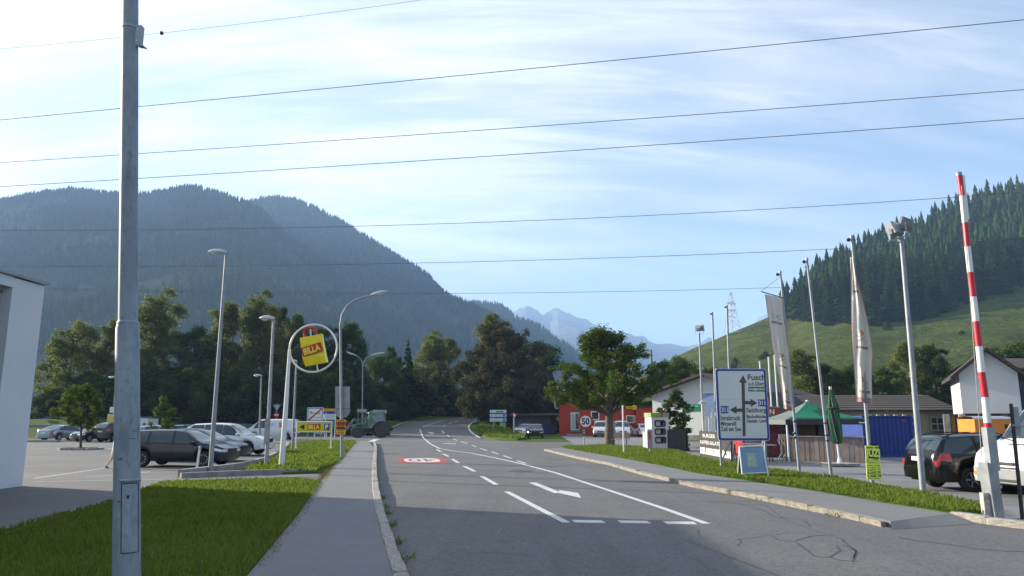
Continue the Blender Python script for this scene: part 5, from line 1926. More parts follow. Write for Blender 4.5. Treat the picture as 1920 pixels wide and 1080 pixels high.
wire("thin topmost wire with a red ball, crossing the top left sky", [(0, 92), (228, 70), (790, 0)], 13.0, 0.006, ball=303)
wire("second overhead wire, highest one spanning the whole sky", [(0, 225), (960, 132), (1920, 37)], 15.0, 0.017)
wire("third overhead wire from the top, spanning the sky", [(0, 305), (960, 240), (1920, 168)], 14.0, 0.017)
wire("fourth overhead wire, just above the left mountain top", [(0, 350), (960, 290), (1920, 222)], 14.0, 0.019)
wire("fifth overhead wire, crossing the mountain crest", [(0, 432), (960, 415), (1920, 360)], 15.0, 0.022)
wire("sixth overhead wire, crossing the mountain flank", [(0, 499), (960, 489), (1920, 448)], 15.0, 0.026)
wire("lowest overhead wire, just above the tree row tops", [(100, 541), (640, 550), (1400, 541), (1920, 520)], 14.0, 0.024)


# ------------------------------------------------------------------ lamps
def lamp_head(root, at_, dirx, m, tilt=0.08, L=0.62, name="lamp_head"):
    """flattened cobra head with a bowl below; at_ is where it joins the pole, dirx the pointing direction"""
    rows = []
    for t, w_, h in ((0.0, 0.05, 0.05), (0.12, 0.085, 0.09), (0.4, 0.13, 0.13), (0.7, 0.14, 0.12), (0.92, 0.10, 0.07), (1.0, 0.03, 0.02)):
        x = t * L
        z = x * tilt
        rows.append([(x, w_ * math.cos(a), z + (h if math.sin(a) > 0 else 0.03) * math.sin(a)) for a in np.linspace(0, 2 * math.pi, 14)])
    e = MB().grid(rows).build(name, m, root, smooth=50)
    e.location = at_
    e.rotation_euler = (0, 0, dirx)
    rows = []
    for t, w_, h in ((0.42, 0.02, 0.0), (0.5, 0.09, 0.06), (0.65, 0.11, 0.09), (0.82, 0.09, 0.06), (0.92, 0.02, 0.0)):
        x = t * L
        rows.append([(x, w_ * math.cos(a), x * tilt - 0.025 - h * abs(math.sin(a))) for a in np.linspace(0, math.pi, 9)])
    MB().grid(rows).build("lamp_glass", mat("milky_lamp_bowl", (0.55, 0.57, 0.58), 0.2), e, smooth=50)
    return e


def lamp(label, bx, by, tx, ty, r0, r1, headL=0.62, box=None, dirx=math.pi, group="car park lamps"):
    b = G(bx, by)
    t = P(tx, ty, b.y)
    o = thing("car_park_lamp", label, "lamp post", (b.x, b.y, 0), 0, group)
    post(o, "post", (t.x - b.x, 0, t.z), r0, r1, M_GALV2)
    lamp_head(o, (t.x - b.x + 0.06 * math.copysign(1, -math.cos(dirx)), 0, t.z), dirx, mat("light_grey_lamp", (0.45, 0.47, 0.49), 0.4, 0.2), 0.05, headL)
    MB().lathe([(r0 * 1.6, 0), (r0 * 1.6, 0.03)], 12, "Z").build("base_flange", M_GALV2, o)
    if box:
        z0, z1, w_ = box
        fr = lambda z: (t.x - b.x) * z / t.z
        MB().box((fr(z0) - r0 * 0.3, -r0 * 0.6, (z0 + z1) / 2), (w_, 0.12, z1 - z0)).build("control_box", M_GALV2, o)
    return o


lamp("tall car park lamp standing at the wall beside the parked navy estate", 394, 889, 424, 474, 0.085, 0.045, 0.72)
lamp("second tall car park lamp, between white car and round sign", 499, 879, 513, 598, 0.082, 0.05, 0.62, (0.95, 1.9, 0.17))
lamp("small far car park lamp above the white van", 486, 836, 490, 705, 0.085, 0.05, 0.62)
lamp("car park lamp close behind the white pole of the round sign", 548, 850, 556, 678, 0.075, 0.05, 0.6)
lamp("far car park lamp peeking out behind the near grey pole", 211.5, 826, 217, 708, 0.09, 0.05, 0.7)


def arm_lamp(label, base, arms, r0, r1, top):
    o = thing("street_lamp", label, "street lamp", base, 0, "street lamps")
    post(o, "post", top, r0, r1, M_GALV2)
    for pts, hd in arms:
        MB().tube(pts, [r1] + [r1 * 0.8] * (len(pts) - 2) + [r1 * 0.6], 10).build("arm", M_GALV2, o, smooth=60)
        a, b_ = Vector(pts[-1]), Vector(hd)
        e = lamp_head(o, a, math.atan2(b_.y - a.y, b_.x - a.x), mat("light_grey_lamp", (0.45, 0.47, 0.49), 0.4, 0.2), (b_.z - a.z) / max(0.1, (b_ - a).xy.length), (b_ - a).xy.length * 1.05)
    return o


b = G(642, 864)
q = lambda x, y: (P(x, y, b.y).x - b.x, 0, P(x, y, b.y).z)
sl = arm_lamp("street lamp with single curved arm on the pavement edge, carrying signs", (b.x, b.y, 0), [([q(638, 610), q(641, 590), q(650, 574), q(666, 562), q(694, 554)], q(727, 547))], 0.085, 0.05, q(638, 609))
M_BACK = mat("sign_back_aluminium", (0.30, 0.32, 0.35), 0.5, 0.4, 0.1, 3)
rp1 = [q(627.5, 724.5), q(655, 724.5), q(655, 766), q(627.5, 766)]
MB().plate([(p_[0], p_[2]) for p_ in rp1], 0.10, 0.13).build("sign_back", M_BACK, sl)
dc = q(641, 767)
MB().plate([(dc[0] + 0.37 * math.cos(a), dc[2] + 0.42 * math.sin(a)) for a in np.linspace(math.pi, 2 * math.pi, 18)], 0.10, 0.13).build("sign_back", M_BACK, sl)
for z in (1.6, 2.1, 2.7):
    MB().box((0, 0.09, z + 0.2), (0.34, 0.04, 0.05)).build("sign_clamp", M_GALV, sl)
b2 = b.copy()
po = thing("orange_poster", "orange poster with yellow and black print tied to the street lamp", "poster", (b.x, b.y - 0.11, 0), 0)
oz0, oz1 = q(641, 815)[2], q(641, 786.5)[2]
ox0, ox1 = q(631, 800)[0], q(649.5, 800)[0]
M_ORANGE = mat("poster_orange", (0.75, 0.16, 0.03), 0.6, 0, 0.05, 5)
MB().box(((ox0 + ox1) / 2, 0, (oz0 + oz1) / 2), (ox1 - ox0, 0.012, oz1 - oz0)).build("sheet", M_ORANGE, po)
hh = oz1 - oz0
cxp = (ox0 + ox1) / 2
for f0, f1, m_ in ((0.86, 0.97, M_YELLOW), (0.66, 0.84, M_RED), (0.54, 0.64, M_YELLOW), (0.36, 0.52, M_RED), (0.08, 0.32, M_YELLOW)):
    MB().box((cxp, -0.009, oz0 + hh * (f0 + f1) / 2), ((ox1 - ox0) * 0.86, 0.006, hh * (f1 - f0))).build("print_band", m_, po)
for f, w_, h_ in ((0.91, 0.30, 0.04), (0.68, 0.40, 0.03), (0.59, 0.32, 0.05), (0.39, 0.38, 0.035), (0.44, 0.36, 0.05), (0.25, 0.28, 0.04), (0.15, 0.30, 0.03)):
    MB().box((cxp, -0.014, oz0 + hh * f), (w_, 0.004, h_)).build("print_line", mat("poster_dark_print", (0.08, 0.03, 0.015), 0.6), po)

b = Vector((P(680, 780, 92).x, 92, 0))
q = lambda x, y: (P(x, y, 92).x - b.x, 0, P(x, y, 92).z)
arm_lamp("street lamp with two arms beyond the tractor", tuple(b), [([q(680, 690), q(679, 680), q(676, 672), q(670, 668)], q(650, 660)), ([q(680, 690), q(682, 678), q(688, 670), q(696, 666)], q(720, 661))], 0.09, 0.06, q(680, 689))
for lab, x0, x1, y0, y1, YY in (("grey back of a small road sign behind the two arm street lamp", 670, 688, 767, 773, 90), ("grey back of a road sign behind the tractor cab", 699, 725, 768.5, 775, 89)):
    a_, c_ = P(x0, y0, YY), P(x1, y1, YY)
    o = thing("road_sign", lab, "sign", ((a_.x + c_.x) / 2, YY, 0), 0)
    MB().box((0, -0.03, (a_.z + c_.z) / 2), (c_.x - a_.x, 0.03, a_.z - c_.z)).build("panel", M_BACK, o)
    for s in (-0.4, 0.4):
        MB().tube([(s * (c_.x - a_.x), 0.03, -0.1), (s * (c_.x - a_.x), 0.03, a_.z)], 0.035, 8).build("leg", M_GALV, o)

# ------------------------------------------------------------------ round store sign
b = G(527, 882)
Yb = b.y
q = lambda x, y: (P(x, y, Yb).x - b.x, 0, P(x, y, Yb).z)
rs = thing("store_sign", "white ring sign with yellow shopping bag on a tall white pole", "sign", (b.x, Yb, 0), 0)
rc = q(587.5, 653)
rr_ = (q(632, 653)[0] - q(543, 653)[0]) / 2
MB().tube([(0, 0, -0.2), q(535, 780), q(543, 655)], [0.115, 0.09, 0.055], 14).build("pole", M_WHITEM, rs, smooth=50)
MB().tube([(rc[0] + rr_ * math.cos(a), 0, rc[2] + rr_ * math.sin(a)) for a in np.linspace(0, 2 * math.pi, 61)], 0.038, 10, False).build("ring", M_WHITEM, rs, smooth=60)
MB().tube([q(582, 613), q(583, 632)], 0.03, 8).build("rod", M_WHITEM, rs)
MB().tube([q(594, 683), q(596, 696)], 0.03, 8).build("rod", M_WHITEM, rs)
tl, tr_, br_, bl = q(562, 634), q(605, 626), q(614.5, 679), q(573, 687)
ml, mr_ = q(567, 660), q(610, 658)
bagb = MB()
front = [[], []]
fr_rows = []
for (l_, r2_, dp) in ((bl, br_, 0.26), (q(568, 672), q(611.5, 668), 0.30), (ml, mr_, 0.22), (q(564, 646), q(607, 643), 0.24), (tl, tr_, 0.16)):
    fr_rows.append([(l_[0], dp * 0.5, l_[2]), (l_[0] + 0.02, -dp * 0.5, l_[2])] + [(l_[0] + (r2_[0] - l_[0]) * f, -dp * 0.5 - 0.02 * math.sin(f * 9), l_[2] + (r2_[2] - l_[2]) * f) for f in (0.25, 0.5, 0.75)] + [(r2_[0] - 0.02, -dp * 0.5, r2_[2]), (r2_[0], dp * 0.5, r2_[2]), (l_[0], dp * 0.5, l_[2])])
bagb.grid(fr_rows)
bagb.f.append(tuple(range(7)))
bagb.mi.append(0)
bag = bagb.build("shopping_bag", mat("glossy_bag_yellow", (0.82, 0.62, 0.0), 0.3, 0, 0.04, 3), rs)
hp = [q(572, 633), q(570, 622), q(573, 616.5), q(588, 614.5), q(592, 618), q(594, 630)]
MB().tube(hp, 0.055, 6).build("bag_handle", M_RED, bag)
pc = q(587, 656)
ang_ = math.atan2(tr_[2] - tl[2], tr_[0] - tl[0]) + 0.13
lg = link("logo_panel", None, bag, (pc[0], -0.17, pc[2]), (0, -ang_, 0))
MB().box((0, 0, 0), (0.78, 0.02, 0.35)).build("red_panel", M_RED, lg)
lettering("BILLA", 0.34, mat("logo_yellow", (0.86, 0.66, 0.05), 0.4), lg, (0, -0.014, 0), (math.pi / 2, 0, 0), 0.66, bold=0.014)

# arrow sign to the store
b = G(589, 848)
Yb = b.y
q = lambda x, y: (P(x, y, Yb).x - b.x, 0, P(x, y, Yb).z)
ss = thing("store_arrow_sign", "yellow arrow sign with red logo and blue parking square on the grass", "sign", (b.x, Yb, 0), 0)
x0, x1, z0, z1 = q(557.5, 800)[0], q(621, 800)[0], q(590, 808.5)[2], q(590, 792.5)[2]
MB().box(((x0 + x1) / 2, 0, (z0 + z1) / 2), (x1 - x0, 0.06, z1 - z0)).build("board", mat("board_yellow", (0.62, 0.52, 0.0), 0.4, 0, 0.03, 3), ss)
fr_ = MB()
zb0 = 0.0
for (a, b_) in (((x0 - 0.03, 0, -0.15), (x0 - 0.03, 0, z1 + 0.05)), ((x1 + 0.03, 0, -0.15), (x1 + 0.03, 0, z1 + 0.05)), ((x0 - 0.03, 0, z1 + 0.04), (x1 + 0.03, 0, z1 + 0.04)), ((x0, 0, z0 - 0.04), (x1, 0, z0 - 0.04))):
    fr_.tube([a, b_], 0.04, 8)
fr_.build("frame", M_WHITEM, ss, smooth=50)
for s in (x0 - 0.03, x1 + 0.03):
    MB().box((s, 0, 0.1), (0.16, 0.16, 0.35)).build("foot_block", M_WHITEM, ss)
u = (x1 - x0)
H_ = z1 - z0
zm = (z0 + z1) / 2
MB().plate([(x0 + u * 0.06, zm), (x0 + u * 0.215, zm + H_ * 0.33), (x0 + u * 0.215, zm - H_ * 0.33)], -0.036, -0.031).build("arrow", M_INK, ss)
lp = link("logo_panel", None, ss, (x0 + u * 0.495, -0.034, zm), (0, -0.04, 0))
MB().box((0, 0, 0), (u * 0.385, 0.006, H_ * 0.66)).build("red_panel", M_RED, lp)
lettering("BILLA", H_ * 0.60, mat("logo_yellow", (0.86, 0.66, 0.05), 0.4), lp, (0, -0.007, 0), (math.pi / 2, 0, 0), u * 0.33, bold=0.02)
MB().box((x0 + u * 0.875, -0.034, zm), (u * 0.165, 0.006, H_ * 0.74)).build("blue_square", M_BLUE, ss)
lettering("P", H_ * 0.75, M_WHITE, ss, (x0 + u * 0.875, -0.041, zm), bold=0.015)

# end of town sign
b = G(590, 836)
Yb = 60.0
q = lambda x, y: (P(x, y, Yb).x, P(x, y, Yb).z)
a_, c_ = q(576.5, 764), q(605.5, 790)
ts = thing("town_sign", "white end of town sign with red diagonal bar on two posts", "sign", ((a_[0] + c_[0]) / 2, Yb, 0), 0)
w_, h_ = c_[0] - a_[0], a_[1] - c_[1]
zc_ = (a_[1] + c_[1]) / 2
MB().plate(rrect(-w_ / 2, w_ / 2, zc_ - h_ / 2, zc_ + h_ / 2, 0.06), 0.0, 0.03).build("panel", M_WHITE, ts)
bf = MB()
for x0_, x1_, z0_, z1_ in ((-w_ / 2 + .05, w_ / 2 - .05, zc_ + h_ / 2 - .10, zc_ + h_ / 2 - .05), (-w_ / 2 + .05, w_ / 2 - .05, zc_ - h_ / 2 + .05, zc_ - h_ / 2 + .10), (-w_ / 2 + .05, -w_ / 2 + .10, zc_ - h_ / 2 + .1, zc_ + h_ / 2 - .1), (w_ / 2 - .10, w_ / 2 - .05, zc_ - h_ / 2 + .1, zc_ + h_ / 2 - .1)):
    bf.plate([(x0_, z0_), (x1_, z0_), (x1_, z1_), (x0_, z1_)], -0.006, -0.002)
bf.build("blue_border", M_BLUE, ts)
lettering("Bruck", 0.36, M_INK, ts, (0, -0.008, zc_ + 0.13), (math.pi / 2, 0, 0), w_ * 0.66)
lettering("a.d. Glocknerstraße", 0.13, M_INK, ts, (0, -0.008, zc_ - 0.22), (math.pi / 2, 0, 0), w_ * 0.72)
MB().bar((-w_ / 2 + 0.12, -0.014, zc_ - h_ / 2 + 0.08), (w_ / 2 - 0.12, -0.014, zc_ + h_ / 2 - 0.08), 0.006, 0.11).build("red_bar", M_RED, ts)
for s in (-w_ * 0.42, w_ * 0.42):
    MB().tube([(s, 0.06, -0.1), (s, 0.06, zc_ + h_ / 2)], 0.035, 8).build("leg", M_GALV, ts)
MB().box((0.15, 0.0, zc_ - h_ / 2 - 0.1), (0.7, 0.03, 0.14)).build("small_plate", M_WHITE, ts)
# green and yellow route panel further back
Yb = 74.0
q = lambda x, y: (P(x, y, Yb).x, P(x, y, Yb).z)
a_, c_ = q(606, 766), q(629, 812)
gs = thing("route_board", "tall green and white route board with yellow strip behind town sign", "sign", ((a_[0] + c_[0]) / 2, Yb, 0), 0)
w_ = c_[0] - a_[0]
for y0, y1, m_ in ((766, 771.3, mat("strip_orange", (0.62, 0.30, 0.01), 0.5)), (772, 776, M_BLUE), (776.4, 786.5, M_WHITE), (787, 805, M_GREEN)):
    zt2, zb2 = q(617, y0)[1], q(617, y1)[1]
    MB().box((0, 0, (zt2 + zb2) / 2), (w_, 0.04, zt2 - zb2)).build("panel", m_, gs)
for y0 in (778.5, 781, 783.5, 790, 794, 798):
    MB().box((0.05, -0.025, q(617, y0)[1]), (w_ * 0.75, 0.006, 0.05)).build("print_line", mat("panel_grey_print", (0.28, 0.32, 0.36), 0.6), gs)
for s in (-w_ * 0.28, w_ * 0.46):
    MB().tube([(s, -0.06, -0.1), (s, -0.06, q(617, 774)[1])], 0.05, 8).build("leg", M_WHITEM, gs)
# low grey board under it
a_, c_ = P(590, 808, 72), P(612, 814, 72)
lb = thing("small_board", "low pale grey board on two short white legs behind the arrow sign", "sign", ((a_.x + c_.x) / 2, 72, 0), 0)
MB().box((0, 0, (a_.z + c_.z) / 2), (c_.x - a_.x, 0.04, a_.z - c_.z)).build("panel", M_BACK, lb)
for s in (-0.5, 0.5):
    MB().box((s * (c_.x - a_.x), 0, 0.3), (0.08, 0.08, 1.2)).build("leg", M_WHITEM, lb)

# yield and no entry sign by the guard rail
Yb = 84.0
c_ = P(519, 765, Yb)
yo = thing("yield_sign", "back of a triangular sign above a red no entry disc near the guard rail", "sign", (c_.x, Yb, 0), 0)
MB().tube([(0, 0.03, 0), (0, 0.03, c_.z + 0.5)], 0.04, 8).build("post", M_GALV, yo)
MB().plate([(-0.42, c_.z + 0.36), (0.42, c_.z + 0.36), (0, c_.z - 0.36)], -0.02, 0.0).build("triangle", M_BACK, yo)
z2 = P(520, 778, Yb).z
MB().plate(disc(0, z2, 0.30, 24), -0.02, 0.0).build("no_entry_disc", M_RED, yo)
MB().box((0, -0.024, z2), (0.42, 0.006, 0.11)).build("white_bar", M_WHITE, yo)

# guard rails on the bank
def guard_rail(label, px0, px1, Y0, z0, h):
    a, b_ = P(px0, 790, Y0), P(px1, 790, Y0)
    o = thing("guard_rail", label, "guard rail", (0, 0, 0), 0, "guard rails on the bank")
    rows = []
    prof = [(0.0, 0.0), (-0.05, 0.04), (-0.05, 0.11), (0.0, 0.155), (-0.05, 0.20), (-0.05, 0.27), (0.0, 0.31)]
    for x in np.linspace(a.x, b_.x, 40):
        rows.append([(x, Y0 + dy, z0 + h - 0.31 + dz) for dy, dz in prof])
    MB().grid(rows).build("beam", M_GALV2, o, smooth=30)
    n = int((b_.x - a.x) / 4)
    for i in range(n + 1):
        x = a.x + (b_.x - a.x) * i / n
        MB().box((x, Y0 + 0.07, z0 + h / 2 - 0.2), (0.08, 0.10, h + 0.4)).build("post", M_GALV2, o)
    return o


guard_rail("lower steel guard rail nearest the car park on the bank", 40, 556, 91.5, 0.55, 0.8)
guard_rail("upper steel guard rail running below the tree row", 40, 530, 97.5, 1.45, 0.85)

# yellow notice column behind the near pole
c_ = P(208, 778, 66)
yc = thing("notice_column", "pale column with yellow notice beside the near grey pole", "notice board", (c_.x + 0.15, 66, 0), 0)
MB().box((0, 0, 0.55), (0.12, 0.12, 1.1)).build("post", M_GALV, yc)
MB().box((0, 0, 1.75), (0.75, 0.3, 1.3)).build("cabinet", mat("cream_cabinet", (0.62, 0.58, 0.35), 0.5), yc)
MB().box((0, -0.16, 2.05), (0.70, 0.02, 0.28)).build("yellow_band", M_YELLOW, yc)
MB().box((0, 0, 2.75), (0.45, 0.3, 0.5)).build("top_box", M_WHITEM, yc)
c_ = P(273, 795, 70)
tb_ = thing("box_trailer", "white box trailer behind the parked cars beside the near pole", "trailer", (c_.x, 70, 0), 0.1)
MB().box((0, 0, 1.25), (1.3, 2.6, 1.5)).build("box_body", WHT, tb_)
for s in (-0.6, 0.6):
    MB().lathe([(0.15, -0.08), (0.3, -0.08), (0.3, 0.08), (0.15, 0.08)], 16, "X", (s, 0.2, 0.3)).build("wheel", M_TYRE, tb_)
MB().bar((0, 1.3, 0.5), (0, 2.3, 0.5), 0.1).build("drawbar", M_DARKM, tb_)
MB().box((0, 0, 0.46), (1.1, 2.5, 0.12)).build("frame", M_DARKM, tb_)

# short leaning post
b = G(368, 886)
t = P(375.5, 838, b.y)
bp_ = thing("marker_post", "short leaning steel post in front of the navy estate", "post", (b.x, b.y, 0), 0)
MB().tube([(0, 0, -0.1), (t.x - b.x, 0, t.z)], 0.045, 10).build("post", M_GALV, bp_, smooth=50)
MB().lathe([(0.046, 0), (0.04, 0.02), (0.01, 0.03)], 10, "Z", (t.x - b.x, 0, t.z)).build("cap", M_GALV, bp_, smooth=50)
MB().box((t.x - b.x - 0.03, -0.05, t.z * 0.55), (0.07, 0.02, t.z * 0.7), 0, 0, math.atan2(t.x - b.x, t.z)).build("strip", M_WHITEM, bp_)

# tree island in the car park
b = G(151, 843)
isl = thing("tree_island", "small kerbed island around the car park tree", "kerb island", (b.x, b.y, 0), 0)
for k in range(10):
    a = 2 * math.pi * k / 10
    MB().box((1.25 * math.cos(a), 0.9 * math.sin(a), 0.05), (0.62, 0.16, 0.14), math.atan2(0.9 * math.cos(a), -1.25 * math.sin(a))).build("kerb_stone", M_CONC, isl)
MB().prism([(1.2 * math.cos(a), 0.85 * math.sin(a)) for a in np.linspace(0, 2 * math.pi, 17)[:-1]], 0.0, 0.06).build("soil", mat("soil", (0.07, 0.055, 0.04), 0.95, 0, 0.3, 6, 0.4, 30), isl)
# dark flat traffic block near the first saloon
b = G(82, 829)
MBk = thing("kerb_strip", "low dark kerb strip at the car park edge near the saloon", "kerb", (b.x, b.y, 0), 0)
MB().box((0, 0, 0.09), (2.6, 0.5, 0.18)).build("strip", M_CONC, MBk)


# ------------------------------------------------------------------ child walking past the near pole
def person(label, px, py, h):
    p = G(px, py)
    o = thing("person", label, "person", (p.x, p.y, 0.003), R(15))
    s = h / 1.30
    J = dict(pel=(0, 0, 0.66), spn=(0.01, 0, 0.86), chs=(0.02, 0, 1.0), nek=(0.025, 0, 1.09), hd0=(0.03, 0, 1.16), hd1=(0.03, 0, 1.26),
             hl=(0, 0.07, 0.63), kl=(0.13, 0.075, 0.37), al=(0.06, 0.075, 0.07), tl=(0.17, 0.08, 0.025),
             hr=(0, -0.07, 0.63), kr=(-0.08, -0.075, 0.36), ar=(-0.25, -0.075, 0.10), tr=(-0.19, -0.08, 0.025),
             sl=(0.02, 0.12, 1.03), el=(-0.10, 0.17, 0.85), wl=(-0.06, 0.18, 0.68), sr=(0.02, -0.12, 1.03), er=(0.08, -0.17, 0.85), wr=(0.19, -0.17, 0.74))
    Rd = dict(pel=.085, spn=.082, chs=.088, nek=.035, hd0=.066, hd1=.07, hl=.068, kl=.043, al=.026, tl=.022, hr=.068, kr=.043, ar=.026, tr=.022, sl=.042, el=.030, wl=.021, sr=.042, er=.030, wr=.021)
    E = [("pel", "spn"), ("spn", "chs"), ("chs", "nek"), ("nek", "hd0"), ("hd0", "hd1"), ("pel", "hl"), ("hl", "kl"), ("kl", "al"), ("al", "tl"), ("pel", "hr"), ("hr", "kr"), ("kr", "ar"), ("ar", "tr"), ("chs", "sl"), ("sl", "el"), ("el", "wl"), ("chs", "sr"), ("sr", "er"), ("er", "wr")]
    for sd, wj, fx in (("l", "wl", 0.02), ("r", "wr", 0.05)):
        w_ = Vector(J[wj])
        J["p" + sd] = tuple(w_ + Vector((fx * 0.5, 0, -0.045)))
        Rd["p" + sd] = .019
        E.append((wj, "p" + sd))
        for k, (dy, ln) in enumerate(((-0.02, .045), (-0.007, .052), (0.007, .05), (0.02, .04))):
            J["f%s%d" % (sd, k)] = tuple(Vector(J["p" + sd]) + Vector((fx * 0.3 + 0.004, dy, -ln)))
            Rd["f%s%d" % (sd, k)] = .0055
            E.append(("p" + sd, "f%s%d" % (sd, k)))
        J["t" + sd + "h"] = tuple(Vector(J["p" + sd]) + Vector((0.03, 0, -0.02)))
        Rd["t" + sd + "h"] = .006
        E.append(("p" + sd, "t" + sd + "h"))
    names = list(J)
    me = bpy.data.meshes.new("body")
    me.from_pydata([tuple(c * s for c in J[k]) for k in names], [(names.index(a), names.index(b_)) for a, b_ in E], [])
    body = link("body", me, o)
    sk = body.modifiers.new("skin", "SKIN")
    sk.use_smooth_shade = True
    lay = me.skin_vertices[0].data
    for i, k in enumerate(names):
        lay[i].radius = (Rd[k] * s, Rd[k] * s)
        lay[i].use_root = (k == "pel")
    ss_ = body.modifiers.new("sub", "SUBSURF")
    ss_.levels = ss_.render_levels = 1
    me.materials.append(mat("skin", (0.50, 0.30, 0.21), 0.6))
    hair = MB().lathe([(0.074 * s, 1.215 * s), (0.078 * s, 1.26 * s), (0.06 * s, 1.315 * s), (0.02 * s, 1.335 * s)], 14, "Z", (0.02 * s, 0, 0))
    hair.build("hair", mat("light_brown_hair", (0.16, 0.10, 0.05), 0.7), o, smooth=60)
    shirt = MB().tube([(0.0, 0, 0.62 * s), (0.005, 0, 0.74 * s), (0.01, 0, 0.88 * s), (0.02, 0, 1.03 * s), (0.025, 0, 1.085 * s)], [0.125 * s, 0.118 * s, 0.112 * s, 0.118 * s, 0.05 * s], 14)
    for a in ("l", "r"):
        A_, B_ = Vector(J["s" + a]) * s, Vector(J["e" + a]) * s
        shirt.tube([A_ - Vector((0, math.copysign(0.05, A_.y), 0)), A_, A_.lerp(B_, 0.85)], [0.06 * s, 0.058 * s, 0.055 * s], 10)
    shirt.build("shirt", mat("white_shirt", (0.72, 0.72, 0.72), 0.85), o, smooth=60)
    sh_ = MB().tube([(0, 0, 0.70 * s), (0, 0, 0.60 * s)], [0.115 * s, 0.118 * s], 14)
    for a in ("l", "r"):
        A_, B_ = Vector(J["h" + a]) * s, Vector(J["k" + a]) * s
        sh_.tube([A_ + Vector((0, 0, 0.03)), A_.lerp(B_, 0.8)], [0.085 * s, 0.075 * s], 10)
    sh_.build("shorts", mat("pale_shorts", (0.55, 0.50, 0.46), 0.85), o, smooth=60)
    for a in ("l", "r"):
        B_, C_ = Vector(J["a" + a]) * s, Vector(J["t" + a]) * s
        MB().tube([B_ + Vector((-0.03, 0, -0.035)), C_ + Vector((0.02, 0, 0.0))], [0.034 * s, 0.03 * s], 8).build("shoe", mat("sandal", (0.10, 0.07, 0.05), 0.8), o, smooth=60)
    for y in (-0.024, 0.024):
        MB().lathe([(0.002, -0.006), (0.009, 0.0), (0.002, 0.006)], 8, "X", (0.03 * s + 0.068 * s, y, 1.215 * s)).build("eye", M_INK, o)
    return o


person("child in white shirt and shorts walking past behind the near grey pole", 213, 878, 1.30)
# ================================================================== RIGHT SIDE: SIGNS, FLAGS, YARD, BUILDINGS
def frame_at(px, py, Y=None):
    """local frame: base point on the ground, and a function turning a pixel at that depth into local (x, z)"""
    b = G(px, py) if Y is None else Vector((P(px, py, Y).x, Y, 0))
    Yb_ = b.y
    return b, (lambda x, y: (P(x, y, Yb_).x - b.x, P(x, y, Yb_).z))


# ------------------------------------------------------------------ big direction sign
b, q = frame_at(1393, 884)
bs = thing("direction_sign", "large white direction sign with arrows and blue border", "sign", tuple(b), 0)
xl, zt = q(1341.5, 692)
xr, zb = q(1443, 825.5)
MB().plate(rrect(xl, xr, zb, zt, 0.09), 0.0, 0.03).build("panel", M_BLUE, bs)
MB().plate(rrect(xl - 0.02, xr + 0.02, zb - 0.02, zt + 0.02, 0.10), 0.012, 0.045).build("rim", mat("sign_rim_white", (0.6, 0.62, 0.66), 0.4), bs)
MB().plate(rrect(xl + 0.075, xr - 0.075, zb + 0.075, zt - 0.075, 0.05), -0.005, 0.0).build("white_field", mat("reflective_white_film", (0.62, 0.64, 0.65), 0.45, 0, 0.04, 1.2), bs)
MB().box(((xl + xr) / 2, -0.0065, q(1390, 749)[1]), (xr - xl - 0.17, 0.002, 0.008)).build("panel_joint", mat("panel_joint_grey", (0.4, 0.41, 0.42), 0.6), bs)
# arrows
SX, SZ = 240 / 926.0, 280 / 1080.0
qz = lambda x, y: q(1290 + x * SX, 640 + y * SZ)
def poly_px(pts):
    return [qz(x, y) for x, y in pts]
MB().plate(poly_px([(386, 298), (410, 298), (416, 685), (396, 685)]), -0.010, -0.006).build("arrow_shaft", M_BROWNINK, bs)
MB().plate(poly_px([(398, 244), (426, 300), (368, 298)]), -0.0105, -0.006).build("arrow_head", M_BROWNINK, bs)
MB().plate(poly_px([(300, 496), (350, 468), (352, 526)]), -0.0105, -0.006).build("arrow_head", M_BROWNINK, bs)
MB().plate(poly_px([(350, 486), (392, 486), (392, 511), (350, 509)]), -0.0112, -0.006).build("arrow_shaft", M_BROWNINK, bs)
MB().plate(poly_px([(502, 446), (452, 416), (453, 474)]), -0.0105, -0.006).build("arrow_head", M_BROWNINK, bs)
MB().plate(poly_px([(408, 430), (453, 432), (453, 457), (408, 454)]), -0.0112, -0.006).build("arrow_shaft", M_BROWNINK, bs)


def sgn(txt, x0, x1, y0, y1, m=None, yy=-0.009):
    a, c = qz(x0, y1), qz(x1, y0)
    w, h = c[0] - a[0], c[1] - a[1]
    lettering(txt, h * 1.36, m or M_BROWNINK, bs, ((a[0] + c[0]) / 2, yy, (a[1] + c[1]) / 2), (math.pi / 2, 0, 0), w, height=h, bold=h * 0.035)


sgn("Fusch", 432, 558, 238, 282)
sgn("a.d.Glstr.", 436, 556, 292, 320)
sgn("Salzburg", 423, 565, 480, 524)
sgn("Bischofshofen", 424, 566, 530, 556)
sgn("Gastein  Lend", 424, 565, 560, 588)
sgn("Innsbruck", 237, 379, 536, 572)
sgn("Mittersill", 238, 347, 580, 610)
sgn("Zell am See", 238, 383, 618, 650)
MB().plate(poly_px([(435, 328), (560, 330), (560, 364), (435, 362)]), -0.009, -0.006).build("green_panel", M_GREEN, bs)
sgn("Großglockner", 440, 556, 336, 358, M_WHITE, -0.011)
for (x0, x1, y0, y1) in ((508, 563, 420, 470), (237, 292, 468, 521)):
    MB().plate(poly_px([(x0, y0), (x1, y0), (x1, y1), (x0, y1)]), -0.009, -0.006).build("blue_panel", M_BLUE, bs)
    sgn("311", x0 + 6, x1 - 6, y0 + 9, y1 - 9, M_WHITE, -0.011)
for x in (q(1350, 800)[0], q(1434, 800)[0]):
    MB().tube([(x, 0.08, -0.2), (x, 0.08, zt + 0.03)], 0.045, 10).build("leg", M_GALV, bs, smooth=50)
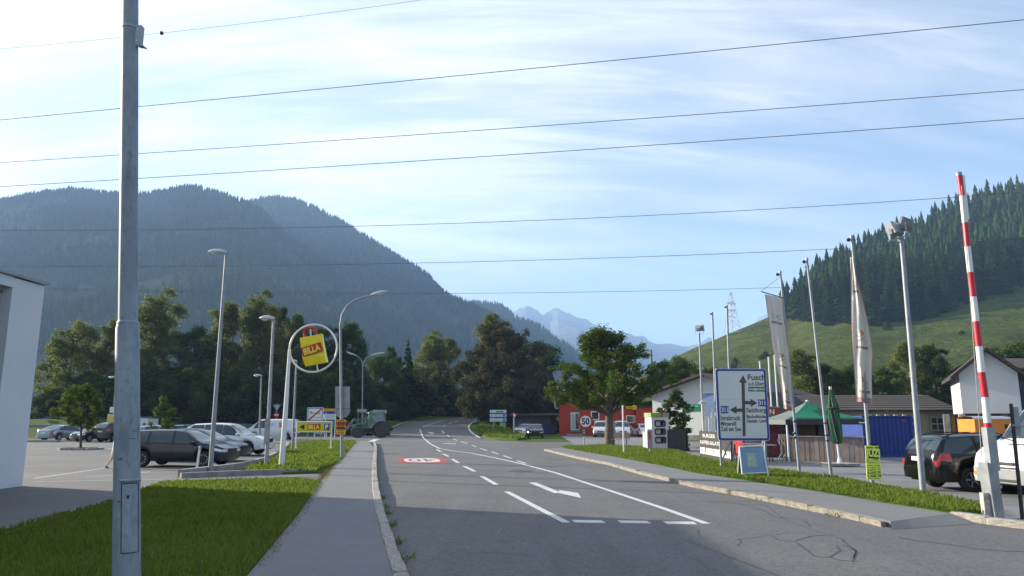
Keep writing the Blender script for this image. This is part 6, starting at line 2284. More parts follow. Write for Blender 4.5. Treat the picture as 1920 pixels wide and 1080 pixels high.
MB().bar((q(1351, 850)[0] - 0.05, 0.35, 0.0), (q(1372, 826)[0] + 0.05, 0.08, 1.25), 0.05).build("brace", M_GALV, bs)
MB().bar((q(1435, 850)[0], 1.0, 0.0), (q(1435, 826)[0], 0.1, 1.25), 0.05).build("brace", M_GALV, bs)

# ------------------------------------------------------------------ A-frame board
b, q = frame_at(1412, 901)
af = thing("a_frame_board", "blue A-frame pavement board with yellowish notice on the verge", "a-frame board", tuple(b), -0.12)
f_ = MB()
PT = [(-0.36, -0.30, 0.0), (0.42, -0.30, 0.04), (0.36, 0.0, 1.06), (-0.36, 0.0, 1.03)]
MB().add([(-0.335, -0.215, 0.22), (0.40, -0.215, 0.26), (0.345, -0.005, 1.03), (-0.345, -0.005, 1.0), (-0.335, -0.20, 0.21), (0.40, -0.20, 0.25), (0.345, 0.01, 1.03), (-0.345, 0.01, 1.0)], [(0, 1, 2, 3), (7, 6, 5, 4), (0, 4, 5, 1), (1, 5, 6, 2), (2, 6, 7, 3), (3, 7, 4, 0)]).build("front_board", mat("board_blue", (0.17, 0.28, 0.44), 0.5, 0, 0.1, 3), af)
MB().add([(-0.17, -0.165, 0.42), (0.12, -0.165, 0.43), (0.10, -0.06, 0.84), (-0.17, -0.06, 0.83)], [(0, 1, 2, 3)]).build("notice", mat("faded_notice", (0.34, 0.42, 0.36), 0.7, 0, 0.25, 14), af)
f_.tube([PT[0], PT[3]], 0.022, 8)
f_.tube([PT[1], PT[2]], 0.022, 8)
f_.tube([PT[3], PT[2]], 0.02, 8)
f_.tube([(-0.345, -0.22, 0.22), (0.405, -0.22, 0.26)], 0.016, 8)
f_.build("front_frame", M_WHITEM, af, smooth=50)
f_ = MB()
f_.tube([(-0.40, 0.36, 0.0), PT[3]], 0.022, 8)
f_.tube([(0.38, 0.36, 0.0), PT[2]], 0.022, 8)
f_.tube([(-0.39, 0.28, 0.25), (0.38, 0.28, 0.25)], 0.016, 8)
f_.build("rear_frame", M_WHITEM, af, smooth=50)
MB().add([(-0.385, 0.285, 0.22), (0.375, 0.285, 0.22), (0.35, 0.01, 1.02), (-0.35, 0.01, 1.0), (-0.385, 0.275, 0.22), (0.375, 0.275, 0.22), (0.35, 0.0, 1.02), (-0.35, 0.0, 1.0)], [(0, 1, 2, 3), (7, 6, 5, 4), (0, 4, 5, 1), (1, 5, 6, 2), (2, 6, 7, 3), (3, 7, 4, 0)]).build("rear_board", mat("board_dark_green", (0.05, 0.10, 0.06), 0.6), af)

# ------------------------------------------------------------------ burger banner board
b0, b1 = G(1314, 859), G(1373, 872)
bb = thing("banner_board", "black advertising board with white lettering behind the big direction sign", "banner", (b0.x, b0.y, 0), math.atan2(b1.y - b0.y, b1.x - b0.x))
Lb = (b1 - b0).length
Hb = 1.30
M_BAN = mat("charcoal_banner", (0.035, 0.033, 0.033), 0.6, 0, 0.15, 4)
MB().box((Lb / 2, 0, Hb / 2 + 0.03), (Lb, 0.05, Hb)).build("board", M_BAN, bb)
lettering("BURGER", 0.24, M_WHITE, bb, (Lb * 0.34, -0.028, 1.12), (math.pi / 2, 0, 0), Lb * 0.42)
lettering("KAFFEE-SALATE", 0.24, M_WHITE, bb, (Lb * 0.36, -0.028, 0.80), (math.pi / 2, 0, 0), Lb * 0.66)
lettering("DER BURGERBARON", 0.40, M_WHITE, bb, (Lb * 0.5, -0.028, 0.40), (math.pi / 2, 0, 0), Lb * 0.97, bold=0.02)
for x in (0.04, Lb - 0.04, Lb * 0.8):
    MB().tube([(x, 0.06, -0.1), (x, 0.06, Hb + 0.12)], 0.04, 8).build("leg", M_GALV, bb)


# ------------------------------------------------------------------ flagpoles, masts, barrier
def pole_thing(name, label, cat, base, top, r0, r1, m=M_GALV, group=None, n=12):
    b_ = G(*base) if len(base) == 2 else Vector((P(base[0], base[1], base[2]).x, base[2], 0))
    t_ = P(top[0], top[1], b_.y)
    o_ = thing(name, label, cat, tuple(b_), 0, group)
    post(o_, "pole", (t_.x - b_.x, 0, t_.z), r0, r1, m, n)
    return o_, b_, t_, (lambda x, y: (P(x, y, b_.y).x - b_.x, P(x, y, b_.y).z))


M_FLAG = layered("cream_flag_cloth", (0.64, 0.60, 0.55), [(2.0, 0.4, 0.7, (0.70, 0.66, 0.60), 0.6, (1, 1, 1)), (9.0, 0.5, 0.8, (0.56, 0.50, 0.46), 0.4, (1, 1, 1))], 0.9, 0.1, 30, 0.01)
M_HEM = mat("faded_red_hem", (0.46, 0.26, 0.24), 0.9)
M_FPRINT = mat("flag_print_brown", (0.30, 0.20, 0.18), 0.9)
M_FPRINT2 = mat("flag_print_orange", (0.55, 0.26, 0.08), 0.9)


def flag(label, left, right, Y, prints, fold=0.06):
    """hanging cloth between a left and a right outline (lists of pixels, top to bottom)"""
    n, m_ = 28, 14
    o_ = None
    ly = [p[1] for p in left]
    ry = [p[1] for p in right]
    c0 = P(left[0][0], left[0][1], Y)
    o_ = thing("flag", label, "flag", (c0.x, Y, 0), 0, "hanging flags")
    rows, hem = [], []

    def pt(u, v, d=0.0):
        ya = left[0][1] + (left[-1][1] - left[0][1]) * v
        yb = right[0][1] + (right[-1][1] - right[0][1]) * v
        xa = float(np.interp(ya, ly, [p[0] for p in left]))
        xb = float(np.interp(yb, ry, [p[0] for p in right]))
        x, y = xa + (xb - xa) * u, ya + (yb - ya) * u
        w_ = P(x, y, Y)
        dep = fold * math.sin(u * 9.0 + v * 2.5) * (0.4 + v) + fold * 0.5 * math.sin(u * 21 + v * 6)
        return (w_.x - c0.x, dep - d, w_.z)
    for i in range(n + 1):
        rows.append([pt(j / m_, i / n) for j in range(m_ + 1)])
    MB().grid(rows).build("cloth", M_FLAG, o_, smooth=80)
    for u in (0.02, 0.985):
        MB().grid([[pt(u - 0.022, i / n, 0.006) for i in range(n + 1)], [pt(u + 0.022, i / n, 0.006) for i in range(n + 1)]]).build("hem", M_HEM, o_, smooth=80)
    MB().grid([[pt(j / m_, 0.965, 0.007) for j in range(m_ + 1)], [pt(j / m_, 1.0, 0.007) for j in range(m_ + 1)]]).build("hem", M_HEM, o_, smooth=80)
    for v, kind in prints:
        if kind == "bar":
            MB().grid([[pt(u, v - 0.008, 0.012) for u in np.linspace(0.16, 0.84, 9)], [pt(u, v + 0.008, 0.012) for u in np.linspace(0.16, 0.84, 9)]]).build("print", M_FPRINT, o_)
        elif kind == "burger":
            MB().grid([[pt(0.5 + 0.22 * a * math.cos(R(k * 30)), v + 0.018 * a * math.sin(R(k * 30)), 0.012) for k in range(13)] for a in (0.05, 1.0)]).build("print", M_FPRINT2, o_)
        elif kind == "cross":
            for s in (1, -1):
                MB().grid([[pt(0.5 + s * 0.3 * t_, v - 0.02 + 0.04 * (t_ + 1) / 2 - 0.002, 0.011) for t_ in np.linspace(-1, 1, 5)], [pt(0.5 + s * 0.3 * t_, v - 0.02 + 0.04 * (t_ + 1) / 2 + 0.002, 0.011) for t_ in np.linspace(-1, 1, 5)]]).build("print", M_FPRINT, o_)
    return o_


PR = [(0.18, "cross"), (0.235, "bar"), (0.52, "burger"), (0.56, "cross"), (0.62, "bar"), (0.84, "burger"), (0.88, "cross"), (0.925, "bar")]
FP = "flagpoles along the verge"


def pulley(o_, t_, side=-1):
    MB().lathe([(0.02, -0.04), (0.055, -0.02), (0.055, 0.02), (0.02, 0.04)], 10, "Y", (t_[0] + side * 0.10, 0, t_[1] - 0.09)).build("pulley", M_DARKM, o_)
    MB().lathe([(0.05, -0.02), (0.05, 0.03), (0.02, 0.05)], 10, "Z", (t_[0], 0, t_[1])).build("cap", M_GALV, o_)


o1, b1_, t1, q1 = pole_thing("flagpole", "leaning flagpole carrying the long flag on a crossbar beside the direction sign", "flagpole", (1500, 891), (1463, 510), 0.055, 0.035, M_GALV2, FP)
pulley(o1, (t1.x - b1_.x, t1.z))
a_, c_ = q1(1426, 547), q1(1468, 559)
MB().bar((a_[0], -0.05, a_[1]), (c_[0], -0.05, c_[1]), 0.03).build("crossbar", M_DARKM, o1)
MB().tube([(a_[0], -0.05, a_[1]), (q1(1461, 520)[0], -0.05, q1(1461, 520)[1])], 0.006, 4).build("halyard", M_DARKM, o1)
for y in (790, 812, 820):
    z = q1(1490, y)
    MB().lathe([(0.06, -0.03), (0.065, 0), (0.06, 0.03)], 10, "Z", (z[0] - 0.0, 0, z[1])).build("clamp", M_DARKM, o1)
flag("long cream flag with faded print hanging from a crossbar next to direction sign", [(1434, 551), (1440, 590), (1450, 650), (1462, 710), (1470, 766)], [(1467, 559), (1471, 600), (1478, 660), (1483, 720), (1485, 772)], b1_.y - 0.08, PR, 0.05)
o2, b2_, t2, q2 = pole_thing("flagpole", "bare leaning flagpole between the two flags", "flagpole", (1560, 900), (1513, 486), 0.055, 0.035, M_GALV2, FP)
pulley(o2, (t2.x - b2_.x, t2.z))
for y in (793, 816, 826):
    z = q2(1549.5, y)
    MB().lathe([(0.06, -0.03), (0.065, 0), (0.06, 0.03)], 10, "Z", (q2(1513 + (y - 486) * 0.1135, y)[0], 0, z[1])).build("clamp", M_DARKM, o2)
o3, b3_, t3, q3 = pole_thing("flagpole", "flagpole with the curved cream flag and a yellow poster", "flagpole", (1636, 916), (1597, 444), 0.055, 0.035, M_GALV2, FP)
pulley(o3, (t3.x - b3_.x, t3.z))
MB().tube([(q3(1593, 455)[0], -0.05, q3(1593, 455)[1]), (q3(1598, 488)[0], -0.06, q3(1598, 488)[1])], 0.006, 4).build("halyard", M_WHITEM, o3)
flag("tall curved cream flag with red hem drooping along its pole", [(1595, 482), (1597, 540), (1599, 620), (1602, 690), (1607, 753)], [(1599, 484), (1612, 540), (1625, 600), (1634, 660), (1633, 710), (1634, 757)], b3_.y - 0.09, PR, 0.06)
# small pale poles and floodlights behind the direction sign
SP = "slim white poles behind the direction sign"
for lab, x, yt, xb in (("shortest slim white pole with ball top above direction sign", 1424.5, 680, 1432), ("middle slim white pole with ball top right of direction sign", 1441, 672, 1447), ("tallest slim white pole with ball top right of direction sign", 1452, 668, 1459)):
    o_, bb_, tt_, qq_ = pole_thing("slim_pole", lab, "pole", (xb, 770, 47.0), (x, yt), 0.05, 0.045, M_WHITEM, SP)
    MB().lathe([(0.02, -0.06), (0.075, 0), (0.02, 0.06)], 10, "Z", (tt_.x - bb_.x, 0, tt_.z + 0.03)).build("ball_top", M_WHITEM, o_)
for lab, x, yt, xb, Yd in (("bare flagpole left of the direction sign", 1335.5, 586, 1343, 46.0), ("taller bare flagpole rising behind the direction sign", 1363, 573, 1370, 44.0)):
    o_, bb_, tt_, qq_ = pole_thing("flagpole", lab, "flagpole", (xb, 800, Yd), (x, yt), 0.075, 0.06, M_GALV2, FP)
    pulley(o_, (tt_.x - bb_.x, tt_.z))


def flood(parent, at_, yaw, pitch, s=1.0):
    e = link("floodlight", None, parent, at_, (0, 0, yaw))
    h_ = MB()
    rows = []
    for y, w_, hh_ in ((-0.14, 0.34, 0.26), (-0.10, 0.36, 0.28), (0.10, 0.28, 0.20), (0.16, 0.14, 0.10)):
        rows.append([(-w_ * s / 2 * 1.3, y * s, -hh_ * s / 2 * 1.2), (w_ * s / 2 * 1.3, y * s, -hh_ * s / 2 * 1.2), (w_ * s / 2 * 1.3, y * s, hh_ * s / 2 * 1.2), (-w_ * s / 2 * 1.3, y * s, hh_ * s / 2 * 1.2), (-w_ * s / 2 * 1.3, y * s, -hh_ * s / 2 * 1.2)])
    h_.grid(rows)
    h_.f.append(tuple(15 + k for k in range(4)))
    h_.mi.append(0)
    hs = h_.build("housing", mat("floodlight_grey", (0.20, 0.205, 0.21), 0.55, 0.2), e, smooth=20)
    hs.rotation_euler = (pitch, 0, 0)
    gl = MB().box((0, -0.145 * s, 0), (0.42 * s, 0.012, 0.31 * s)).build("glass", mat("flood_glass", (0.35, 0.38, 0.40), 0.1, 0.3), e)
    gl.rotation_euler = (pitch, 0, 0)
    br2 = MB()
    for sx in (-1, 1):
        br2.bar((sx * 0.25 * s, 0, 0), (sx * 0.25 * s, 0, -0.3 * s), 0.03)
    br2.bar((-0.25 * s, 0, -0.3 * s), (0.25 * s, 0, -0.3 * s), 0.03)
    br2.build("bracket", M_GALV, e)
    return e


om, bm_, tm_, qm = pole_thing("floodlight_mast", "tall grey mast with two floodlights in front of the black estate", "mast", (1732, 935), (1690, 448), 0.075, 0.05, M_GALV2)
a_, c_ = qm(1666, 452), qm(1706, 440)
MB().bar((a_[0], 0, a_[1]), (c_[0], 0, c_[1]), 0.05, 0.03).build("crossbar", M_GALV, om)
flood(om, (qm(1675, 433)[0], 0, qm(1675, 433)[1] + 0.02), 0.7, -0.35, 0.95)
flood(om, (qm(1702, 420)[0], 0.05, qm(1702, 420)[1] + 0.0), -2.2, -0.3, 0.95)
om2, bm2_, tm2_, qm2 = pole_thing("floodlight_mast", "floodlight mast in front of the white house", "mast", (1319, 812, 60.0), (1311, 624), 0.10, 0.075, M_GALV2)
flood(om2, (tm2_.x - bm2_.x + 0.02, 0, tm2_.z + 0.35), 2.4, -0.3, 1.5)

# barrier standing upright
ob = thing("barrier", "upright red and white striped barrier boom on a steel post", "barrier", tuple(G(1864, 972)), 0)
bB = G(1864, 972)
qb = lambda x, y: (P(x, y, bB.y).x - bB.x, P(x, y, bB.y).z)
M_BRED = mat("barrier_red", (0.55, 0.015, 0.03), 0.4, 0, 0.06, 3)
z_, x_ = qb(1858, 815)[1], qb(1852, 815)[0]
base_h = qb(1862, 868)[1]
MB().box((0.035, 0, base_h / 2), (0.15, 0.26, base_h), 0, 0, R(-1.5)).build("post_channel", M_GALV, ob)
MB().box((-0.075, -0.02, base_h / 2), (0.05, 0.30, base_h + 0.02), 0, 0, R(-2.5)).build("post_flange", M_GALV, ob)
MB().box((0.04, -0.145, base_h * 0.58), (0.17, 0.02, 0.06)).build("strap", M_GALV, ob)
MB().box((0.06, -0.02, 0.012), (0.52, 0.42, 0.024)).build("base_plate", M_GALV, ob)
cwx, cwz = qb(1848.5, 890)[0], 0
pts = [(1797.5, 331), (1803, 368), (1808.5, 418), (1813, 463), (1818.5, 511), (1824, 557), (1829, 603), (1834.5, 650), (1839.5, 698), (1846, 745), (1850.5, 793), (1852, 810)]
for i in range(len(pts) - 1):
    a_, c_ = qb(*pts[i]), qb(*pts[i + 1])
    MB().tube([(c_[0], -0.02, c_[1]), (a_[0], -0.02, a_[1])], [0.052 + 0.0016 * (i + 1), 0.052 + 0.0016 * i], 16, i == 0).build("boom_stripe", M_BRED if i % 2 == 0 else M_WHITEM, ob, smooth=50)
a_ = qb(1797, 328)
MB().lathe([(0.058, -0.03), (0.06, 0.02), (0.05, 0.05)], 14, "Z", (a_[0], -0.02, a_[1])).build("boom_cap", M_GALV, ob)
a_, c_ = qb(1804, 330), qb(1813, 412)
MB().tube([(a_[0], -0.03, a_[1]), (c_[0], -0.03, c_[1])], 0.03, 8).build("hanging_leg", M_WHITEM, ob)
a_, c_ = qb(1852, 806), qb(1860, 872)
MB().bar((a_[0], -0.02, a_[1] + 0.05), (c_[0], -0.02, c_[1] - 0.1), 0.17, 0.17).build("boom_socket", M_GALV, ob)
a_, c_ = qb(1801, 350), qb(1842, 862)
MB().tube([(a_[0] - 0.03, -0.09, a_[1]), (qb(1820, 640)[0], -0.09, qb(1820, 640)[1]), (qb(1836, 866)[0], -0.09, qb(1836, 866)[1])], 0.008, 5).build("rope", mat("rope", (0.35, 0.33, 0.30), 0.9), ob)
MB().box((qb(1848, 950)[0], -0.02, 0.24), (0.14, 0.12, 0.48)).build("side_box", mat("rusty_white_paint", (0.50, 0.44, 0.40), 0.7, 0, 0.35, 12), ob)
# dark post at the edge
oe, be_, te_, qe = pole_thing("edge_post", "dark thin post with a bracket at the right picture edge", "post", (1917, 974), (1895.5, 757), 0.035, 0.032, M_DARKM)
MB().bar((qe(1897, 797)[0], -0.04, qe(1897, 797)[1]), (qe(1920, 800)[0], -0.02, qe(1920, 800)[1]), 0.05, 0.03).build("bracket", M_GALV, oe)
MB().box((qe(1909, 790)[0], 0.06, qe(1909, 790)[1]), (0.13, 0.03, 0.55)).build("sign_edge", M_BACK, oe)

# yellow poster on the third flagpole
b, q = frame_at(1636, 916)
yp = thing("yellow_poster", "bright yellow event poster board tied to the flagpole", "poster", (b.x, b.y - 0.09, 0), 0.10)
co = [q(1618, 835), q(1645, 836), q(1651.5, 901), q(1622, 898.5)]
M_NEON = mat("neon_yellow_paper", (0.82, 0.92, 0.14), 0.6, 0, 0.03, 4)
MB().plate([(p_[0], p_[1]) for p_ in co], -0.012, 0.0).build("sheet", M_NEON, yp)


def on_poster(u, v):
    a = Vector(co[0]).lerp(Vector(co[1]), u)
    c = Vector(co[3]).lerp(Vector(co[2]), u)
    return a.lerp(c, v)


M_PINK = mat("poster_ink", (0.05, 0.055, 0.015), 0.6)


def pband(u0, u1, v0, v1, m, d):
    pts_ = [on_poster(u0, v0), on_poster(u1, v0), on_poster(u1, v1), on_poster(u0, v1)]
    MB().plate([(p_.x, p_.y) for p_ in pts_], -0.012 - d, -0.0125).build("print_band", m, yp)


pband(0.10, 0.93, 0.13, 0.52, M_PINK, 0.002)
pband(0.08, 0.95, 0.73, 0.83, M_PINK, 0.002)
pband(0.10, 0.93, 0.745, 0.815, M_NEON, 0.004)
for txt, v, h_, w_, m_ in (("JUZI", 0.245, 0.27, 0.46, M_NEON), ("OPENAIR", 0.455, 0.155, 0.46, M_NEON)):
    c = on_poster(0.52, v)
    lettering(txt, 0.3, m_, yp, (c.x, -0.0175, c.y), (math.pi / 2, 0.05, 0), w_ * 0.90, bold=0.016, height=h_)
for v, w_, h_ in ((0.055, 0.40, 0.075), (0.575, 0.36, 0.03), (0.63, 0.34, 0.03), (0.685, 0.36, 0.03), (0.78, 0.34, 0.05), (0.88, 0.38, 0.075), (0.945, 0.40, 0.02)):
    c = on_poster(0.5, v)
    n_ = 9
    for k in range(n_):
        if (k * 7 + int(v * 100)) % 5 != 0:
            MB().box((c.x + w_ * (k / (n_ - 1) - 0.5) * 0.92, -0.0175, c.y), (w_ / n_ * 0.72, 0.002, h_ * 0.6)).build("print_mark", M_PINK, yp)
MB().tube([(q(1630, 833)[0], 0.03, q(1630, 833)[1] + 0.02), (q(1640, 834)[0], 0.0, q(1640, 834)[1] + 0.02)], 0.03, 6).build("tie", M_BLACK, yp)

# ------------------------------------------------------------------ small verge things
b, q = frame_at(1097, 838)
s5 = thing("speed_sign", "round red rimmed speed limit sign reading fifty by the verge corner", "sign", tuple(b), 0)
c = q(1098, 790)
rad = q(1112, 790)[0] - q(1098, 790)[0]
MB().tube([(q(1095, 838)[0], 0.05, -0.1), (q(1097, 800)[0], 0.05, c[1] + 0.3)], 0.035, 8).build("post", M_GALV, s5)
MB().plate(disc(c[0], c[1], rad, 40), 0.0, 0.03).build("red_disc", M_RED, s5)
MB().plate(disc(c[0], c[1], rad * 0.74, 40), -0.006, 0.0).build("white_field", M_WHITE, s5)
lettering("50", 0.62, M_INK, s5, (c[0], -0.009, c[1]), (math.pi / 2, 0, 0), rad * 1.05, bold=0.02)
a_, c_ = q(1091.5, 803), q(1098.5, 817)
MB().box(((a_[0] + c_[0]) / 2, 0, (a_[1] + c_[1]) / 2), (c_[0] - a_[0], 0.02, a_[1] - c_[1])).build("green_plate", M_GREEN, s5)
MB().box(((a_[0] + c_[0]) / 2, -0.013, c_[1] + 0.03), (c_[0] - a_[0], 0.006, 0.07)).build("red_band", M_RED, s5)
for k, zz in enumerate((0.36, 0.20)):
    MB().box(((a_[0] + c_[0]) / 2, -0.013, c_[1] + zz), (0.15, 0.006, 0.05)).build("white_mark", M_WHITE, s5)

b, q = frame_at(1170, 853)
fs = thing("finger_post", "white post with a small yellow finger sign on the verge", "sign post", tuple(b), 0)
t_ = q(1170, 760)
MB().tube([(0, 0, -0.1), (0, 0, t_[1])], 0.045, 10).build("post", M_WHITEM, fs, smooth=50)
MB().box((0, -0.035, q(1170, 800)[1]), (0.05, 0.05, 0.35)).build("sleeve", M_GALV, fs)
a_, c_ = q(1174, 760.5), q(1194, 767.5)
MB().plate(rrect(a_[0], c_[0] - 0.1, c_[1] + 0.04, a_[1] - 0.04, 0.03), -0.02, 0.0).build("finger_board", M_YELLOW, fs)
MB().plate(disc(c_[0] - 0.12, (a_[1] + c_[1]) / 2, 0.13, 20), -0.024, 0.004).build("finger_disc", M_YELLOW, fs)
MB().box(((a_[0] + c_[0]) / 2 - 0.08, -0.023, (a_[1] + c_[1]) / 2), (0.36, 0.004, 0.07)).build("lettering_strip", mat("ochre_print", (0.40, 0.24, 0.01), 0.6), fs)
for dx_ in (-0.03, 0.04):
    MB().box((c_[0] - 0.12 + dx_, -0.027, (a_[1] + c_[1]) / 2), (0.03, 0.004, 0.14)).build("disc_mark", M_BROWNINK, fs)

# bench: slats lit by the sun
b, q = frame_at(1163, 839)
be = thing("park_bench", "small red brown slatted bench beside the rowan trunk", "bench", (b.x, b.y, 0.08), -0.12)
M_BENCH = mat("reddish_bench_slats", (0.42, 0.24, 0.20), 0.6, 0, 0.15, 5)
for k in range(4):
    MB().box((0.0, -0.22 + k * 0.115, 0.44), (1.3, 0.09, 0.035)).build("seat_slat", M_BENCH, be)
for k in range(3):
    MB().box((0.12, 0.22 + k * 0.03, 0.58 + k * 0.13), (1.15, 0.03, 0.11), 0, R(-12)).build("back_slat", M_BENCH, be)
for s in (-0.42, 0.45):
    l_ = MB()
    l_.bar((s, -0.22, -0.1), (s, -0.18, 0.43), 0.05)
    l_.bar((s, 0.20, -0.1), (s, 0.16, 0.43), 0.05)
    l_.bar((s, 0.18, 0.40), (s, 0.33, 0.92), 0.05)
    l_.bar((s, -0.22, 0.41), (s, 0.18, 0.41), 0.05)
    l_.build("leg", M_DARKM, be)

# info cabinet with three windows
b, q = frame_at(1233, 846)
ki = thing("info_cabinet", "tall white cabinet with three framed windows and striped green top", "cabinet", (b.x, b.y, 0.05), 0.25)
wk_, dk, hk = 1.12, 0.95, q(1233, 783)[1]
M_CAB = mat("cabinet_white", (0.60, 0.60, 0.60), 0.55, 0, 0.08, 2.5)
ht = q(1233, 777)[1]
cb = MB()
cb.box((0, 0.20, hk / 2), (wk_, dk - 0.4, hk))
xs_ = (-wk_ / 2, -0.34, 0.34, wk_ / 2)
cb.box((-(wk_ / 2 + 0.34) / 2, -0.27, hk / 2), (wk_ / 2 - 0.34, 0.40, hk))
cb.box(((wk_ / 2 + 0.34) / 2, -0.27, hk / 2), (wk_ / 2 - 0.34, 0.40, hk))
wins = [(hk * f0, hk * f1) for f0, f1 in ((0.225, 0.405), (0.47, 0.65), (0.71, 0.89))]
zz0 = 0.0
for z0_, z1_ in wins + [(hk, hk)]:
    cb.box((0, -0.27, (zz0 + z0_) / 2), (0.68, 0.40, z0_ - zz0))
    zz0 = z1_
cb.build("housing", M_CAB, ki)
for z0_, z1_ in wins:
    wn_ = link("display_window", None, ki, (0, -0.475, (z0_ + z1_) / 2))
    h2_ = (z1_ - z0_)
    fr2 = MB()
    o_pts = rrect(-0.36, 0.36, -h2_ / 2 - 0.02, h2_ / 2 + 0.02, 0.11)
    i_pts = rrect(-0.29, 0.29, -h2_ / 2 + 0.05, h2_ / 2 - 0.05, 0.07)
    n_ = len(o_pts)
    fr2.add([(p_[0], -0.02, p_[1]) for p_ in o_pts] + [(p_[0], -0.02, p_[1]) for p_ in i_pts] + [(p_[0], 0.02, p_[1]) for p_ in o_pts] + [(p_[0], 0.02, p_[1]) for p_ in i_pts],
            [(k, (k + 1) % n_, n_ + (k + 1) % n_, n_ + k) for k in range(n_)] + [(n_ + k, n_ + (k + 1) % n_, 3 * n_ + (k + 1) % n_, 3 * n_ + k) for k in range(n_)] + [(k, 2 * n_ + k, 2 * n_ + (k + 1) % n_, (k + 1) % n_) for k in range(n_)])
    fr2.build("frame", M_BLACK, wn_)
    MB().box((0, 0.38, 0), (0.66, 0.02, h2_)).build("back_panel", mat("display_dark", (0.06, 0.06, 0.065), 0.6), wn_)
    MB().box((-0.12, 0.10, 0.0), (0.34, 0.02, h2_ - 0.10)).build("display_card", mat("display_cream", (0.55, 0.53, 0.46), 0.6), wn_)
tp = MB().box((0, -0.0, (hk + ht) / 2 + 0.01), (wk_ + 0.08, dk + 0.06, ht - hk + 0.06)).build("top_band", mat("cabinet_green", (0.20, 0.33, 0.04), 0.5), ki)
for x, w_, m_ in ((0.13, 0.10, M_RED), (0.25, 0.10, mat("mauve_stripe", (0.35, 0.28, 0.38), 0.5)), (0.52, 0.12, mat("mauve_stripe", (0.35, 0.28, 0.38), 0.5))):
    MB().box((x, -dk / 2 - 0.036, (hk + ht) / 2 + 0.01), (w_, 0.01, ht - hk + 0.05)).build("stripe", m_, tp)
MB().box((-wk_ / 2 - 0.046, 0.1, (hk + ht) / 2 + 0.01), (0.01, 0.4, ht - hk + 0.05)).build("stripe", mat("pink_stripe", (0.6, 0.30, 0.28), 0.5), tp)
b, q = frame_at(1212, 844)
sb_ = thing("switch_box", "low grey switch box left of the white cabinet", "switch box", (b.x + 0.05, b.y + 0.1, 0.05), 0.25)
MB().box((0, 0, 0.52), (0.36, 0.34, 1.04)).build("box", mat("switch_box_grey", (0.45, 0.44, 0.40), 0.6), sb_)
MB().box((0, 0, 1.06), (0.40, 0.38, 0.05)).build("lid", mat("switch_box_grey", (0.45, 0.44, 0.40), 0.6), sb_)
MB().box((0, -0.175, 0.55), (0.28, 0.012, 0.85)).build("door", mat("switch_box_door", (0.30, 0.30, 0.29), 0.6), sb_)
b, q = frame_at(1219, 853)
st_ = thing("swing_stand", "small round based advertising stand in front of the white cabinet", "sign stand", (b.x, b.y, 0.07), 0.5)
MB().lathe([(0.30, 0.0), (0.30, 0.04), (0.05, 0.09), (0.04, 0.3)], 20, "Z").build("base", mat("stand_base", (0.35, 0.36, 0.34), 0.6), st_, smooth=40)
MB().plate(rrect(-0.17, 0.17, 0.27, 1.3, 0.08), -0.02, 0.02).build("panel", M_BACK, st_)
MB().plate(rrect(-0.08, 0.08, 0.75, 1.2, 0.07), -0.026, -0.0205).build("red_print", mat("dull_red_print", (0.35, 0.08, 0.07), 0.6), st_)

# dark box beside the cabinet
b, q = frame_at(1266, 846)
db_ = thing("dark_bin_box", "dark grey boarded box next to the white cabinet", "box", (b.x, b.y + 0.2, 0.03), 0.2)
M_DBOX = mat("dark_stained_board", (0.045, 0.047, 0.052), 0.8, 0, 0.2, 4)
for k in range(4):
    MB().box((-0.45 + 0.28 * k + 0.02, -0.45, 0.62), (0.272, 0.04, 1.24)).build("board", M_DBOX, db_)
    MB().box((-0.59, -0.34 + 0.26 * k, 0.62), (0.04, 0.25, 1.24)).build("board", M_DBOX, db_)
    MB().box((0.55, -0.34 + 0.26 * k, 0.62), (0.04, 0.25, 1.24)).build("board", M_DBOX, db_)
MB().box((-0.02, 0.05, 1.21), (1.08, 0.94, 0.04)).build("lid", M_DBOX, db_)

# ------------------------------------------------------------------ red burger container, tent, bar, parasol, container
b, q = frame_at(1432, 857)
rc_ = thing("food_container", "red snack container with white letter sign behind direction sign", "container", tuple(b), 0.0)
xl, xr, zt = q(1392, 800)[0], q(1463, 800)[0], q(1440, 781)[1]
M_SRED = mat("snack_red", (0.45, 0.02, 0.02), 0.4, 0, 0.06, 3)
cn = MB()
cn.box(((xl + xr) / 2, 1.2, zt / 2 + 0.1), (xr - xl, 2.4, zt - 0.1))
cn.build("shell", M_SRED, rc_)
MB().box(((xl + xr) / 2, 1.2, 0.08), (xr - xl - 0.2, 2.2, 0.16)).build("chassis", M_DARKM, rc_)
a_ = q(1463, 765)[1]
sg = MB().box(((xl + xr) / 2, 0.02, (zt + a_) / 2 + 0.03), (xr - xl, 0.08, a_ - zt)).build("roof_sign", M_SRED, rc_)
MB().box(((xl + xr) / 2, 0.0, zt + 0.02), (xr - xl + 0.06, 0.12, 0.05)).build("sign_rail", M_GALV, sg)
MB().box(((xl + xr) / 2, 0.0, a_ + 0.05), (xr - xl + 0.06, 0.12, 0.05)).build("sign_rail", M_GALV, sg)
lettering("N", 0.36, M_WHITE, sg, (q(1447.5, 775)[0], -0.025, (zt + a_) / 2 + 0.03), (math.pi / 2, 0, 0), bold=0.012)
fr3 = MB()
x0_, x1_, z0_, z1_ = q(1442, 800)[0], q(1459, 800)[0], q(1440, 829)[1], q(1440, 787)[1]
for a, c in (((x0_, z0_), (x1_, z0_)), ((x1_, z0_), (x1_, z1_)), ((x1_, z1_), (x0_, z1_)), ((x0_, z1_), (x0_, z0_))):
    fr3.bar((a[0], -0.01, a[1]), (c[0], -0.01, c[1]), 0.05, 0.05)
fr3.build("hatch_frame", mat("pale_pink_frame", (0.60, 0.45, 0.42), 0.5), rc_)
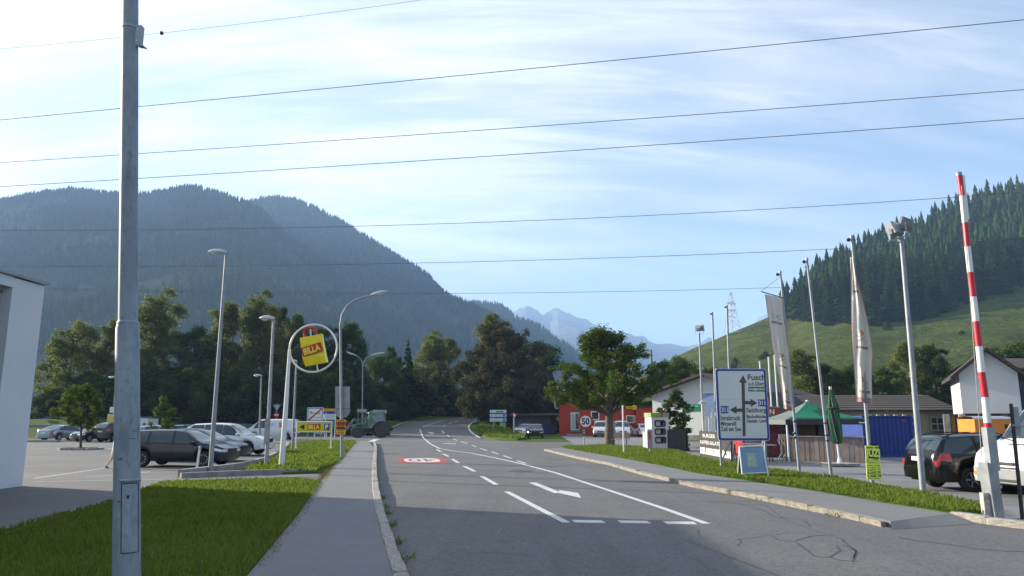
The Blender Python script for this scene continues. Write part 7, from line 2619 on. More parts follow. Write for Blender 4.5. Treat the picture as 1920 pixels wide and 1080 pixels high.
MB().box((xl + 0.9, -0.03, 1.15), (1.6, 0.05, 0.9)).build("service_hatch", M_BACK, rc_)
BT = "beer benches at the snack container"
for lab, px_, py_ in (("pale folding table under the direction sign", 1400, 862), ("second folding table in front of the red container", 1424, 866)):
    b, q = frame_at(px_, py_)
    tb2 = thing("folding_table", lab, "table", tuple(b), 0.05, BT)
    MB().box((0, 0, 0.74), (1.5, 0.5, 0.03)).build("table_top", mat("pale_table", (0.36, 0.37, 0.40), 0.6), tb2)
    for s in (-0.55, 0.55):
        l_ = MB()
        l_.bar((s, -0.2, 0.0), (s, 0.0, 0.73), 0.035)
        l_.bar((s, 0.2, 0.0), (s, 0.0, 0.73), 0.035)
        l_.build("leg", M_DARKM, tb2)
b, q = frame_at(1473, 862)
ct = thing("waste_stand", "dark folding waste bag stand between red container and wooden bar", "waste bin", tuple(b), 0.1)
l_ = MB()
for y in (-0.22, 0.22):
    l_.bar((-0.25, y, 0), (0.25, y, 0.95), 0.03)
    l_.bar((0.25, y, 0), (-0.25, y, 0.95), 0.03)
l_.bar((-0.27, 0, 0.95), (0.27, 0, 0.95), 0.03, 0.5)
l_.build("frame", M_GALV, ct)
MB().tube([(0, 0, 0.08), (0, 0, 0.4), (0, 0, 0.93)], [0.17, 0.21, 0.22], 12).build("bag", M_BLACK, ct, smooth=50)

# wooden bar with individual boards
b0, b1 = G(1475, 864), G(1622, 868)
wb = thing("wooden_bar", "bar counter of weathered vertical boards under the green tent", "counter", (b0.x, b0.y, 0), math.atan2(b1.y - b0.y, b1.x - b0.x))
Lw = (b1 - b0).length
nb = 16
wmats = [mat("bar_board_%d" % k, c_, 0.8, 0, 0.2, 2.5) for k, c_ in enumerate(((0.26, 0.20, 0.17), (0.23, 0.18, 0.155), (0.29, 0.225, 0.19), (0.245, 0.185, 0.16)))]
for k in range(nb):
    MB().box((Lw * (k + 0.5) / nb, 0 + 0.006 * (k % 3), 0.56), (Lw / nb - 0.012, 0.03, 1.08)).build("board", wmats[(k * 5) % 4], wb)
MB().box((Lw / 2, 0.1, 1.115), (Lw + 0.1, 0.4, 0.04)).build("bar_top", wmats[2], wb)
for k in range(7):
    MB().box((-0.03, 0.06 + 0.24 * k, 0.56), (0.03, 0.225, 1.08)).build("board", mat("fresh_board", (0.42, 0.30, 0.20), 0.8, 0, 0.15, 3), wb)
MB().box((Lw / 2, 0.03, 0.12), (Lw, 0.02, 0.16)).build("plinth", mat("dirty_plinth", (0.10, 0.09, 0.08), 0.9), wb)

# tent
b, q = frame_at(1545, 864, 35.2)
tn = thing("gazebo_tent", "green and black folding tent with a dark star on its roof", "tent", tuple(b), 0.0)
hwx, dpt = 2.15, 1.9
ez = q(1545, 787)[1]
az = q(1535, 754.5)[1] + 0.06
xl, xr = q(1464, 790)[0], q(1621, 790)[0]
xc_ = q(1532, 754)[0]
c4 = [(xl, -0.6, ez), (xr, -0.6, ez), (xr, 3.0, ez), (xl, 3.0, ez)]
apx = (xc_, 1.2, az)
M_TG = mat("tent_green", (0.0, 0.20, 0.085), 0.65, 0, 0.08, 3)
M_TK = mat("tent_black", (0.03, 0.032, 0.032), 0.7)
M_TL = mat("tent_grey_side", (0.13, 0.15, 0.135), 0.7)
for k, m_ in ((0, M_TG), (1, M_TK), (2, M_TG), (3, M_TL)):
    a, c = Vector(c4[k]), Vector(c4[(k + 1) % 4])
    rows = []
    for i in range(9):
        f = i / 8
        z_s = -0.10 * math.sin(math.pi * f)
        p0, p1 = a.lerp(Vector(apx), f), c.lerp(Vector(apx), f)
        rows.append([tuple(p0.lerp(p1, j / 8) + Vector((0, 0, z_s))) for j in range(9)])
    MB().grid(rows).build("roof_panel", m_, tn, smooth=60)
    MB().add([a, c, c - Vector((0, 0, 0.22)), a - Vector((0, 0, 0.22))], [(0, 1, 2, 3)]).build("valance", M_TK if k != 3 else M_TL, tn)


def on_roof(x, f, d=0.02):
    a, c = Vector(c4[0]), Vector(c4[1])
    p0, p1 = a.lerp(Vector(apx), f), c.lerp(Vector(apx), f)
    u_ = (x - p0.x) / max(0.01, (p1.x - p0.x))
    p = p0.lerp(p1, u_)
    return (p.x, p.y - d, p.z - 0.10 * math.sin(math.pi * f) + d)


# dark band at the eaves and the star
MB().grid([[on_roof(xl + 0.1 + (xr - xl - 0.2) * j / 10, 0.02) for j in range(11)], [on_roof(xl + 0.45 + (xr - xl - 0.9) * j / 10, 0.17) for j in range(11)]]).build("eaves_band", mat("tent_dark_green_band", (0.01, 0.06, 0.035), 0.7), tn)
sc_x, sc_f = q(1546, 770)[0], 0.50
stp = []
for k in range(10):
    a = R(90 + 36 * k)
    r_ = 1.0 if k % 2 == 0 else 0.40
    stp.append(on_roof(sc_x + 0.46 * r_ * math.cos(a), sc_f + 0.27 * r_ * math.sin(a), 0.03))
ctr = on_roof(sc_x, sc_f, 0.03)
MB().add([ctr] + stp, [(0, k + 1, (k + 1) % 10 + 1) for k in range(10)]).build("star", mat("star_dark", (0.012, 0.05, 0.035), 0.7), tn)
for x in (xl + 0.08, xr - 0.08):
    for y in (-0.52, 2.92):
        MB().box((x, y, ez / 2), (0.06, 0.06, ez)).build("leg", M_WHITEM, tn)
for k, (x, m_) in enumerate(((0.12, mat("plum_side_panel", (0.20, 0.04, 0.07), 0.7)), (0.38, mat("dull_blue_side", (0.05, 0.08, 0.22), 0.6)), (0.62, mat("brown_side", (0.14, 0.07, 0.05), 0.7)), (0.83, mat("slate_side", (0.07, 0.09, 0.16), 0.6)))):
    MB().box((xl + (xr - xl) * x, 2.94, ez * 0.52), ((xr - xl) * 0.235, 0.03, ez * 0.95)).build("back_panel", m_, tn)
MB().lathe([(0.02, 0), (0.09, 0.02), (0.05, 0.07), (0.01, 0.09)], 10, "Z", apx).build("finial", M_WHITEM, tn)
MB().box((q(1606, 790)[0], -0.62, ez - 0.13), (0.36, 0.012, 0.05)).build("valance_print", M_WHITE, tn)

# closed parasol
b, q = frame_at(1573, 866, 31.0)
pa = thing("closed_parasol", "closed green and black parasol on a white pole with slab base", "parasol", tuple(b), 0)
zt = q(1566, 729)[1]
z0 = q(1572, 832)[1]
sec = MB()
n_ = 20
prof = [(0.0, 0.03), (0.04, 0.07), (0.18, 0.13), (0.3, 0.21), (0.34, 0.23), (0.38, 0.19), (0.6, 0.22), (0.85, 0.22), (0.97, 0.2), (1.0, 0.12)]
rows = []
for f, r_ in prof:
    z = zt + (z0 - zt) * f
    x0_ = -0.12 * (1 - f)
    rows.append([(x0_ + r_ * (0.78 + 0.30 * (k % 2)) * math.cos(2 * math.pi * k / n_ + f * 0.9), r_ * (0.78 + 0.30 * (k % 2)) * math.sin(2 * math.pi * k / n_ + f * 0.9), z) for k in range(n_ + 1)])
for i in range(len(rows) - 1):
    for k in range(n_):
        m_ = 0 if (k // 2) % 3 == 1 else 1
        sec.add([rows[i][k], rows[i][k + 1], rows[i + 1][k + 1], rows[i + 1][k]], [(0, 1, 2, 3)], m_)
sec.build("canopy", [mat("parasol_green", (0.0, 0.22, 0.04), 0.7), M_TK], pa)
MB().tube([(0.03, 0, 0.1), (-0.12, 0, zt + 0.05)], 0.04, 10).build("pole", M_WHITEM, pa, smooth=50)
MB().lathe([(0.10, 0.1), (0.08, 0.25), (0.05, 0.35)], 12, "Z", (0.03, 0, 0)).build("socket", M_WHITEM, pa, smooth=50)
MB().tube([(-0.125, 0, zt - 0.02), (-0.13, 0, zt + 0.09)], 0.06, 8).build("top_cap", M_WHITEM, pa)
MB().lathe([(0.25, -0.02), (0.27, 0.02), (0.25, 0.05)], 14, "Z", (-0.06, 0, zt + (z0 - zt) * 0.36)).build("strap", M_TK, pa)
for dx_ in (-0.3, 0.3):
    for dy_ in (-0.3, 0.3):
        MB().box((0.03 + dx_, dy_, 0.09), (0.55, 0.55, 0.10)).build("base_slab", M_CONC, pa)
MB().box((0.03, 0, 0.02), (1.3, 0.5, 0.05)).build("base_cross", M_WHITEM, pa)

# blue container with ribs
b, q = frame_at(1668, 853, 38.5)
bc = thing("blue_container", "dark blue corrugated storage container beyond the yellow poster", "container", tuple(b), 0.0)
xl, xr, zt = q(1618, 800)[0], q(1709, 800)[0], q(1668, 779)[1]
M_CBLUE = mat("container_blue", (0.012, 0.04, 0.22), 0.55, 0, 0.12, 2)
rows = []
x = xl
k = 0
xs_ = []
while x < xr - 0.05:
    for dx_, dy_ in ((0.0, 0.0), (0.07, 0.0), (0.11, 0.045), (0.18, 0.045)):
        xs_.append((min(x + dx_, xr), dy_))
    x += 0.22
cr = MB()
cr.grid([[(px_, py_, 0.12) for px_, py_ in xs_], [(px_, py_, zt - 0.08) for px_, py_ in xs_]])
cr.build("corrugated_front", M_CBLUE, bc)
MB().box(((xl + xr) / 2, 1.25, zt / 2 + 0.03), (xr - xl, 2.35, zt - 0.1)).build("body", M_CBLUE, bc)
fr4 = MB()
for x in (xl, xr):
    fr4.box((x, 0.0, zt / 2), (0.1, 0.12, zt))
fr4.box(((xl + xr) / 2, 0.0, zt - 0.04), (xr - xl - 0.12, 0.10, 0.09))
fr4.box(((xl + xr) / 2, 0.0, 0.07), (xr - xl - 0.12, 0.10, 0.12))
fr4.build("corner_frame", M_CBLUE, bc)
for k in range(5):
    MB().box((xl + (xr - xl) * (0.15 + 0.18 * k), -0.02, zt + 0.02), (0.18, 0.1, 0.03)).build("roof_clip", M_WHITEM, bc)
a_ = q(1694, 789)
MB().box((a_[0], -0.02, a_[1] + 0.05), (0.11, 0.012, 0.09)).build("red_label", M_RED, bc)
MB().box((a_[0], -0.02, a_[1] - 0.05), (0.11, 0.012, 0.09)).build("green_label", M_GREEN, bc)

# ------------------------------------------------------------------ long workshop
M_OLIVE = layered("olive_render", (0.30, 0.29, 0.20), [(0.6, 0.4, 0.7, (0.25, 0.24, 0.17), 0.7, (1, 1, 1)), (7.0, 0.5, 0.75, (0.34, 0.33, 0.25), 0.4, (1, 1, 1))], 0.9, 0.2, 30, 0.01)
M_BROOF = layered("brown_roof_tiles", (0.085, 0.068, 0.06), [(1.0, 0.4, 0.7, (0.11, 0.09, 0.08), 0.7, (1, 3, 1)), (6.0, 0.45, 0.7, (0.065, 0.052, 0.047), 0.6, (1, 1, 1))], 0.9, 0.5, 14, 0.03)
b, q = frame_at(1640, 829, 60.0)
ws = thing("workshop", "long low olive workshop with brown tiled roof below the trees", "building", tuple(b), 0.0)
xl, xr = q(1455, 800)[0], q(1795, 800)[0]
ez = q(1640, 769)[1]
rz_ = P(1640, 741, 64).z
MB().box(((xl + xr) / 2, 4.2, ez / 2), (xr - xl, 8.2, ez + 0.1)).build("wall", M_OLIVE, ws)
rf = MB()
n_ = 24
for k in range(7):
    y0, y1 = -0.55 + k * 4.75 / 7, -0.55 + (k + 1) * 4.75 / 7
    z0_, z1_ = ez + (rz_ - ez) * k / 7, ez + (rz_ - ez) * (k + 1) / 7
    rf.add([(xl - 0.3, y0, z0_ + 0.05), (xr + 0.1, y0, z0_ + 0.05), (xr + 0.1, y1, z1_ + 0.01), (xl - 0.3, y1, z1_ + 0.01), (xl - 0.3, y0, z0_), (xr + 0.1, y0, z0_)], [(0, 1, 2, 3), (4, 5, 1, 0)])
rf.add([(xl - 0.3, 4.2, rz_), (xr + 0.1, 4.2, rz_), (xr + 0.1, 9.0, ez), (xl - 0.3, 9.0, ez)], [(0, 1, 2, 3)])
rf.add([(xl - 0.3, -0.55, ez), (xr + 0.1, -0.55, ez), (xr + 0.1, 9.0, ez - 0.02), (xl - 0.3, 9.0, ez - 0.02)], [(0, 1, 2, 3)])
rf.build("roof", M_BROOF, ws)
MB().tube([(xl - 0.3, -0.62, ez - 0.02), (xr + 0.1, -0.62, ez - 0.02)], 0.07, 8).build("gutter", M_DWOOD, ws)
for x0, x1 in ((1744, 1782), (1698, 1722)):
    a_, c_ = q(x0, 783), q(x1, 806.5)
    w_ = link("window", None, ws, ((a_[0] + c_[0]) / 2, -0.02, (a_[1] + c_[1]) / 2))
    W_, H_ = c_[0] - a_[0], a_[1] - c_[1]
    MB().box((0, 0.0, 0), (W_, 0.06, H_)).build("pane", M_GLASSB, w_)
    f2 = MB()
    for k in range(4):
        f2.box((-W_ / 2 + W_ * k / 3, -0.04, 0), (0.10, 0.04, H_ + 0.1))
    for k in range(3):
        f2.box((0, -0.046, -H_ / 2 + H_ * k / 2), (W_, 0.04, 0.09))
    f2.build("frame", M_OLIVE, w_)
a_, c_ = q(1782, 783), q(1796, 818)
MB().box(((a_[0] + c_[0]) / 2, -0.03, (a_[1] + c_[1]) / 2), (c_[0] - a_[0], 0.05, a_[1] - c_[1])).build("door", mat("orange_door", (0.55, 0.18, 0.02), 0.6), ws)
MB().lathe([(0.02, -0.07), (0.11, 0), (0.02, 0.07)], 10, "Z", (q(1662, 771)[0], -0.12, q(1662, 771)[1])).build("wall_lamp", M_WHITEM, ws)
MB().box(((xl + xr) / 2, -0.05, 0.35), (xr - xl, 0.1, 0.7)).build("plinth", M_CONC, ws)

# dark low roof at the left of the workshop
b, q = frame_at(1480, 829, 57.0)
ds = thing("dark_shed", "dark roofed shed behind the green tent, left of the workshop", "shed", tuple(b), 0.0)
xl, xr = q(1452, 800)[0], q(1520, 800)[0]
MB().box(((xl + xr) / 2, 1.4, 1.2), (xr - xl - 0.4, 2.5, 2.4)).build("wall", M_DWOOD, ds)
MB().add([(xl, -0.3, 2.35), (xr + 0.6, -0.3, 2.35), (xr - 0.9, 1.4, 4.0), (xl, 1.4, 4.0), (xl, -0.3, 2.2), (xr + 0.6, -0.3, 2.2)], [(0, 1, 2, 3), (4, 5, 1, 0)]).build("roof", mat("slate_roof", (0.05, 0.048, 0.05), 0.8, 0, 0.2, 3), ds)

# ------------------------------------------------------------------ white gable tower
b, q = frame_at(1846, 840, 50.0)
wt = thing("white_gable_house", "white gabled upper storey raised on pillars above the orange trailer", "building", tuple(b), R(-26))
M_WALLW = layered("pale_plaster", (0.60, 0.60, 0.585), [(0.7, 0.4, 0.7, (0.54, 0.54, 0.53), 0.6, (1, 1, 1)), (6.0, 0.5, 0.75, (0.64, 0.64, 0.62), 0.4, (1, 1, 1))], 0.9, 0.15, 40, 0.006)
xl, xr = q(1803, 740)[0] * 0.9, q(1907, 740)[0] * 0.9
zb, ze, za = q(1846, 775)[1], q(1846, 700)[1], q(1846, 660)[1]
xm = q(1845, 660)[0]
dpt = 7.0
gb = MB()
gb.add([(xl, 0, zb), (xr, 0, zb), (xr, 0, ze), (xm, 0, za), (xl, 0, ze), (xl, dpt, zb), (xr, dpt, zb), (xr, dpt, ze), (xm, dpt, za), (xl, dpt, ze)],
       [(0, 1, 2, 3, 4), (9, 8, 7, 6, 5), (0, 5, 6, 1), (1, 6, 7, 2), (2, 7, 8, 3), (3, 8, 9, 4), (4, 9, 5, 0)])
gb.build("wall", M_WALLW, wt)
for sx, xe in ((-1, xl), (1, xr)):
    sl_ = (za - ze) / abs(xm - xe)
    xo, zo = xe + sx * 0.55, ze - 0.55 * sl_
    MB().add([(xm, -0.6, za + 0.05), (xo, -0.6, zo + 0.05), (xo, dpt + 0.4, zo + 0.05), (xm, dpt + 0.4, za + 0.05), (xm, -0.6, za + 0.25), (xo, -0.6, zo + 0.25), (xo, dpt + 0.4, zo + 0.25), (xm, dpt + 0.4, za + 0.25)],
             [(0, 1, 2, 3), (7, 6, 5, 4), (0, 4, 5, 1), (1, 5, 6, 2), (2, 6, 7, 3), (3, 7, 4, 0)]).build("roof_slope", M_DWOOD, wt)
for x in (1812, 1820):
    MB().box((q(x, 800)[0], 0.8 if x == 1812 else 3.5, zb / 2), (0.35, 0.35, zb)).build("pillar", mat("cream_pillar", (0.55, 0.52, 0.40), 0.8), wt)
for x in (1796, 1900):
    MB().box((q(x, 800)[0], 5.8, zb / 2), (0.4, 0.4, zb)).build("pillar", M_CONC, wt)
MB().box(((xl + xr) / 2 + 1.5, 6.9, zb / 2), (xr - xl + 3, 0.2, zb)).build("rear_wall", M_DWOOD, wt)
# dark building behind it
b, q = frame_at(1950, 840, 58.0)
dbh = thing("dark_barn", "dark timber barn at the right edge behind the white gable", "building", tuple(b), 0.0)
xl2, xr2 = q(1880, 740)[0], q(2080, 740)[0]
z1 = q(1900, 690)[1]
MB().box(((xl2 + xr2) / 2, 3, z1 / 2), (xr2 - xl2, 5.5, z1)).build("wall", mat("dark_blue_boards", (0.03, 0.033, 0.05), 0.8), dbh)
MB().add([(xl2 - .3, -0.4, z1), (xr2 + .3, -0.4, z1), (xr2 + .3, 3, z1 + 1.0), (xl2 - .3, 3, z1 + 1.0), (xr2 + .3, 6.4, z1), (xl2 - .3, 6.4, z1), (xl2 - .3, -0.4, z1 - .15), (xr2 + .3, -0.4, z1 - .15)], [(0, 1, 2, 3), (3, 2, 4, 5), (6, 7, 1, 0)]).build("roof", M_BROOF, dbh)
# orange trailer
b, q = frame_at(1860, 836, 47.0)
ot = thing("orange_trailer", "orange site trailer with grey roof under the white gable", "trailer", tuple(b), 0.0)
xl, xr = q(1828, 800)[0], q(1897, 800)[0]
z0, z1 = q(1860, 818)[1], q(1860, 786)[1]
M_ORG = mat("municipal_orange", (0.72, 0.22, 0.02), 0.5, 0, 0.06, 3)
MB().box(((xl + xr) / 2, 0.9, (z0 + z1) / 2), (xr - xl, 1.8, z1 - z0)).build("box_body", M_ORG, ot)
rows = []
for y, dz in ((-0.05, 0.0), (0.15, 0.14), (0.9, 0.2), (1.65, 0.14), (1.85, 0.0)):
    rows.append([(xl - 0.05, y, z1 + dz), (xr + 0.05, y, z1 + dz)])
MB().grid(rows).build("roof", mat("pale_grey_roof", (0.42, 0.44, 0.46), 0.5), ot, smooth=40)
for x in (0.25, 0.75):
    MB().lathe([(0.1, -0.1), (0.32, -0.1), (0.32, 0.1), (0.1, 0.1)], 16, "Y", (xl + (xr - xl) * x, 0.1, 0.32)).build("wheel", M_TYRE, ot)
MB().box(((xl + xr) / 2, 0.9, z0 - 0.06), (xr - xl - 0.1, 1.6, 0.12)).build("chassis", M_DARKM, ot)
MB().box((q(1887, 800)[0], -0.02, q(1887, 800)[1]), (0.2, 0.03, 0.3)).build("vent", M_BLACK, ot)
MB().box((q(1886, 811)[0], -0.02, q(1886, 811)[1]), (0.28, 0.03, 0.1)).build("tail_light", M_TAIL, ot)

# ------------------------------------------------------------------ white house with gable facing the yard
Yh = 72.0
b = Vector((P(1225, 815, Yh).x, Yh, 0))
wh = thing("white_house", "white plastered house with dark gable roof behind the sapling", "building", tuple(b), R(-38))
Wg = 11.0
ezh, azh = P(1225, 741, Yh).z, P(1310, 705, Yh - 3).z
gb = MB()
dpt = 14.0
gb.add([(0, 0, 0), (Wg, 0, 0), (Wg, 0, ezh), (Wg / 2, 0, azh), (0, 0, ezh), (0, dpt, 0), (Wg, dpt, 0), (Wg, dpt, ezh), (Wg / 2, dpt, azh), (0, dpt, ezh)],
       [(0, 1, 2, 3, 4), (9, 8, 7, 6, 5), (1, 6, 7, 2), (4, 9, 5, 0), (2, 7, 8, 3), (3, 8, 9, 4)])
gb.build("wall", M_WALLW, wh)
for sx, xe in ((-1, 0), (1, Wg)):
    sl_ = (azh - ezh) / (Wg / 2)
    xo, zo = xe + sx * 0.8, ezh - 0.8 * sl_
    rfm = MB()
    rfm.add([(Wg / 2, -0.9, azh + 0.03), (xo, -0.9, zo + 0.03), (xo, dpt, zo + 0.03), (Wg / 2, dpt, azh + 0.03), (Wg / 2, -0.9, azh + 0.26), (xo, -0.9, zo + 0.26), (xo, dpt, zo + 0.26), (Wg / 2, dpt, azh + 0.26)],
            [(0, 1, 2, 3), (7, 6, 5, 4), (0, 4, 5, 1), (1, 5, 6, 2), (2, 6, 7, 3), (3, 7, 4, 0)])
    rfm.build("roof_slope", M_BROOF, wh)
M_PBLUE = mat("pale_blue_glazing", (0.17, 0.24, 0.42), 0.25, 0, 0.2, 1.0, spec=0.8)
wblue = link("glazed_bay", None, wh, (6.4, -0.06, 0))
for i in range(2):
    for (z0_, z1_) in ((0.7, 1.9), (1.96, 2.7), (2.76, 3.5), (3.56, 4.3)):
        MB().box((-0.6 + 1.3 * i, 0, (z0_ + z1_) / 2), (1.22, 0.08, z1_ - z0_)).build("pane", M_PBLUE, wblue)
MB().box((0.05, 0.03, 2.5), (2.7, 0.06, 3.8)).build("frame", M_WHITEM, wblue)
sgn_o = link("green_sign", None, wh, (4.1, -0.05, P(1302, 764, Yh - 3).z))
MB().box((0, 0, 0), (1.9, 0.06, 0.62)).build("panel", M_GREEN, sgn_o)
MB().plate([(-0.65, 0.0), (-0.35, 0.0), (-0.35, -0.14), (-0.5, -0.27), (-0.65, -0.14)], -0.04, -0.032).build("white_shield", M_WHITE, sgn_o)
lettering("Straßen", 0.22, M_WHITE, sgn_o, (-0.1, -0.034, 0.15), (math.pi / 2, 0, 0), 1.3)
MB().box((Wg / 2, -0.08, 0.25), (Wg, 0.14, 0.5)).build("rubble_plinth", mat("rubble_plinth", (0.20, 0.19, 0.18), 0.9, 0, 0.4, 3, 0.5, 8), wh)
struct("grass_patch", MB().sheet(gp([(1215, 822), (1330, 823), (1330, 828), (1230, 827)]), 0.03).build("grass_patch", M_GRASS))
# stainless chimney in front of it
b, q = frame_at(1322, 828, 58.0)
ch = thing("steel_flue", "stainless steel flue pipe with cowl beside the white house", "flue", tuple(b), 0)
zt = q(1322, 750)[1]
MB().tube([(0, 0, 0), (0, 0, zt - 0.3)], 0.19, 14).build("pipe", mat("stainless_steel", (0.5, 0.5, 0.5), 0.3, 0.8), ch, smooth=50)
MB().lathe([(0.19, 0), (0.3, 0.04), (0.3, 0.1), (0.08, 0.25)], 14, "Z", (0, 0, zt - 0.25)).build("cowl", mat("stainless_steel", (0.5, 0.5, 0.5), 0.3, 0.8), ch, smooth=40)
MB().tube([(0, 0, zt - 1.4), (0.5, 0, zt - 1.2), (0.7, 0, zt - 1.7)], 0.14, 12).build("elbow", mat("stainless_steel", (0.5, 0.5, 0.5), 0.3, 0.8), ch, smooth=60)
b, q = frame_at(1335, 828, 57.0)
fz = thing("white_fence", "white vertical plank fence right of the steel flue", "fence", tuple(b), 0)
for k in range(8):
    MB().box((-0.1 + 0.24 * k, 0, 1.0 + 0.35 * (k % 2)), (0.2, 0.06, 2.1 + 0.7 * (k % 2))).build("plank", M_WHITEM, fz)

# ------------------------------------------------------------------ red house
Yr = 91.0
b = Vector((P(1049, 815, Yr).x, Yr, 0))
kx = Yr / FPX
rh = thing("red_house", "red painted workshop house with white sign and low pitched roof", "building", tuple(b), R(-6))
M_REDW = layered("red_plaster", (0.40, 0.045, 0.028), [(0.7, 0.4, 0.7, (0.36, 0.04, 0.027), 0.6, (1, 1, 1)), (6.0, 0.5, 0.75, (0.43, 0.055, 0.035), 0.4, (1, 1, 1))], 0.85, 0.15, 40, 0.006)
lx = lambda px_: (px_ - 1049) * kx * 1.02
rz2 = lambda py_: P(1049, py_, Yr).z
Wr = lx(1184)
ezr, azr = rz2(748), rz2(717)
gb = MB()
dpt = 12.0
gb.add([(0, 0, 0), (Wr, 0, 0), (Wr, 0, ezr), (Wr / 2, 0, azr), (0, 0, ezr), (0, dpt, 0), (Wr, dpt, 0), (Wr, dpt, ezr), (Wr / 2, dpt, azr), (0, dpt, ezr)],
       [(0, 1, 2, 3, 4), (9, 8, 7, 6, 5), (1, 6, 7, 2), (4, 9, 5, 0), (2, 7, 8, 3), (3, 8, 9, 4)])
gb.build("wall", M_REDW, rh)
for sx, xe in ((-1, 0), (1, Wr)):
    sl_ = (azr - ezr) / (Wr / 2)
    xo, zo = xe + sx * 0.7, ezr - 0.7 * sl_
    rfm = MB()
    rfm.add([(Wr / 2, -0.7, azr + 0.02), (xo, -0.7, zo + 0.02), (xo, dpt, zo + 0.02), (Wr / 2, dpt, azr + 0.02), (Wr / 2, -0.7, azr + 0.3), (xo, -0.7, zo + 0.3), (xo, dpt, zo + 0.3), (Wr / 2, dpt, azr + 0.3)],
            [(0, 1, 2, 3), (7, 6, 5, 4), (0, 4, 5, 1), (1, 5, 6, 2), (2, 6, 7, 3), (3, 7, 4, 0)])
    rfm.build("roof_slope", mat("grey_roof_sheet", (0.14, 0.15, 0.17), 0.5, 0.2), rh)
MB().bar((-0.7, -0.74, ezr - 0.1), (Wr / 2, -0.74, azr + 0.3), 0.06, 0.12).build("verge_trim", M_GALV, rh)
a0, a1 = lx(1094), lx(1128)
sgr = link("sign_board", None, rh, ((a0 + a1) / 2, -0.06, (rz2(747) + rz2(764.5)) / 2))
MB().box((0, 0, 0), (a1 - a0, 0.1, rz2(747) - rz2(764.5))).build("panel", M_WHITE, sgr)
for k in range(4):
    MB().lathe([(0.10, -0.062), (0.10, -0.055)], 12, "Y", (-(a1 - a0) / 2 + 0.3 + 0.22 * k, 0, 0.33)).build("ring_print", M_INK, sgr)
dr = link("glass_door", None, rh, (0, -0.03, 0))
MB().box(((lx(1068) + lx(1086)) / 2, 0, rz2(791)), (lx(1086) - lx(1068), 0.1, 2.4 * 1.0)).build("surround", mat("grey_surround", (0.16, 0.14, 0.14), 0.7), dr)
MB().box(((lx(1070) + lx(1085)) / 2, -0.06, rz2(790)), (lx(1085) - lx(1070), 0.05, 2.05)).build("white_frame", M_WHITEM, dr)
MB().box(((lx(1071) + lx(1077)) / 2, -0.095, rz2(790)), (lx(1077) - lx(1071), 0.02, 1.85)).build("pane", mat("bright_door_pane", (0.35, 0.37, 0.36), 0.1), dr)
MB().box(((lx(1078) + lx(1084.4)) / 2, -0.095, rz2(790)), (lx(1084.4) - lx(1078), 0.02, 1.85)).build("pane", M_GLASSB, dr)
wn2 = link("window", None, rh, ((lx(1106) + lx(1121)) / 2, -0.04, rz2(779.5)))
MB().box((0, 0, 0), (lx(1121) - lx(1106), 0.1, 1.05)).build("frame", M_WHITEM, wn2)
MB().box((0, -0.055, 0), (lx(1121) - lx(1106) - 0.24, 0.02, 0.82)).build("pane", M_GLASSB, wn2)
wn2 = link("window", None, rh, (lx(1180) - 0.2, -0.04, rz2(786)))
MB().box((0, 0, 0), (1.1, 0.1, 0.9)).build("frame", M_WHITEM, wn2)
MB().box((0, -0.055, 0), (0.9, 0.02, 0.72)).build("pane", M_GLASSB, wn2)
MB().tube([(-0.1, -0.2, rz2(766)), (-0.35, -0.25, rz2(765.5)), (-0.5, -0.25, rz2(763)), (-0.5, -0.25, rz2(742))], 0.11, 10).build("vent_pipe", M_GALV, rh, smooth=60)
MB().box((-0.5, -0.25, rz2(740)), (0.42, 0.42, 0.35)).build("vent_cowl", M_GALV, rh)
MB().box(((lx(1062) + lx(1092)) / 2, -0.6, 0.12), (lx(1092) - lx(1062), 1.2, 0.24)).build("door_step", M_CONC, rh)
MB().box((Wr + 1.6, 2.0, ezr * 0.38), (3.0, 6.0, ezr * 0.76)).build("annex_wall", M_REDW, rh)
MB().box((Wr + 1.6, 2.0, ezr * 0.78), (3.4, 6.4, 0.15)).build("annex_roof", M_DWOOD, rh)
# timber shed and bin left of it
b, q = frame_at(1000, 806, 102.0)
ts_ = thing("timber_shed", "low timber shed with grey boards behind the two parked cars", "shed", tuple(b), 0)
xl, xr = q(960, 800)[0], q(1045, 800)[0]
z1 = q(1000, 777)[1]
nb = 20
for k in range(nb):
    MB().box((xl + (xr - xl) * 0.86 * (k + 0.5) / nb, 0.02 * (k % 2), z1 / 2 - 0.05), ((xr - xl) * 0.86 / nb - 0.02, 0.06, z1 - 0.3)).build("board", mat("grey_boards", (0.085, 0.09, 0.105), 0.85, 0, 0.2, 2), ts_)
MB().box(((xl + xr) / 2, 1.6, z1 / 2 - 0.1), (xr - xl - 0.4, 3.0, z1 - 0.2)).build("interior", M_DWOOD, ts_)
MB().box(((xl + xr) / 2, 1.2, z1 + 0.0), (xr - xl + 0.6, 4.2, 0.14), 0, R(3)).build("roof", mat("slate_roof", (0.05, 0.048, 0.05), 0.8, 0, 0.2, 3), ts_)
b, q = frame_at(1015, 806, 97.0)
bx2 = thing("blue_skip", "dark blue skip behind the two parked cars", "skip", tuple(b), 0)
MB().prism([(-1.4, -0.7), (1.4, -0.7), (1.6, 0.7), (-1.6, 0.7)], 0.2, 1.25).build("tub", mat("skip_blue", (0.012, 0.03, 0.16), 0.6), bx2)
MB().box((0, -0.72, 1.22), (3.0, 0.06, 0.1)).build("rim", mat("skip_blue", (0.012, 0.03, 0.16), 0.6), bx2)
b, q = frame_at(957, 812)
gbx = thing("glass_bank", "pale domed recycling container behind the yield sign", "recycling bin", (b.x, b.y + 8, 0), 0)
MB().lathe([(0.75, 0.1), (0.8, 0.9), (0.72, 1.25), (0.45, 1.5), (0.1, 1.6)], 16, "Z").build("dome", mat("pale_green_bin", (0.20, 0.25, 0.20), 0.5), gbx, smooth=40)
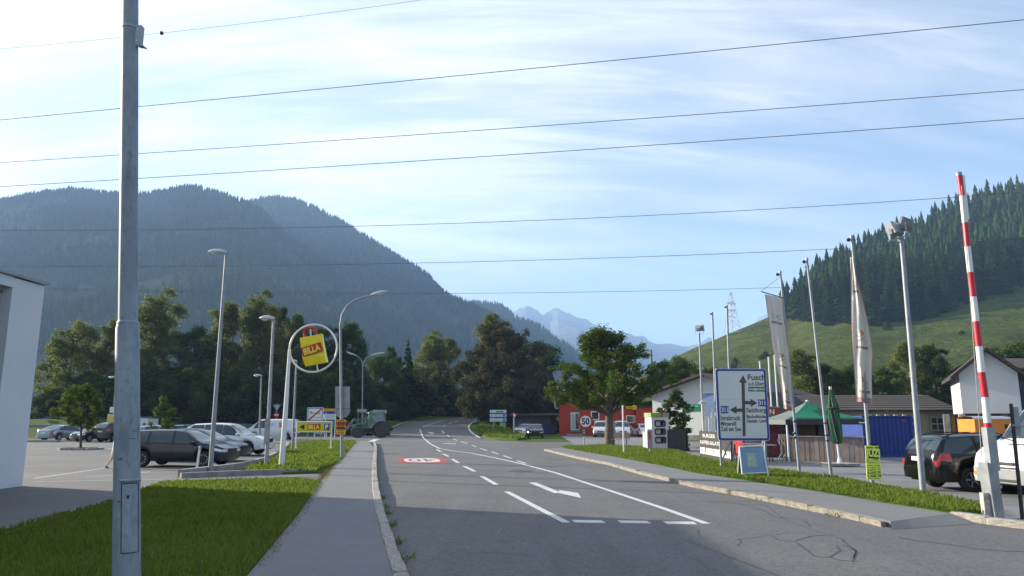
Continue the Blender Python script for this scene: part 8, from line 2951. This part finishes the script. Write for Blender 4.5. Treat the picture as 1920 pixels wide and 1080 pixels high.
for x in (-0.6, -0.15):
    MB().box((x, -0.72, 0.75), (0.12, 0.1, 1.3)).build("rib", mat("pale_rib", (0.45, 0.47, 0.42), 0.5), gbx)

# direction board stack
Yd = 90.0
b = Vector((P(934, 810, Yd).x, Yd, 0))
q = lambda x, y: (P(x, y, Yd).x - b.x, P(x, y, Yd).z)
dsk = thing("direction_boards", "stack of three white direction boards on two posts at the junction", "sign", tuple(b), 0)
for i, (y0, y1) in enumerate(((768.5, 774), (776, 781.8), (784, 790.5))):
    a_, c_ = q(918.5, y0), q(949.5, y1)
    w_, h_ = c_[0] - a_[0], a_[1] - c_[1]
    pn = link("board", None, dsk, ((a_[0] + c_[0]) / 2, 0, (a_[1] + c_[1]) / 2))
    MB().box((0, 0, 0), (w_, 0.05, h_)).build("panel", mat("reflective_white_film", (0.62, 0.64, 0.65), 0.45, 0, 0.04, 1.2), pn)
    MB().box((-w_ * 0.39, -0.03, 0), (0.07, 0.006, h_ * 0.6) if i < 2 else (0.16, 0.006, 0.07)).build("arrow", M_INK, pn)
    if i == 0:
        MB().box((w_ * 0.1, -0.03, -0.03), (w_ * 0.44, 0.006, h_ * 0.6)).build("green_panel", mat("dull_green_panel", (0.10, 0.26, 0.18), 0.6), pn)
    else:
        MB().box((w_ * 0.37, -0.03, 0), (w_ * 0.18, 0.006, h_ * 0.9)).build("blue_panel", mat("pale_blue_panel", (0.10, 0.18, 0.45), 0.6), pn)
        for dz in (0.07, -0.07):
            MB().box((-w_ * 0.1, -0.03, dz), (w_ * 0.36, 0.006, 0.06)).build("print_line", mat("panel_grey_print", (0.28, 0.32, 0.36), 0.6), pn)
        MB().lathe([(0.08, -0.033), (0.08, -0.027)], 12, "Y", (w_ * 0.18, 0, 0)).build("round_mark", mat("panel_grey_print", (0.28, 0.32, 0.36), 0.6), pn)
for x in (924.5, 947):
    MB().tube([(q(x, 800)[0], 0.06, -0.1), (q(x, 800)[0], 0.06, q(x, 769)[1])], 0.045, 8).build("leg", M_GALV, dsk)
b, q = frame_at(963.5, 820)
yl = thing("yield_sign", "small red and white yield sign on a white post at the yard corner", "sign", tuple(b), 0)
zt = q(964, 774)[1]
MB().tube([(0, 0.03, -0.1), (0, 0.03, zt)], 0.05, 8).build("post", M_WHITEM, yl)
zc = q(964, 780)[1]
MB().plate([(-0.26, zc + 0.24), (0.38, zc + 0.24), (0.06, zc - 0.30)], -0.02, 0.0).build("red_triangle", M_RED, yl)
MB().plate([(-0.13, zc + 0.17), (0.25, zc + 0.17), (0.06, zc - 0.15)], -0.026, -0.021).build("white_field", M_WHITE, yl)
b, q = frame_at(942.5, 815)
dl = thing("delineator_post", "short white delineator post in the junction grass", "post", tuple(b), 0)
MB().plate([(-0.06, 0), (0.06, 0), (0.05, 0.95), (-0.05, 1.0)], -0.03, 0.03).build("body", M_BACK, dl)
MB().box((0, -0.032, 0.78), (0.1, 0.006, 0.18)).build("reflector_band", M_BLACK, dl)
# bridge railing at the road bend
b, q = frame_at(885, 789, 128.0)
brg = thing("bridge_rail", "pale railing with short posts across the road bend", "railing", tuple(b), 0)
xl, xr = q(862, 780)[0], q(908, 780)[0]
z0 = q(885, 783)[1]
MB().box(((xl + xr) / 2, 0, z0 - 0.15), (xr - xl, 0.12, 0.45)).build("rail", mat("pale_concrete_rail", (0.36, 0.35, 0.32), 0.85), brg)
for k in range(9):
    MB().box((xl + (xr - xl) * (k + 0.5) / 9, 0, z0 / 2 - 0.3), (0.16, 0.12, z0 + 0.1)).build("post", mat("pale_concrete_rail", (0.36, 0.35, 0.32), 0.85), brg)
gx = P(893, 770, 145)
gh = thing("far_house", "pale house glimpsed under the bronze tree beyond the road bend", "house", (gx.x, 145, 0), 0.3)
MB().box((0, 0, 1.8), (6.5, 5, 3.6)).build("wall", M_WALLW, gh)
MB().add([(-3.8, -3, 3.4), (3.8, -3, 3.4), (3.8, 0, 5.6), (-3.8, 0, 5.6), (3.8, 3, 3.4), (-3.8, 3, 3.4)], [(0, 1, 2, 3), (3, 2, 4, 5)]).build("roof", mat("pale_grey_sheet_roof", (0.40, 0.42, 0.44), 0.6), gh)
for x in (-1.5, 1.5):
    MB().box((x, -2.52, 1.8), (1.2, 0.08, 1.2)).build("window", M_GLASSB, gh)
# lattice pylon on the hill
pv_ = at_hill(rowsH, colsH, 1374, 0.97)
py = thing("lattice_pylon", "red and white lattice pylon standing on the hill crest", "pylon", tuple(pv_), 0.5)
hp_ = P(1371.5, 548, pv_.y).z - pv_.z
wb_ = 3.6
M_PW, M_PR = mat("pylon_white", (0.62, 0.62, 0.60), 0.6), mat("pylon_red", (0.42, 0.22, 0.18), 0.6)
lv = [0, 0.16, 0.31, 0.45, 0.57, 0.68, 0.78, 0.89, 1.0]
for i in range(8):
    mb_ = MB()
    h0, h1 = lv[i] * hp_, lv[i + 1] * hp_
    w0, w1 = wb_ * (1 - lv[i]) ** 0.9 + 0.25, wb_ * (1 - lv[i + 1]) ** 0.9 + 0.25
    cs = [(-1, -1), (1, -1), (1, 1), (-1, 1)]
    for k in range(4):
        a, c = cs[k], cs[(k + 1) % 4]
        mb_.bar((a[0] * w0, a[1] * w0, h0), (a[0] * w1, a[1] * w1, h1), 0.17)
        mb_.bar((a[0] * w0, a[1] * w0, h0), (c[0] * w1, c[1] * w1, h1), 0.09)
        mb_.bar((c[0] * w0, c[1] * w0, h0), (a[0] * w1, a[1] * w1, h1), 0.09)
        mb_.bar((a[0] * w1, a[1] * w1, h1), (c[0] * w1, c[1] * w1, h1), 0.09)
    mb_.build("tower_section", M_PW if i % 2 == 0 else M_PR, py)
for z_, w_ in ((0.72, 4.2), (0.55, 3.2), (0.40, 3.4)):
    mb_ = MB()
    for s in (-1, 1):
        mb_.bar((0, 0, z_ * hp_), (s * w_, 0, z_ * hp_ + 0.2), 0.25)
        mb_.bar((0, 0, z_ * hp_ + 1.2), (s * w_, 0, z_ * hp_ + 0.2), 0.16)
    mb_.build("cross_arm", M_PR, py)
# chimney mast seen beside the rowan
b = Vector((P(1222, 688, 105).x, 105, 0))
mm_ = thing("antenna_mast", "thin dark mast rising right of the rowan crown", "mast", tuple(b), 0)
MB().tube([(0, 0, 0), (0, 0, P(1222, 656, 105).z)], 0.12, 6).build("mast", M_DARKM, mm_)
MB().box((-0.3, 0, P(1222, 687, 105).z), (0.6, 0.4, 0.5)).build("antenna_box", M_DARKM, mm_)
gx = P(1085, 712, 118)
fh = thing("far_roof_house", "pale roofed house behind the rowan, left of its crown", "house", (gx.x, 118, 0), 0.2)
zr = gx.z
MB().box((0, 0, zr / 2 - 0.5), (8, 6, zr - 1)).build("wall", M_WALLW, fh)
MB().add([(-4.5, -3.6, zr - 1.2), (4.5, -3.6, zr - 1.2), (4.5, 0, zr + 1.4), (-4.5, 0, zr + 1.4), (4.5, 3.6, zr - 1.2), (-4.5, 3.6, zr - 1.2)], [(0, 1, 2, 3), (3, 2, 4, 5)]).build("roof", mat("slate_blue_roof", (0.14, 0.16, 0.20), 0.6), fh)
